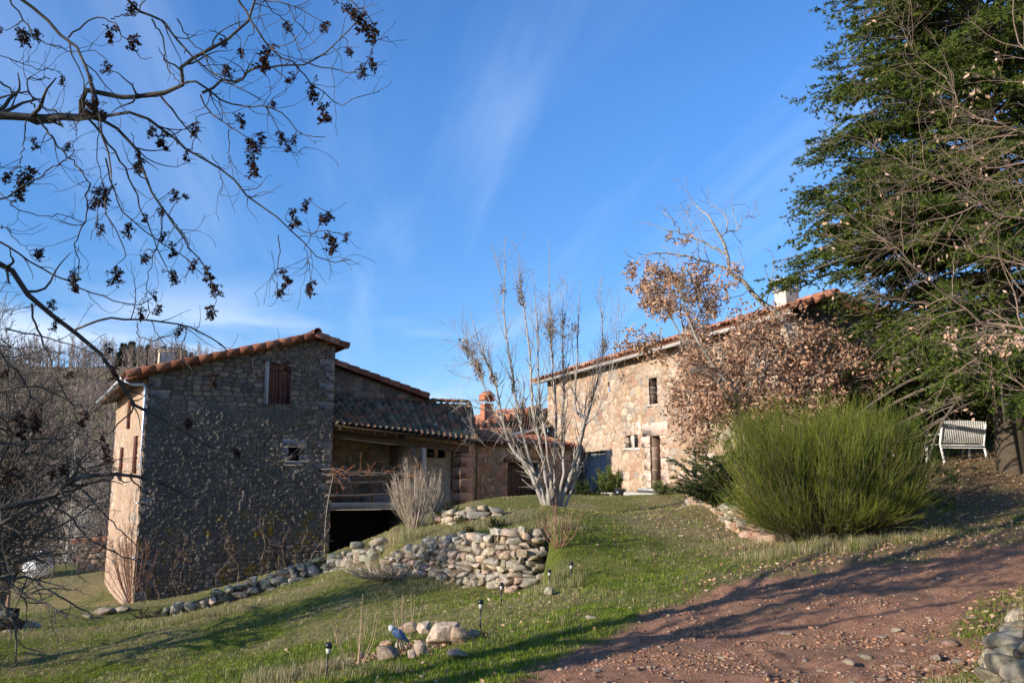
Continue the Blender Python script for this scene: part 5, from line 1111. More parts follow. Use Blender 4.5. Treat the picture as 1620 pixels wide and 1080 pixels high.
# ---- 1. the ash whose boughs hang over the view from the left
ASH = [  # pixel polylines, depth, radii (m)
 ([(-260, 190), (-60, 180), (0, 179), (60, 181), (130, 184), (168, 184)], (5.65, 5.9), .036, .024),
 ([(130, 179), (150, 160), (185, 148), (240, 148), (283, 138), (288, 105), (310, 92), (345, 72), (362, 45), (390, 20), (410, 0), (425, -25)], (5.9, 5.6), .022, .006),
 ([(165, 184), (230, 195), (260, 205), (300, 240), (350, 268), (385, 300), (410, 325), (450, 355), (490, 395), (520, 412), (555, 410)], (5.9, 6.3), .012, .003),
 ([(140, 185), (190, 205), (215, 250), (245, 310), (258, 332), (290, 375), (300, 392), (325, 425), (338, 470)], (5.9, 6.1), .013, .003),
 ([(140, 188), (175, 230), (205, 290), (225, 338), (262, 420)], (5.9, 6.2), .009, .003),
 ([(283, 138), (320, 146), (360, 157), (420, 168), (450, 180), (470, 205), (497, 214), (515, 217)], (5.8, 6.0), .009, .0025),
 ([(320, 147), (345, 125), (370, 118), (400, 110), (440, 103), (478, 97), (515, 80), (545, 50), (565, 32), (575, 18)], (5.8, 5.7), .011, .003),
 ([(478, 97), (520, 103), (568, 103), (595, 78), (613, 58)], (5.7, 5.6), .005, .002),
 ([(370, -15), (385, 8), (410, 55), (440, 92), (470, 112), (490, 125), (535, 158), (560, 157), (600, 145)], (5.3, 5.6), .008, .0022),
 ([(390, -5), (420, 20), (450, 28), (458, 38)], 5.3, .005, .002), ([(380, -10), (440, 8), (480, 20), (515, 36)], 5.3, .006, .002), ([(455, 5), (470, 35), (487, 50), (497, 49)], 5.3, .004, .002),
 ([(460, 50), (472, 70), (477, 96)], 5.4, .003, .002), ([(540, -10), (568, 10), (580, 28), (594, 43)], 5.5, .004, .002),
 ([(10, -10), (40, 40), (60, 62), (90, 75), (120, 84), (150, 80)], (5.2, 5.4), .006, .0022),
 ([(28, -5), (55, 14), (85, 42), (115, 70), (132, 97), (143, 130), (153, 165), (165, 200), (170, 245), (170, 285), (175, 340), (195, 390)], (5.0, 5.2), .011, .003),
 ([(108, 60), (125, 40), (150, 24), (175, 30), (190, 50), (215, 84), (240, 92)], 5.2, .006, .002), ([(175, 30), (210, 12), (235, -15)], 5.3, .004, .003),
 ([(195, -10), (212, 11), (250, 30), (285, 67), (310, 95), (327, 110), (365, 132), (397, 152), (412, 158)], (5.5, 5.8), .010, .003),
 ([(240, 30), (256, 60), (262, 95), (285, 135)], 5.6, .006, .003), ([(280, 30), (300, 62), (330, 90), (345, 110), (365, 125)], 5.6, .005, .002),
 ([(-10, 120), (20, 108), (50, 102), (85, 112), (98, 118)], 5.6, .004, .002), ([(-20, 110), (10, 140), (40, 143), (62, 165), (90, 178)], 5.7, .008, .004),
 ([(55, 170), (65, 145), (80, 125)], 5.7, .006, .003), ([(60, 187), (90, 228), (120, 262), (143, 290)], 5.8, .008, .004), ([(143, 290), (136, 310), (130, 345), (117, 388), (115, 412), (122, 440)], 5.8, .006, .0025),
 ([(-40, 335), (0, 314), (40, 288), (85, 262), (115, 244)], 5.6, .008, .003), ([(115, 244), (116, 205), (115, 190)], 5.8, .003, .003), ([(42, 190), (33, 220), (36, 262), (40, 300)], 5.7, .005, .002),
 ([(0, 305), (40, 338), (60, 338), (100, 340), (133, 352)], 5.8, .004, .0022), ([(0, 360), (18, 368), (38, 392), (50, 396)], 5.8, .004, .002),
 ([(-60, 370), (0, 384), (30, 400), (60, 420), (100, 440), (150, 465), (200, 480), (225, 482), (240, 472)], (5.8, 6.1), .008, .003),
 ([(-160, 330), (0, 418), (20, 433), (50, 472), (80, 500), (110, 520), (150, 552), (185, 600), (212, 640), (240, 655), (290, 685), (340, 710), (375, 730), (400, 738), (445, 736), (490, 690)], (6.0, 7.0), .026, .004),
 ([(118, 522), (160, 512), (200, 508), (280, 512), (310, 520), (345, 545), (365, 562), (400, 568), (440, 558)], (6.2, 6.6), .009, .003),
 ([(222, 510), (224, 470)], 6.3, .004, .002), ([(218, 512), (225, 530), (243, 540), (262, 528), (290, 510)], 6.3, .004, .002), ([(297, 515), (294, 560), (310, 588), (332, 590)], 6.4, .004, .002),
 ([(190, 605), (175, 628), (170, 610)], 6.5, .004, .002), ([(330, 705), (312, 735), (318, 760)], 6.8, .004, .002), ([(400, 567), (410, 600), (438, 545)], 6.5, .003, .002),
 ([(-120, 850), (0, 803), (40, 795), (80, 783), (105, 765), (130, 752), (165, 748), (200, 752), (235, 755), (262, 768), (300, 792)], (6.2, 6.6), .03, .006),
 ([(105, 765), (125, 775), (160, 800), (185, 830), (215, 862)], 6.4, .008, .003), ([(65, 790), (110, 815), (150, 850), (200, 880), (245, 895)], 6.4, .008, .003),
 ([(-60, 905), (0, 917), (50, 915), (90, 930), (120, 955), (148, 975)], (6.0, 6.2), .012, .004), ([(50, 915), (110, 930), (150, 945)], 6.1, .005, .002),
 ([(-60, 460), (-20, 520), (0, 560), (30, 590), (60, 640), (75, 660), (60, 665)], (5.8, 6.2), .010, .005), ([(10, 520), (60, 530), (110, 545), (150, 560), (190, 575), (150, 600)], 6.0, .006, .003),
 ([(50, 480), (62, 530), (80, 575), (100, 620), (120, 650)], (5.9, 6.2), .008, .004), ([(-40, 690), (0, 700), (50, 705), (90, 695), (125, 680)], 6.0, .008, .003), ([(-60, 640), (0, 620), (60, 615), (100, 630), (150, 660)], 6.2, .010, .003),
 ([(167, 250), (175, 288), (195, 335), (250, 380), (292, 407), (345, 455)], (6.0, 6.2), .006, .0025), ([(267, 340), (297, 380), (300, 400)], 6.1, .005, .003), ([(258, 335), (250, 380), (242, 405), (235, 455), (243, 470)], 6.1, .005, .002),
 ([(160, 170), (150, 240), (160, 300), (143, 380)], 6.1, .004, .002), ([(208, 210), (215, 250), (222, 275)], 6.0, .003, .002), ([(440, 372), (436, 420), (432, 440), (445, 460)], 6.2, .004, .002), ([(484, 395), (492, 445)], 6.2, .003, .002), ([(455, 350), (490, 372), (520, 372), (555, 372)], 6.2, .004, .002),
 ([(480, 395), (505, 365), (525, 330)], 6.2, .003, .002), ([(420, 168), (450, 225), (470, 236), (485, 232)], 5.9, .004, .002), ([(317, 150), (335, 182), (372, 206), (410, 228), (450, 236)], 5.8, .006, .0022), ([(335, 245), (352, 280), (350, 310)], 6.1, .003, .002), ([(363, 205), (362, 250), (368, 272)], 5.9, .004, .002),
]
ash_xy = (-6.3, 5.55); ash = root_thing("ash_tree", ash_xy, "near ash whose dark seed-laden boughs hang into the upper left of the view", "tree")
zg = ash['_z'] if '_z' in ash else ash.location[2]
L_ = [trace(p, Y, 18, .006, i) for i, (p, Y, a, b_) in enumerate(ASH)]
R0 = [a for _, _, a, _ in ASH]; R1 = [b_ for *_, b_ in ASH]
trunk = [resample([[ash_xy[0], ash_xy[1], zg - .3], [ash_xy[0] + .05, ash_xy[1], zg + .8], [ash_xy[0] + .12, ash_xy[1] + .05, zg + 2.2], [ash_xy[0] + .3, ash_xy[1] - .05, zg + 4.5], [ash_xy[0] + .2, ash_xy[1] - .1, zg + 7.5]], 18)]
bark_build(ash, "trunk", [batch(trunk, .24, .09)], M_bark_dark, [14])
def to_trunk(p, z, r):
    return resample([[ash_xy[0] + .08, ash_xy[1], z], (np.array([ash_xy[0] + .08, ash_xy[1], z]) + p) / 2 + [0, 0, .12], p], 18)
conn = []; cr0 = []; cr1 = []
for i in range(len(ASH)):
    p = L_[i][0]
    if ASH[i][0][0][0] < -15 or ASH[i][0][0][1] < -8:
        zt_ = float(np.clip(p[2] + (-.3 if ASH[i][0][0][1] > 0 else .2), zg + .6, zg + 6.5)); conn.append(to_trunk(p, zt_, 0)); cr0.append(ASH[i][2] * 1.5); cr1.append(ASH[i][2])
main = batch(L_, np.array(R0) * 1.02, np.array(R1) * 1.1); cn = batch(conn, cr0, cr1)
# unseen upper crown of the same ash: its shade falls across the track
up_ = spawn(trunk[0][None].repeat(1, 0), np.full((1, 18), .12), 16, (2.5, 4.5), (40, 80), .25, 10, .12, .35, 1, rmin=.03, seed=301, taper_len=.2)
keep = (up_[0][:, -1, 0] < -1.0 - .0 * up_[0][:, -1, 1]); outside = np.array([not np.any((np.abs(q[:, 0]) < .60 * q[:, 1] + .3) & (q[:, 1] > .5)) for q in up_[0]]); up_ = (up_[0][outside], up_[1][outside])
CLU = [(5, 49), (28, 47), (61, 50), (97, 122), (47, 225), (45, 268), (145, 158), (205, 5), (178, 54), (213, 60), (170, 100), (240, 205), (262, 222), (107, 230), (220, 255), (215, 240), (298, 250), (350, 65), (380, 80), (430, 78), (428, 102), (456, 38), (517, 38), (540, 10), (563, 27), (594, 43), (360, 105), (497, 135), (468, 124), (550, 78), (572, 105), (588, 92), (503, 170), (431, 163), (440, 210), (471, 218), (450, 228), (414, 215), (395, 222), (402, 243), (374, 192), (312, 197), (17, 275), (25, 290), (2, 270), (148, 315), (155, 355), (120, 430), (115, 445), (54, 402), (160, 300), (175, 300), (235, 345), (258, 332), (208, 355), (265, 372), (267, 392), (228, 405), (185, 423), (265, 433), (243, 470), (250, 487), (82, 477), (95, 510), (220, 495), (292, 310), (275, 302), (488, 320), (455, 340), (517, 340), (520, 370), (552, 373), (440, 437), (447, 460), (494, 447), (312, 415), (318, 430), (340, 487), (335, 450), (290, 522), (332, 598), (300, 665), (368, 712), (187, 580), (165, 552), (10, 590), (480, 713), (60, 650), (48, 682), (97, 738), (78, 748), (158, 705), (140, 660), (113, 592), (455, 575), (442, 545), (165, 690), (30, 655), (20, 740)]
allP = main[0].reshape(-1, 3); ar = np.array([ray(0, 0)]);
def proj(q): d = q - EYE; fz = d[..., 1] * cos(PITCH) + d[..., 2] * sin(PITCH); uz = -d[..., 1] * sin(PITCH) + d[..., 2] * cos(PITCH); return 810 + F * d[..., 0] / fz, 540 - F * uz / fz
ax_, ay_ = proj(allP); links = []; cpos = []
for cx, cy in CLU:
    d_ = np.hypot(ax_ - cx, ay_ - cy + 6); k = int(np.argmin(d_)); base = allP[k]; c = P(cx, cy - 5, base[1]); c = c + [0, 0, 0]; cpos.append(c)
    md = (base + c) / 2 + rng(int(cx * 7 + cy)).normal(0, .02, 3) * min(1, d_[k] / 20); links.append(resample([base, md, c], 6))
lk = batch(links, .0035, .0022)
s1 = spawn(main[0], main[1], 400, (.15, .65), (30, 70), -.1, 8, .22, .2, 1, rmin=.0022, seed=302, curl=.1, upbend=.05)
s2 = spawn(s1[0], s1[1], 190, (.06, .22), (30, 70), 0, 5, .25, .3, 1, rmin=.0016, seed=303)
bark_build(ash, "limbs", [main, cn, up_, lk, s1, s2, spawn(up_[0], up_[1], 70, (.8, 1.8), (30, 60), .1, 8, .15, .2, 1, rmin=.012, seed=304)], M_bark_dark, [8, 8, 7, 5, 5, 4, 5])
# hanging bunches of keys: three shapes, shared by all copies
protos = []
for s_ in range(4):
    g = rng(400 + s_); mb = MB(); n_ = 60
    st_ = np.cumsum(np.vstack([[0, 0, 0], g.normal(0, .008, (6, 3)) + [0, 0, -.017]]), 0); st_ = st_[None]; add_tubes(mb, st_, np.full((1, 7), .0022), 4, (.5, .4, .35))
    tw = spawn(st_, np.full((1, 7), .002), 26, (.02, .06), (30, 90), -.15, 4, .3, 0, 1, rmin=.0009, seed=410 + s_, taper_len=.2); add_tubes(mb, tw[0], tw[1], 3, (.6, .5, .4))
    pp, dd_ = along(tw[0], 190, 420 + s_, .3, 1); D = unit(dd_ * .5 + g.normal(size=dd_.shape) * .7 + [0, 0, -.5]); leaf_mesh(mb, pp, D, g.uniform(.014, .028, len(pp)), g.uniform(.008, .014, len(pp)), tint(len(pp), 0, .4, 430 + s_, [(1, .8, .7), (.6, .5, .45), (1.6, 1.1, .8)]), 440 + s_, .6)
    o = mb.build("seed_bunch", M_seed); protos.append(o)
for i, c in enumerate(cpos[:99]):
    src = protos[i % 4]; o = src if i < 4 else src.copy()
    if i >= 4: COL.objects.link(o)
    o.parent = ash; o.location = c - W(ash); g = rng(i + 900); s_ = g.uniform(.45, 1.2); o.scale = (s_ * 1.15, s_ * 1.15, s_ * g.uniform(.8, 1.15)); o.rotation_euler = (g.normal() * .2, g.normal() * .2, g.uniform(0, 6.3))

# two more bare trees left of the frame; only their shade reaches the picture
def bare_tree(name, xy, H, seed, label, m, r0=.16, lean=(0, 0), cnt=(14, 90, 300), L=(1.6, 3.0), group=None, cat="tree", u0=.25, ang=(25, 60), up=.3, rmin=.004, sides=(9, 6, 4, 3), wig=.12, stems=1, L2=(.7, 1.5), L3=(.25, .7), col=(1, 1, 1)):
    t = root_thing(name, xy, label, cat, group); z0 = t.location[2]; g = rng(seed); tr = []
    for k in range(stems):
        a = g.uniform(0, 6.3); sp = .0 if stems == 1 else g.uniform(.1, .35); dx = lean[0] + cos(a) * sp * H; dy = lean[1] + sin(a) * sp * H
        tr.append(resample([[xy[0], xy[1], z0 - .2], [xy[0] + dx * .15 + g.normal() * .05, xy[1] + dy * .15, z0 + H * .25], [xy[0] + dx * .5 + g.normal() * .12, xy[1] + dy * .5 + g.normal() * .1, z0 + H * .6], [xy[0] + dx, xy[1] + dy, z0 + H * g.uniform(.85, 1)]], 12))
    a = batch(tr, r0, rmin * 2); b_ = spawn(a[0], a[1], cnt[0], L, ang, up, 8, wig, u0, .98, rmin=rmin * 2, seed=seed + 1, taper_len=.55, upbend=.03)
    c = spawn(b_[0], b_[1], cnt[1], L2, (25, 60), up * .4, 7, wig * 1.2, .2, 1, rmin=rmin * 1.2, seed=seed + 2, upbend=.02)
    d = spawn(c[0], c[1], cnt[2], L3, (25, 60), .1, 5, wig * 1.4, .2, 1, rmin=rmin, seed=seed + 3)
    bark_build(t, "trunk", [a], m, [sides[0]], col); bark_build(t, "branches", [b_, c, d], m, sides[1:], col); return t, a, b_, c, d
bare_tree("bare_tree", (-9.6, 2.2), 8, 501, "bare tree standing out of frame to the left, shading the track", M_bark_dark, .26, cnt=(22, 80, 80), rmin=.012, L=(2, 3.8))
bare_tree("bare_tree", (-5.6, .2), 7.5, 511, "second bare tree out of frame behind the camera's left", M_bark_dark, .22, cnt=(16, 50, 50), rmin=.012, L=(1.8, 3.2))

# ---- 2. tangled fruit tree and thicket at the left edge
bare_tree("tangled_tree", (-8.3, 13.0), 4.6, 521, "nearer tangled bare tree with dense dark twigs at the left edge", M_bark_grey, .12, (.5, .3), (54, 620, 4200), (1.6, 3.5), rmin=.0045, u0=.12, ang=(35, 80), up=.05, wig=.2, L2=(.6, 1.3), L3=(.15, .45), stems=2, col=(.40, .37, .35))
bare_tree("tangled_tree", (-11.0, 19.5), 5.6, 531, "second tangled bare tree rising between the left edge and the farmhouse eave", M_bark_grey, .13, (.3, .2), (54, 620, 4200), (1.8, 3.7), rmin=.006, u0=.1, ang=(30, 75), up=.15, wig=.2, L2=(.6, 1.4), L3=(.2, .55), stems=2, col=(.5, .46, .43))
bare_tree("bare_thicket", (-14.6, 26.5), 5.5, 541, "reddish-grey bare bush close against the sunlit side wall", M_bark_grey, .06, (0, 0), (26, 170, 700), (1.2, 2.4), rmin=.005, u0=.05, ang=(20, 60), up=.2, wig=.22, L2=(.5, 1.1), L3=(.2, .5), stems=6, col=(.9, .62, .5))

# ---- 3. many-stemmed young ash in the middle of the lawn
ST_ = [([(866, 822), (862, 805), (853, 783), (833, 739), (812, 715), (790, 668), (775, 610), (750, 560), (728, 490)], .075, .008),
 ([(868, 820), (858, 780), (845, 750), (832, 715), (825, 685), (813, 640), (800, 570), (790, 500), (790, 375)], .065, .006),
 ([(871, 820), (866, 775), (859, 722), (848, 680), (840, 640), (835, 560), (822, 470), (812, 405)], .07, .006),
 ([(873, 820), (872, 770), (868, 735), (862, 690), (852, 640), (850, 560), (845, 480), (838, 425)], .05, .006),
 ([(880, 822), (886, 780), (893, 745), (890, 700), (892, 660), (893, 580), (893, 500), (895, 440)], .05, .006),
 ([(882, 822), (892, 788), (905, 745), (918, 700), (925, 665), (915, 640), (920, 540), (923, 440)], .075, .006),
 ([(876, 820), (879, 765), (877, 710), (880, 655), (870, 560), (871, 480), (868, 375)], .045, .005),
 ([(884, 822), (900, 790), (912, 750), (922, 700), (928, 672), (940, 640), (962, 560), (958, 440)], .05, .005),
 ([(833, 739), (815, 722), (795, 716), (765, 705), (735, 680)], .03, .005), ([(790, 668), (770, 640), (748, 600), (722, 545)], .02, .004), ([(930, 670), (950, 655), (965, 620), (985, 560), (992, 480)], .02, .004), ([(925, 665), (950, 630), (970, 640), (998, 612)], .012, .004)]
tb_ = P(873, 822, 22.0); yt = root_thing("young_ash", tb_[:2], "pale many-stemmed bare ash standing alone in the middle of the lawn", "tree")
g = rng(55); Ls = []
for i, (p, a, b_) in enumerate(ST_): p = [(873 + (x_ - 873) * (1 - .10 * min(1, max(0, (760 - y_) / 150))), y_) for x_, y_ in p]; dY = g.uniform(-1.1, 1.1); Ls.append(trace(p, (22.0, 22.0 + dY), 22, .01, 60 + i))
a = batch(Ls, [x[1] * .9 for x in ST_], [x[2] * .8 for x in ST_])
q0 = np.array([tb_[0], 22, 0]); q0[2] = float(zt(q0[0], 22)); stump = batch([resample([q0 - [0, 0, .3], q0 + [0, 0, .12], q0 + [0.02, 0, .45]], 22)], .2, .13)
b_ = spawn(a[0], a[1], 80, (1.0, 2.3), (10, 30), .7, 10, .06, .34, .88, rmin=.006, seed=561, taper_len=.55, upbend=.05)
c = spawn(np.concatenate([b_[0], a[0][:, ::2][:, :10]]), np.concatenate([b_[1], a[1][:, ::2][:, :10]]), 460, (.35, 1.2), (20, 50), .25, 7, .1, .15, 1, rmin=.004, seed=562, upbend=.03)
d = spawn(c[0], c[1], 1100, (.15, .55), (25, 55), .15, 5, .12, .2, 1, rmin=.0032, seed=563)
low = spawn(a[0][[0, 8, 9]], a[1][[0, 8, 9]], 26, (.8, 1.8), (30, 80), -.1, 9, .16, .3, 1, rmin=.005, seed=564); low2 = spawn(low[0], low[1], 110, (.3, .8), (30, 70), -.05, 6, .2, .2, 1, rmin=.0035, seed=565)
bark_build(yt, "trunk", [a, stump], M_bark_pale, [9, 12], [(.85, .85, .85), (.5, .48, .45)]); bark_build(yt, "branches", [b_, c, d, low, low2], M_bark_pale, [6, 4, 3, 5, 3], (.75, .72, .68))
pp, dd_ = along(np.concatenate([b_[0][:, :7]]), 900, 566, .15, .9); zr_ = (pp[:, 2] > 3.2) & (pp[:, 2] < 6.8); pp = pp[zr_]; g = rng(7)
keepc = fbm(pp[:, 0] * 2.2, pp[:, 2] * 1.6, 567, 2) > .56; pp = pp[keepc]; pp = np.repeat(pp, 5, 0) + g.normal(0, .05, (len(pp) * 5, 3)); D = unit(g.normal(size=pp.shape) * .35 + [0, 0, -1]); mb = MB()
leaf_mesh(mb, pp, D, g.uniform(.06, .13, len(pp)), g.uniform(.02, .035, len(pp)), tint(len(pp), 0, .35, 568, [(.34, .24, .16), (.26, .17, .11), (.42, .32, .22), (.12, .08, .06)]), 569, .4); mb.build("seed_keys", M_leaf_brown, yt)

# ---- 4. oak still holding its brown leaves, before the barn
def blob(px, py, Y, rx, ry, n, seed, ryd=None):
    g = rng(seed); c = P(px, py, Y); k = Y / F; u = unit(g.normal(size=(n, 3))) * g.random((n, 1)) ** .45
    return c + u * np.array([rx * k, (ryd or rx) * k, ry * k])
oak = root_thing("oak_tree", P(1180, 760, 20.8)[:2], "young oak thick with dry brown leaves before the barn gable", "tree")
zo = oak.location[2]; ob_ = np.array([oak.location[0], oak.location[1], zo])
OS = [([(1180, 770), (1178, 700), (1165, 640), (1140, 590), (1100, 540), (1095, 500), (1075, 455)], .08, .01), ([(1182, 770), (1190, 690), (1200, 620), (1195, 560), (1185, 510)], .08, .01), ([(1185, 770), (1210, 680), (1245, 610), (1270, 560), (1290, 530)], .07, .01), ([(1178, 700), (1140, 660), (1105, 640), (1070, 640)], .05, .01), ([(1210, 680), (1260, 640), (1310, 600), (1340, 590)], .05, .01)]
a = batch([trace(p, (20.8, 20.8 + (i - 2) * .5), 14, .02, 80 + i) for i, (p, _, _) in enumerate(OS)], [x[1] for x in OS], [x[2] for x in OS])
b_ = spawn(a[0], a[1], 90, (.8, 1.9), (30, 70), .1, 8, .16, .25, 1, rmin=.008, seed=571); c = spawn(b_[0], b_[1], 420, (.35, .9), (30, 65), .05, 6, .2, .2, 1, rmin=.004, seed=572)
bark_build(oak, "trunk", [a], M_bark_grey, [9]); bark_build(oak, "branches", [b_, c], M_bark_grey, [6, 3])
pp = np.concatenate([blob(1180, 590, 20.8, 105, 90, 8500, 1), blob(1120, 650, 20.5, 70, 70, 4000, 2), blob(1240, 620, 20.6, 100, 70, 5000, 12), blob(1340, 610, 21.2, 70, 60, 2600, 13), blob(1075, 520, 20.6, 48, 70, 1100, 3), blob(1235, 520, 21, 60, 42, 1100, 4), blob(1292, 570, 21.2, 65, 60, 3400, 5), blob(1220, 660, 20.6, 70, 50, 1500, 6), blob(1150, 515, 20.8, 70, 40, 1100, 7), blob(1375, 590, 21.4, 45, 50, 800, 8), blob(1090, 600, 20.4, 40, 60, 700, 9), blob(1060, 455, 20.6, 50, 40, 350, 10), blob(1120, 475, 20.7, 60, 40, 700, 11), blob(1040, 510, 20.7, 40, 40, 350, 14)])
dens = fbm(pp[:, 0] * 2.3 + 5, pp[:, 2] * 2.3 + pp[:, 1], 573, 3); pp = pp[dens > .475]; g = rng(8)
# leaves sit in bunches at twig ends
ctr = pp[g.integers(0, len(pp), len(pp) // 7)]; pp = np.repeat(ctr, 7, 0) + g.normal(0, .085, (len(ctr) * 7, 3)); D = unit(g.normal(size=pp.shape) + [0, 0, -.5]); mb = MB()
leaf_mesh(mb, pp, D, g.uniform(.05, .15, len(pp)), g.uniform(.03, .08, len(pp)), tint(len(pp), 0, .28, 574, [(.44, .25, .155), (.38, .21, .125), (.50, .31, .2), (.28, .15, .09), (.54, .36, .24)]), 575, .55); mb.build("leaves", M_leaf_brown, oak)
tq = np.stack([ctr[::3], (ctr[::3] + ob_ + [0, 0, 2.2]) / 2 * .35 + ctr[::3] * .65 ], 1); tq = np.stack([tq[:, 0], (tq[:, 0] + tq[:, 1]) / 2 + g.normal(0, .05, (len(tq), 3)), tq[:, 1]], 1)
mb = MB(); add_tubes(mb, tq, np.full(tq.shape[:2], .006), 3); mb.build("twigs", M_bark_grey, oak)
# slim oak in front, left of it, lighter crown above the eaves
ok2 = root_thing("oak_tree", P(1098, 770, 21.8)[:2], "slim young oak with a thin pale-brown crown poking above the barn eaves", "tree")
OS = [([(1098, 775), (1100, 700), (1096, 620), (1092, 560), (1080, 500), (1078, 440), (1072, 400)], .05, .008), ([(1092, 560), (1060, 500), (1035, 460), (1010, 440)], .025, .006), ([(1090, 540), (1110, 490), (1130, 460), (1150, 450)], .025, .006), ([(1094, 590), (1060, 560), (1030, 555), (1000, 540)], .02, .005)]
a = batch([trace(p, 21.8, 14, .02, 90 + i) for i, (p, _, _) in enumerate(OS)], [x[1] for x in OS], [x[2] for x in OS]); b_ = spawn(a[0], a[1], 60, (.5, 1.2), (30, 65), .1, 8, .15, .35, 1, rmin=.006, seed=581); c = spawn(b_[0], b_[1], 240, (.25, .6), (30, 65), .05, 6, .2, .2, 1, rmin=.0035, seed=582)
bark_build(ok2, "trunk", [a], M_bark_grey, [8]); bark_build(ok2, "branches", [b_, c], M_bark_grey, [5, 3])
pp, _ = along(c[0], 900, 583, .4, 1); pp = np.repeat(pp, 5, 0) + rng(9).normal(0, .06, (len(pp) * 5, 3)); g = rng(10); D = unit(g.normal(size=pp.shape) + [0, 0, -.4]); mb = MB()
leaf_mesh(mb, pp, D, g.uniform(.08, .13, len(pp)), g.uniform(.045, .07, len(pp)), tint(len(pp), 0, .25, 584, [(.47, .29, .18), (.40, .24, .14), (.55, .37, .25)]), 585, .55); mb.build("leaves", M_leaf_brown, ok2)

# ---- 5. leaning walnut, grey and bare
WL = [([(1262, 640), (1258, 570), (1244, 508), (1200, 472), (1193, 456), (1156, 429), (1148, 402), (1138, 376), (1118, 345), (1105, 325), (1086, 299)], .13, .006), ([(1156, 429), (1140, 418), (1115, 412), (1090, 406), (1060, 400), (1030, 402), (1012, 408), (987, 398)], .035, .006), ([(1148, 402), (1115, 385), (1095, 373), (1075, 368), (1050, 365), (1025, 350)], .035, .006),
 ([(1138, 376), (1150, 365), (1168, 363), (1180, 345), (1205, 342)], .022, .005), ([(1150, 365), (1145, 340), (1125, 320), (1120, 295)], .02, .005), ([(1205, 475), (1225, 440), (1228, 412), (1215, 390)], .025, .005), ([(1228, 428), (1250, 402), (1262, 385)], .015, .004), ([(1075, 368), (1062, 350), (1050, 335), (1070, 325)], .015, .004), ([(1040, 402), (1050, 420), (1020, 435)], .014, .004), ([(1193, 456), (1160, 470), (1120, 480)], .014, .004), ([(1168, 363), (1160, 330), (1157, 312)], .014, .004), ([(1105, 388), (1090, 340), (1072, 322)], .014, .004)]
wn_t = root_thing("leaning_tree", P(1262, 700, 22.2)[:2], "leaning bare tree with thick pale grey limbs rising behind the brown oak", "tree")
a = batch([trace(p, 22.2, 18, .02, 100 + i) for i, (p, _, _) in enumerate(WL)], [x[1] for x in WL], [x[2] for x in WL])
a[0][0, 0] = [wn_t.location[0], wn_t.location[1], wn_t.location[2] - .2]
b_ = spawn(a[0][1:], a[1][1:], 62, (.35, 1.0), (30, 65), .15, 8, .16, .2, 1, rmin=.006, seed=591); c = spawn(b_[0], b_[1], 130, (.15, .4), (30, 60), .15, 5, .18, .3, 1, rmin=.004, seed=592)
b2 = spawn(a[0][:1], a[1][:1], 14, (.5, 1.3), (40, 75), .2, 8, .16, .35, 1, rmin=.006, seed=593, rscale=.25); c2 = spawn(b2[0], b2[1], 40, (.2, .5), (30, 60), .1, 5, .18, .3, 1, rmin=.004, seed=594)
bark_build(wn_t, "trunk", [a], M_bark_pale, [9], (.8, .82, .82)); bark_build(wn_t, "branches", [b_, c, b2, c2], M_bark_pale, [5, 3, 5, 3], (.7, .7, .7))

# ---- 6. the big cedar
cb_ = P(1604, 742, 19.6); cedar = root_thing("cedar_tree", cb_[:2], "huge dark green cedar with layered boughs filling the right side", "tree")
z0 = cedar.location[2]; g = rng(600); tr = batch([resample([[cb_[0], cb_[1], z0 - .3], [cb_[0] + .03, cb_[1], z0 + 6], [cb_[0], cb_[1], z0 + 19]], 16)], .36, .05); Bp = []; Br = []
for k in range(370):
    h = 1.7 + 16.7 * (k / 370) ** 1.15 + g.uniform(-.15, .15); az = g.uniform(0, 2 * pi)
    if cos(az) > .3 and g.random() < .6: az = pi - az
    if (h < 5.0 and 150 < math.degrees(az) < 220) or (h < 2.9 and 150 < math.degrees(az) < 268): continue  # boughs left out towards sun and camera to get the bench lit
    Lb = (5.1 * (1 - max(0, h - 3) / 19) ** .75) * g.uniform(.8, 1.08); el = g.uniform(0, .30) - (.12 if h < 4 else 0); sg_ = []; p = np.array([cb_[0], cb_[1], z0 + h])
    D = np.array([cos(az) * cos(el), sin(az) * cos(el), sin(el)])
    for s_ in range(12):
        sg_.append(p.copy()); D = unit(D + np.array([0, 0, (-.05 if s_ < 8 else -.02) - (.035 if h < 4 else 0)]) + g.normal(size=3) * .03); p = p + D * Lb / 11
    Bp.append(np.array(sg_)); Br.append(.022 + .009 * Lb)
Bq = batch(Bp, Br, .008)
def cedar_sub(Pt, R, count, length, seed, n, droop=-.05, u0=.15, tl=.55, ang=(48, 72)):
    g = rng(seed); M, m_, _ = Pt.shape; seg = np.linalg.norm(np.diff(Pt, axis=1), axis=2).sum(1); idx = g.choice(M, count, p=seg / seg.sum()); u = u0 + (1 - u0) * g.random(count); x = u * (m_ - 1); i = np.minimum(x.astype(int), m_ - 2); f = (x - i)[:, None]
    a_ = Pt[idx, i]; b2_ = Pt[idx, i + 1]; pos = a_ * (1 - f) + b2_ * f; T = unit(b2_ - a_); side = unit(np.cross(T, Z3[None])) * g.choice([-1, 1], count)[:, None]; an = np.radians(g.uniform(*ang, count))[:, None]
    D = T * np.cos(an) + side * np.sin(an); D[:, 2] += g.uniform(-.14, .10, count); D = unit(D); L = g.uniform(*length, count) * seg[idx] / 4.0 * (1 - tl * u); pts = [pos]
    for k in range(n - 1): D = unit(D + g.normal(size=(count, 3)) * .07 + T * .06 + [0, 0, droop]); pts.append(pts[-1] + D * (L / (n - 1))[:, None])
    return np.stack(pts, 1), np.maximum(R[idx, i] * .5, .005)[:, None] * np.linspace(1, .4, n)[None]
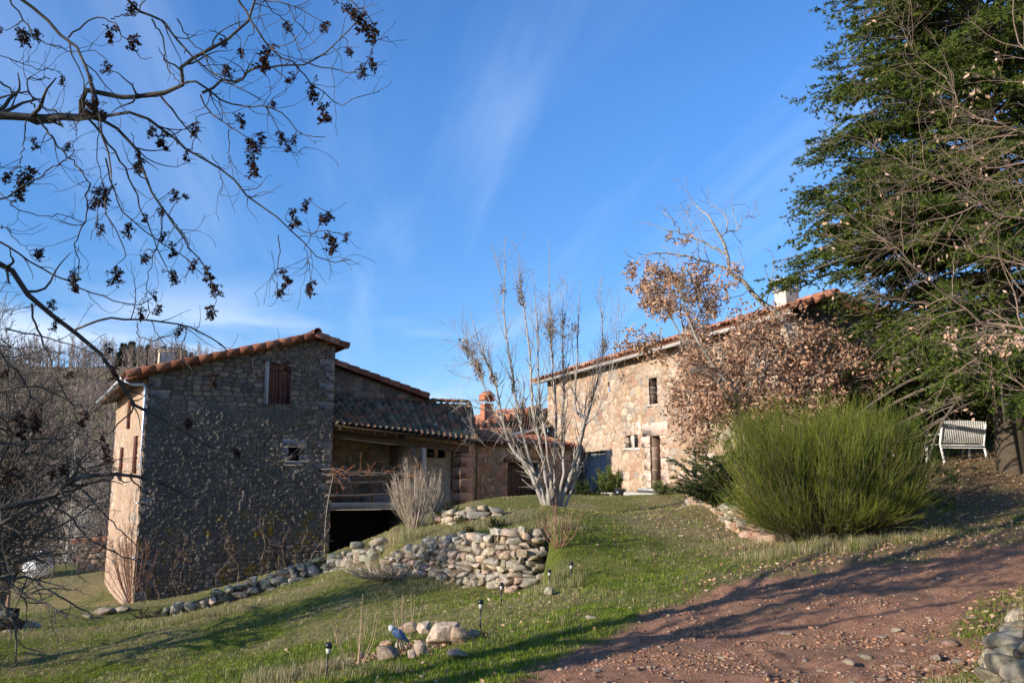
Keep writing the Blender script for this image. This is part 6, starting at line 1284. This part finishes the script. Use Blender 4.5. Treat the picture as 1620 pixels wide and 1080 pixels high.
c1 = cedar_sub(Bq[0], Bq[1], 7200, (.9, 1.7), 601, 8, -.035); c2_ = cedar_sub(c1[0], c1[1], 34000, (1.3, 2.6), 602, 5, -.03, .1, .5)
bcn = np.array([bc[0], bc[1], bz0 + .65])
def open_gap(q):      # foliage cleared along the sun and view lines so low sun reaches the bench
    d_ = q - bcn; k_ = d_ @ TO_SUN; off = np.linalg.norm(d_ - k_[:, None] * TO_SUN, axis=1)
    vw = unit(EYE - bcn); k2 = d_ @ vw; off2 = np.linalg.norm((d_ - k2[:, None] * vw) * [1, 1, 1.25], axis=1)
    return ~(((off < 1.0) & (k_ > -1)) | ((off2 < .72) & (k2 > -.5)))
def prune(B): k_ = open_gap(B[0][:, -1]) & open_gap(B[0][:, B[0].shape[1] // 2]); return B[0][k_], B[1][k_]
c1 = prune(c1); c2_ = prune(c2_)
bark_build(cedar, "trunk", [tr], M_bark_grey, [12], (.28, .24, .2)); bark_build(cedar, "boughs", [Bq, c1], M_bark_grey, [7, 4], (.5, .45, .4))
pA, dA = along(c2_[0], 155000, 603, .05, 1); pB, dB = along(c1[0], 42000, 604, .25, 1); pC, dC = along(Bq[0], 5000, 605, .5, 1); pp = np.concatenate([pA, pB, pC]); dd_ = np.concatenate([dA, dB, dC]); kp_ = open_gap(pp); pp = pp[kp_]; dd_ = dd_[kp_]
cols = tint(len(pp), 0, .28, 606, [(.065, .098, .018), (.095, .13, .022), (.045, .07, .014), (.13, .16, .03)]); D = unit(dd_ + [0, 0, .28]); mb = MB()
needle_mesh(mb, pp, D, 5, .10, .026, .55, cols, 607); mb.build("foliage", M_cedar, cedar)

# ---- 7. thin bare oak branches in front of the cedar
FO = [([(1760, 560), (1620, 523), (1580, 512), (1547, 493), (1503, 460), (1443, 427), (1400, 387), (1370, 360)], .05, .008), ([(1700, 190), (1650, 130), (1620, 100), (1603, 55), (1603, -10)], .022, .012), ([(1760, 260), (1620, 215), (1533, 177), (1503, 143), (1477, 103), (1437, 67), (1425, 40)], .035, .006), ([(1760, 385), (1607, 340), (1557, 323), (1517, 293), (1463, 277), (1407, 247), (1370, 220)], .035, .006), ([(1740, 285), (1620, 267), (1570, 263), (1540, 245), (1500, 200)], .028, .006), ([(1557, 323), (1490, 342), (1433, 355), (1400, 347), (1350, 335)], .018, .005), ([(1520, 470), (1460, 475), (1400, 470), (1340, 440)], .016, .005), ([(1740, 440), (1620, 420), (1560, 400), (1500, 390), (1440, 380)], .026, .006), ([(1620, 530), (1560, 560), (1510, 590), (1480, 640)], .018, .005), ([(1700, 650), (1620, 610), (1570, 575), (1530, 560)], .02, .005), ([(1760, 330), (1660, 300), (1590, 290), (1540, 280)], .025, .006)]
fo_xy = (8.9, 11.6); fo = root_thing("bare_oak", fo_xy, "thin reddish bare oak branches with a few clinging leaves before the cedar", "tree"); z0 = fo.location[2]
a = batch([trace(p, (11.6, 11.2 + .12 * i), 16, .02, 120 + i) for i, (p, _, _) in enumerate(FO)], [x[1] * .62 for x in FO], [x[2] * .6 for x in FO])
tk = batch([resample([[fo_xy[0], fo_xy[1], z0 - .3], [fo_xy[0] - .05, fo_xy[1], z0 + 2.5], [fo_xy[0] + .05, fo_xy[1], z0 + 8]], 16)], .17, .05)
con = batch([resample([[fo_xy[0], fo_xy[1], max(z0 + .8, q[2] - .5)], q], 4) if False else resample([[fo_xy[0], fo_xy[1], max(z0 + .8, q[2] - .4)], (np.array([fo_xy[0], fo_xy[1], q[2] - .3]) + q) / 2, q], 6) for q in a[0][[0, 1, 2, 3, 4, 7, 9, 10], 0]], .05, .022)
b_ = spawn(a[0], a[1], 170, (.6, 1.7), (25, 65), .12, 9, .14, .12, 1, rmin=.0035, seed=611, taper_len=.4); c = spawn(b_[0], b_[1], 520, (.25, .8), (25, 60), .1, 6, .16, .15, 1, rmin=.003, seed=612); d = spawn(c[0], c[1], 700, (.08, .3), (25, 60), .1, 4, .16, .2, 1, rmin=.002, seed=613)
bark_build(fo, "trunk", [tk, con], M_bark_grey, [10, 7], (.9, .7, .6)); bark_build(fo, "branches", [a, b_, c, d], M_bark_grey, [7, 5, 3, 3], (.85, .66, .56))
pp, _ = along(d[0], 120, 614, .6, 1); p2, _ = along(d[0][:200], 60, 615, .5, 1); pl = np.concatenate([np.repeat(pp, 2, 0), np.repeat(blob(1590, 545, 11.5, 45, 22, 26, 20), 5, 0), np.repeat(blob(1505, 530, 11.4, 10, 18, 5, 21), 5, 0), np.repeat(blob(1560, 130, 11.3, 45, 50, 8, 22), 2, 0)]); g = rng(11); pl = pl + g.normal(0, .035, pl.shape); D = unit(g.normal(size=pl.shape) + [0, 0, -.7]); mb = MB()
leaf_mesh(mb, pl, D, g.uniform(.05, .09, len(pl)), g.uniform(.03, .045, len(pl)), tint(len(pl), 0, .2, 616, [(.55, .34, .22), (.62, .42, .3), (.45, .27, .18)]), 617, .55); mb.build("leaves", M_leaf_brown, fo)

# ---- 8. broom
q = hit(1300, 850); bm_ = root_thing("broom_bush", (q[0], q[1]), "great fountain of bright green broom stems beside the red track", "bush"); z0 = bm_.location[2]
g = rng(620); n0 = 620; th = g.uniform(0, 2 * pi, n0); rr = np.sqrt(g.random(n0)); bx = q[0] + .12 + .85 * rr * np.cos(th); by = q[1] + .7 * rr * np.sin(th); bz_ = zt(bx, by)
lean = rr * g.uniform(.2, .95, n0) * (1 + .8 * (g.random(n0) < .2)); D = unit(np.stack([np.cos(th) * lean * 1.05, np.sin(th) * lean * .9, np.ones(n0)], 1)); L = (1.1 + 1.15 * fbm(np.cos(th) * rr * 2.2 + 4, np.sin(th) * rr * 2.2, 625, 2)) * g.uniform(.72, 1.12, n0) * (1.05 - .12 * lean); pts = [np.stack([bx, by, bz_], 1)]
for k in range(7): D = unit(D + g.normal(size=D.shape) * .05 + [0, 0, .05]); pts.append(pts[-1] + D * (L / 7)[:, None])
Pt = np.stack(pts, 1)
n1_ = 150; t1 = g.uniform(0, 2 * pi, n1_); D = unit(np.stack([np.cos(t1) * 1.25, np.sin(t1) * 1.25, g.uniform(.35, .9, n1_)], 1)); p0_ = np.stack([q[0] + .15 + .65 * np.cos(t1), q[1] + .6 * np.sin(t1), np.zeros(n1_)], 1); p0_[:, 2] = zt(p0_[:, 0], p0_[:, 1]); po = [p0_]
for k in range(7): D = unit(D + g.normal(size=D.shape) * .05 + [0, 0, .05 if k < 3 else -.06]); po.append(po[-1] + D * (g.uniform(.55, 1.05, n1_) / 7)[:, None])
Pt = np.concatenate([Pt, np.stack(po, 1)]); n0 = len(Pt); R = np.linspace(.012, .003, 8)[None] * g.uniform(.6, 1.3, (n0, 1)); mb = MB(); add_tubes(mb, Pt, R, 4, (.10, .085, .05)); mb.build("stems", M_twig, bm_)
s1 = spawn(Pt, R, 8000, (.45, 1.05), (8, 32), .18, 5, .07, .08, 1, rmin=.0035, seed=621, taper_len=.35, upbend=.06); s2 = spawn(s1[0], s1[1], 13000, (.2, .5), (8, 26), .15, 4, .06, .2, 1, rmin=.0028, seed=622, taper_len=.3, upbend=.05)
cl1 = .55 + .9 * fbm(s1[0][:, 0, 0] * 2.6, s1[0][:, 0, 2] * 2.2 + s1[0][:, 0, 1], 626, 3)[:, None]; cl2 = .55 + .9 * fbm(s2[0][:, 0, 0] * 2.6, s2[0][:, 0, 2] * 2.2 + s2[0][:, 0, 1], 626, 3)[:, None]
dd1 = (rng(627).random(8000) < .10)[:, None]; mb = MB(); c1_ = np.repeat(np.where(dd1, np.array([[.20, .14, .07]]), cl1 * tint(8000, 0, .3, 623, [(.13, .17, .02), (.09, .13, .02), (.19, .21, .03), (.22, .21, .05)])), 15, 0); c2c = np.repeat(cl2 * tint(13000, 0, .3, 624, [(.14, .19, .02), (.11, .15, .02), (.21, .24, .03), (.28, .27, .07)]), 12, 0)
add_tubes(mb, s1[0], s1[1], 3, c1_); add_tubes(mb, s2[0], s2[1], 3, c2c); mb.build("green_shoots", M_green, bm_)

# ---- 9. dark little conifer on the retaining wall, bushes by the barn and the mound
q = P(1135, 782, 18.6); q[2] = float(zt(q[0], q[1])); fx = root_thing("dark_conifer", q[:2], "low dark evergreen conifer spreading over the pale retaining wall", "conifer"); z0 = fx.location[2]; g = rng(630); n0 = 46; Bp = []
for k in range(n0):
    az = g.uniform(0, 2 * pi); el = g.uniform(.5, 1.2); D = np.array([cos(az) * cos(el) - .25, sin(az) * cos(el), sin(el)]); L = g.uniform(.7, 1.35); p = np.array([q[0], q[1], z0 + g.uniform(.1, .5)]); sg_ = []
    for s_ in range(8): sg_.append(p.copy()); D = unit(D + [0, 0, -.06] + g.normal(size=3) * .04); p = p + D * L / 7
    Bp.append(np.array(sg_))
B1 = batch(Bp, .022, .005); B2 = cedar_sub(B1[0], B1[1], 620, (.9, 1.8), 631, 6, -.06, .1, .4); bark_build(fx, "branches", [B1, B2], M_bark_grey, [5, 3], (.4, .35, .3)); pp, dd_ = along(B2[0], 9000, 632, .05, 1); p2, d2_ = along(B1[0], 1500, 633, .2, 1); pp = np.concatenate([pp, p2]); dd_ = np.concatenate([dd_, d2_]); mb = MB()
needle_mesh(mb, pp, unit(dd_ + [0, 0, -.1]), 6, .055, .011, .7, tint(len(pp), 0, .3, 634, [(.035, .06, .02), (.05, .075, .022), (.09, .10, .03)]), 635); mb.build("foliage", M_cedar, fx)
def green_bush(name, px, py, Y, w, h, n, label, pal, seed, leafL=.07, leafW=.02, cat="bush", upd=1.2, stemc=(.3, .25, .18)):
    q = P(px, py, Y); q[2] = float(zt(q[0], q[1])); t = root_thing(name, q[:2], label, cat); z0 = t.location[2]; g = rng(seed); ns = 26; Bp = []
    for k in range(ns):
        th = g.uniform(0, 6.3); r_ = g.uniform(0, w * .5); tip = q + [cos(th) * r_, sin(th) * r_, 0]; tip[2] = z0 + h * g.uniform(.6, 1) * (1 - .35 * (r_ / (w * .5)) ** 2); b0 = q + [cos(th) * r_ * .3, sin(th) * r_ * .3, 0]; b0[2] = z0 - .05; Bp.append(resample([b0, (b0 + tip) / 2 + g.normal(0, .03, 3), tip], 8))
    B1 = batch(Bp, .012, .004); B2 = spawn(B1[0], B1[1], ns * 9, (h * .2, h * .45), (15, 45), .3, 5, .08, .15, 1, rmin=.003, seed=seed + 1); bark_build(t, "stems", [B1, B2], M_bark_grey, [4, 3], stemc); pp, dd_ = along(B2[0], n, seed + 2, .05, 1); D = unit(dd_ + g.normal(size=dd_.shape) * .55 + [0, 0, .2]); mb = MB()
    leaf_mesh(mb, pp, D, g.uniform(leafL * .6, leafL * 1.2, n), g.uniform(leafW * .7, leafW * 1.2, n), tint(n, 0, .28, seed + 3, pal), seed + 4, .4); mb.build("foliage", M_green, t); return t
green_bush("green_bush", 963, 786, 35.0, 1.3, 1.15, 5200, "sunlit upright green bush beside the blue-grey barn door", [(.10, .14, .03), (.14, .18, .05), (.17, .20, .06)], 641, .12, .022)
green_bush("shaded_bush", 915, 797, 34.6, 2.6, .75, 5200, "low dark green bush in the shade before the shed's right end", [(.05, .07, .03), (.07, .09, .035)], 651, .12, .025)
green_bush("heather_clump", 705, 842, 20.9, .9, .42, 4200, "dark green heather clump on the mound right of the bare shrub", [(.045, .06, .015), (.09, .10, .02), (.14, .12, .03)], 661, .035, .012)
green_bush("heather_clump", 783, 848, 17.6, .45, .2, 1800, "round dark green heather cushion crowning the curved wall", [(.05, .06, .015), (.08, .085, .02)], 671, .03, .01)
green_bush("heather_clump", 742, 858, 17.4, .35, .15, 1200, "small olive heather cushion on the left shoulder of the curved wall", [(.07, .07, .015), (.10, .10, .02)], 681, .03, .01)
green_bush("heather_clump", 728, 833, 19.6, .3, .2, 1100, "small dark clump growing between the two wall tiers", [(.06, .065, .02), (.09, .085, .025)], 691, .03, .01)
green_bush("green_weed", 1045, 786, 28.5, 1.3, .38, 2600, "pale green weedy clump beside the barn doorstep", [(.14, .17, .06), (.20, .22, .09)], 701, .12, .012)
green_bush("mossy_mound", 245, 985, 20.7, 1.1, .28, 2600, "brown heathery hummock where the low wall sinks into the lawn", [(.16, .11, .07), (.12, .10, .04), (.20, .15, .09)], 711, .03, .01)

def twig_bush(name, px, py, Y, w, h, label, seed, n1=60, n2=420, n3=900, col=(1, .92, .8), m=M_bark_pale, spread=.9, r0=.012, cat="bush", rmin=.003):
    q = P(px, py, Y); q[2] = float(zt(q[0], q[1])); t = root_thing(name, q[:2], label, cat); z0 = t.location[2]; g = rng(seed); Bp = []
    for k in range(n1):
        th = g.uniform(0, 6.3); r_ = w * .5 * np.sqrt(g.random()); tip = np.array([q[0] + cos(th) * r_, q[1] + sin(th) * r_, z0 + h * g.uniform(.7, 1) * (1 - .3 * (2 * r_ / w) ** 2)]); b0 = np.array([q[0] + cos(th) * r_ * .12, q[1] + sin(th) * r_ * .12, z0 - .05]); md = b0 * .5 + tip * .5 + [cos(th) * r_ * .15 * spread, sin(th) * r_ * .15 * spread, -.02]; Bp.append(resample([b0, md, tip], 9))
    B1 = batch(Bp, r0, rmin * 1.4); B2 = spawn(B1[0], B1[1], n2, (h * .15, h * .38), (12, 40), .35, 6, .09, .3, 1, rmin=rmin, seed=seed + 1); B3 = spawn(B2[0], B2[1], n3, (h * .05, h * .16), (15, 45), .3, 4, .1, .2, 1, rmin=rmin * .85, seed=seed + 2) if n3 else None
    bark_build(t, "stems", [B1], m, [5], col); bark_build(t, "twigs", [B2] + ([B3] if n3 else []), m, [3, 3], tuple(np.array(col) * .9)); return t
twig_bush("bare_shrub", 655, 852, 20.6, 1.45, 1.55, "dense rounded bare shrub of pale twigs before the dark cellar", 721)
twig_bush("rose_twigs", 885, 905, 14.8, .8, .85, "arching reddish bare rose twigs at the right end of the curved wall", 731, 22, 50, 60, (1.1, .62, .5), M_bark_grey, 1.3, .006, rmin=.0022)
twig_bush("bare_sapling", 566, 1046, 10.4, .62, .85, "small many-stemmed bare sapling beside the nearest lamp", 741, 9, 18, 20, (1.0, .8, .62), M_bark_pale, 1.0, .007, rmin=.0018)
twig_bush("bare_sapling", 638, 1030, 10.9, .55, .75, "upright thin bare sapling rising behind the blue bird ornament", 751, 7, 12, 10, (1.0, .78, .6), M_bark_pale, .8, .006, rmin=.0018)
twig_bush("garden_stake", 652, 985, 12.2, .08, .7, "single thin bare rod standing behind the rock bed", 761, 1, 2, 0, (1.0, .8, .6), M_bark_pale, .2, .006, rmin=.002, cat="stake")
twig_bush("dead_stalks", 615, 918, 17.6, 1.9, .28, "low mat of dry grey stalks at the left foot of the curved wall", 771, 160, 600, 500, (1.05, .95, .85), M_bark_pale, 1.0, .005, cat="plant", rmin=.004)
twig_bush("wall_climber", 215, 905, 27.4, 2.4, 2.6, "reddish bare climber clinging to the foot of the sunlit side wall", 781, 50, 260, 500, (.85, .5, .38), M_bark_grey, .6, .012, cat="climber", rmin=.005)

# climbing stems on the shaded gable
cl = thing("bare_vine", FH.p(2.4, .1, float(zt(*FH.p(2.4, .1, 0)[:2]))), "straggling bare vine stems creeping up the foot of the grey gable", "vine"); g = rng(790); Ls = []
for k in range(15):
    u = g.uniform(.3, 5.5); zb = float(zt(*FH.p(u, .12, 0)[:2])) - .05; pts = []; ux = u; z = zb; H_ = g.uniform(.5, 2.1)
    for s_ in range(7): pts.append(FH.p(ux, .12 + .06 * g.random() + .05 * (s_ > 0), z)); ux += g.normal() * .16; z += H_ / 6
    Ls.append(resample(pts, 12))
a = batch(Ls, .016, .006); b_ = spawn(a[0], a[1], 130, (.2, .8), (30, 90), .0, 7, .3, .2, 1, rmin=.006, seed=791); b_[0][:, :, :] -= 0; bark_build(cl, "stems", [a, b_], M_bark_grey, [5, 4], (.8, .62, .5))
# vine trained along the porch rail
vn = thing("grape_vine", FH.p(sa + .2, .15, zs1), "rusty bare grape vine trained along the porch rail", "vine"); ztop_ = FH.px(575, 752)[1]; g = rng(795); Ls = []
for k in range(3):
    Ls.append(resample([FH.p(sa - .3 + (sb + .9 - sa) * f, .12 + g.normal() * .03, ztop_ + .06 * k + g.normal() * .05) for f in np.linspace(0, 1, 9)], 24))
Ls.append(resample([FH.p(sa - .1, .15, -.9), FH.p(sa - .12, .16, .2), FH.p(sa - .05, .14, 1.0), FH.p(sa + .1, .14, ztop_)], 24)); a = batch(Ls, .022, .014)
b_ = spawn(a[0][:3], a[1][:3], 95, (.25, .9), (30, 90), .02, 8, .25, .0, 1, rmin=.005, seed=796, upbend=-.04, taper_len=0.1, rscale=.35); c = spawn(b_[0], b_[1], 130, (.1, .35), (30, 70), -.1, 5, .25, .1, 1, rmin=.004, seed=797); bark_build(vn, "stems", [a], M_bark_grey, [6]); bark_build(vn, "shoots", [b_, c], M_bark_grey, [4, 3], (1.7, .85, .55))
# dry wisteria heap over the shed roof
ws = thing("wisteria", F2_.p(.9, .2, 3.2), "grey tangled bare climber heaped over the left end of the shed roof", "climber"); g = rng(800); Ls = []
for k in range(46):
    c_ = F2_.p(g.uniform(.1, 2.0), g.uniform(-1.5, .35), 3.35 + g.uniform(0, .2)); pts = [c_]; D = unit(g.normal(size=3) * [1, 1, .4])
    for s_ in range(6): D = unit(D + g.normal(size=3) * .45 + [0, 0, .12 if s_ < 3 else -.2]); pts.append(pts[-1] + D * .28)
    Ls.append(resample(pts, 12))
Ls.append(resample([F2_.p(.2, .25, .7), F2_.p(.15, .25, 2.0), F2_.p(.4, .3, 3.2), F2_.p(.9, 0, 3.5)], 12)); a = batch(Ls, .02, .008); b_ = spawn(a[0], a[1], 330, (.2, .7), (30, 80), 0, 6, .25, .1, 1, rmin=.007, seed=801); bark_build(ws, "stems", [a, b_], M_bark_grey, [4, 3], (1.05, .95, .85))

# ---- 10. valley: single trees, conifers on the crest, and the wooded slope
for k, (px, Y, H, lab) in enumerate([(112, 46, 11, "tall straight pale-barked tree in the valley left of the farmhouse"), (62, 52, 12, "slender bare valley tree between the left frame edge and the pale-barked one"), (92, 60, 12, "thin bare valley tree just left of the pale-barked one"), (142, 55, 10, "bare valley tree close left of the farmhouse's far corner"), (18, 47, 10, "broad bare valley tree at the very left edge"), (165, 70, 10, "far bare tree peeping just left of the farmhouse eave")]):
    q = P(px, 800, Y); bare_tree("valley_tree", q[:2], H, 820 + 10 * k, lab, M_bark_pale if k == 0 else M_bark_grey, .14 if k == 0 else .1, (0, 0), (34, 170, 420), (1.6, 3.4), rmin=.012, u0=.25, ang=(25, 60), up=.3, L2=(.8, 1.8), L3=(.4, 1.0), sides=(7, 4, 3, 3), group="bare trees in the valley", col=(1, 1, 1) if k == 0 else (.8, .72, .66))
def conifer_protos(seed):
    g = rng(seed); mb = MB(); mb.tube([[0, 0, 0], [0, 0, 9.5]], [.16, .03], 6, (.12, .09, .07)); tk_ = mb.build("trunk", M_twig); H = 10.0; pos = []; D = []
    for k in range(36):
        z = .8 + 9.0 * k / 36; Lc = (1.9 * (1 - z / H) ** .8 + .12)
        for j in range(13):
            az = g.uniform(0, 6.3); L = Lc * g.uniform(.7, 1.15)
            for s_ in np.linspace(.25, 1, 5): pos.append([cos(az) * L * s_, sin(az) * L * s_, z - .22 * L * s_ + g.normal() * .05]); D.append([cos(az), sin(az), -.3])
    pos = np.array(pos); D = unit(np.array(D)); mb = MB(); needle_mesh(mb, pos, D, 5, .5, .16, .55, tint(len(pos), 0, .3, seed, [(.03, .055, .03), (.045, .07, .035), (.025, .045, .025)]), seed); fo_ = mb.build("crown", M_cedar); return tk_, fo_
cps = [conifer_protos(900), conifer_protos(901)]; used = set()
for k, (px, py, Y, H) in enumerate([(196, 541, 300, 11.5), (209, 538, 310, 13), (222, 545, 300, 10), (236, 543, 305, 11), (247, 549, 310, 9.5), (259, 546, 300, 9), (270, 548, 315, 9), (283, 549, 300, 8), (293, 553, 310, 7.5), (303, 556, 300, 6.5), (186, 556, 320, 7), (315, 561, 305, 6)]):
    H *= 1.35; top = P(px, py, Y); nth = ["second", "third", "fourth", "fifth", "sixth", "seventh", "eighth", "ninth", "tenth", "eleventh", "first", "twelfth"][k]; t = thing("spruce_tree", (top[0], top[1], top[2] - H), nth + " dark spruce from the left in the row on the far crest", "spruce", "spruces on the far crest"); s_ = H / 10
    for src in cps[k % 2]:
        o = src if (k % 2, src.name) not in used and k < 2 else src.copy()
        if o is not src: COL.objects.link(o)
        o.parent = t; o.scale = (s_ * 1.15, s_ * 1.15, s_)
# wooded slope, one mass
g = rng(950); n0 = 900; Y = 60 * (345 / 60) ** g.random(n0); rat = g.uniform(-.66, -.33, n0); X = rat * Y; ok = ~((rat > -.45) & (Y < 60)) & (zt(X, Y) > -40); X = X[ok]; Y = Y[ok]; n0 = len(X); Z = zt(X, Y); H = g.uniform(6, 11, n0); sc_ = .6 + Y / 160
pts = np.stack([np.stack([X + g.normal(0, .3, n0) * t, Y, Z + H * t], 1) for t in np.linspace(0, 1, 6)], 1); R = (np.linspace(.10, .02, 6)[None] * sc_[:, None]); w1 = spawn(pts, R, n0 * 12, (2.2, 4.2), (20, 55), .35, 4, .1, .25, 1, rmin=.02, seed=951, upbend=.03); w2 = spawn(w1[0], w1[1], n0 * 34, (.9, 2.2), (20, 55), .3, 3, .1, .2, 1, rmin=.018, seed=952)
mb = MB(); cc = lambda n, k: np.repeat(tint(n, 0, .3, 953 + k, [(.21, .16, .13), (.26, .20, .17), (.17, .13, .11)]), {0: 18, 1: 12, 2: 9}[k], 0); add_tubes(mb, pts, R, 3, cc(n0, 0)); add_tubes(mb, w1[0], w1[1] * 1.3, 3, cc(n0 * 12, 1)); add_tubes(mb, w2[0], w2[1] * 1.3, 3, cc(n0 * 34, 2)); o = mb.build("far_wood", M_twig); tag(o, "bare grey-brown winter wood covering the far valley slope", "wood", kind='stuff')
# dark evergreen hedge closing the view right of the barn under the cedar
for k, (x, y, w, h) in enumerate([(11.5, 25.5, 3.0, 1.9), (14.2, 26.5, 3.2, 2.3), (17.0, 27.5, 3.2, 2.2)]):
    q = np.array([x, y]); xx, yy = proj(np.array([x, y, 3.0])); green_bush("hedge_shrub", float(xx), float(yy), y, w, h, 7000, ["dark laurel shrub behind the left end of the white bench", "dark laurel shrub directly behind the white bench", "dark laurel shrub right of the white bench behind the cedar trunk"][k], [(.05, .075, .02), (.08, .11, .03), (.11, .13, .05)], 960 + 10 * k, .14, .06)
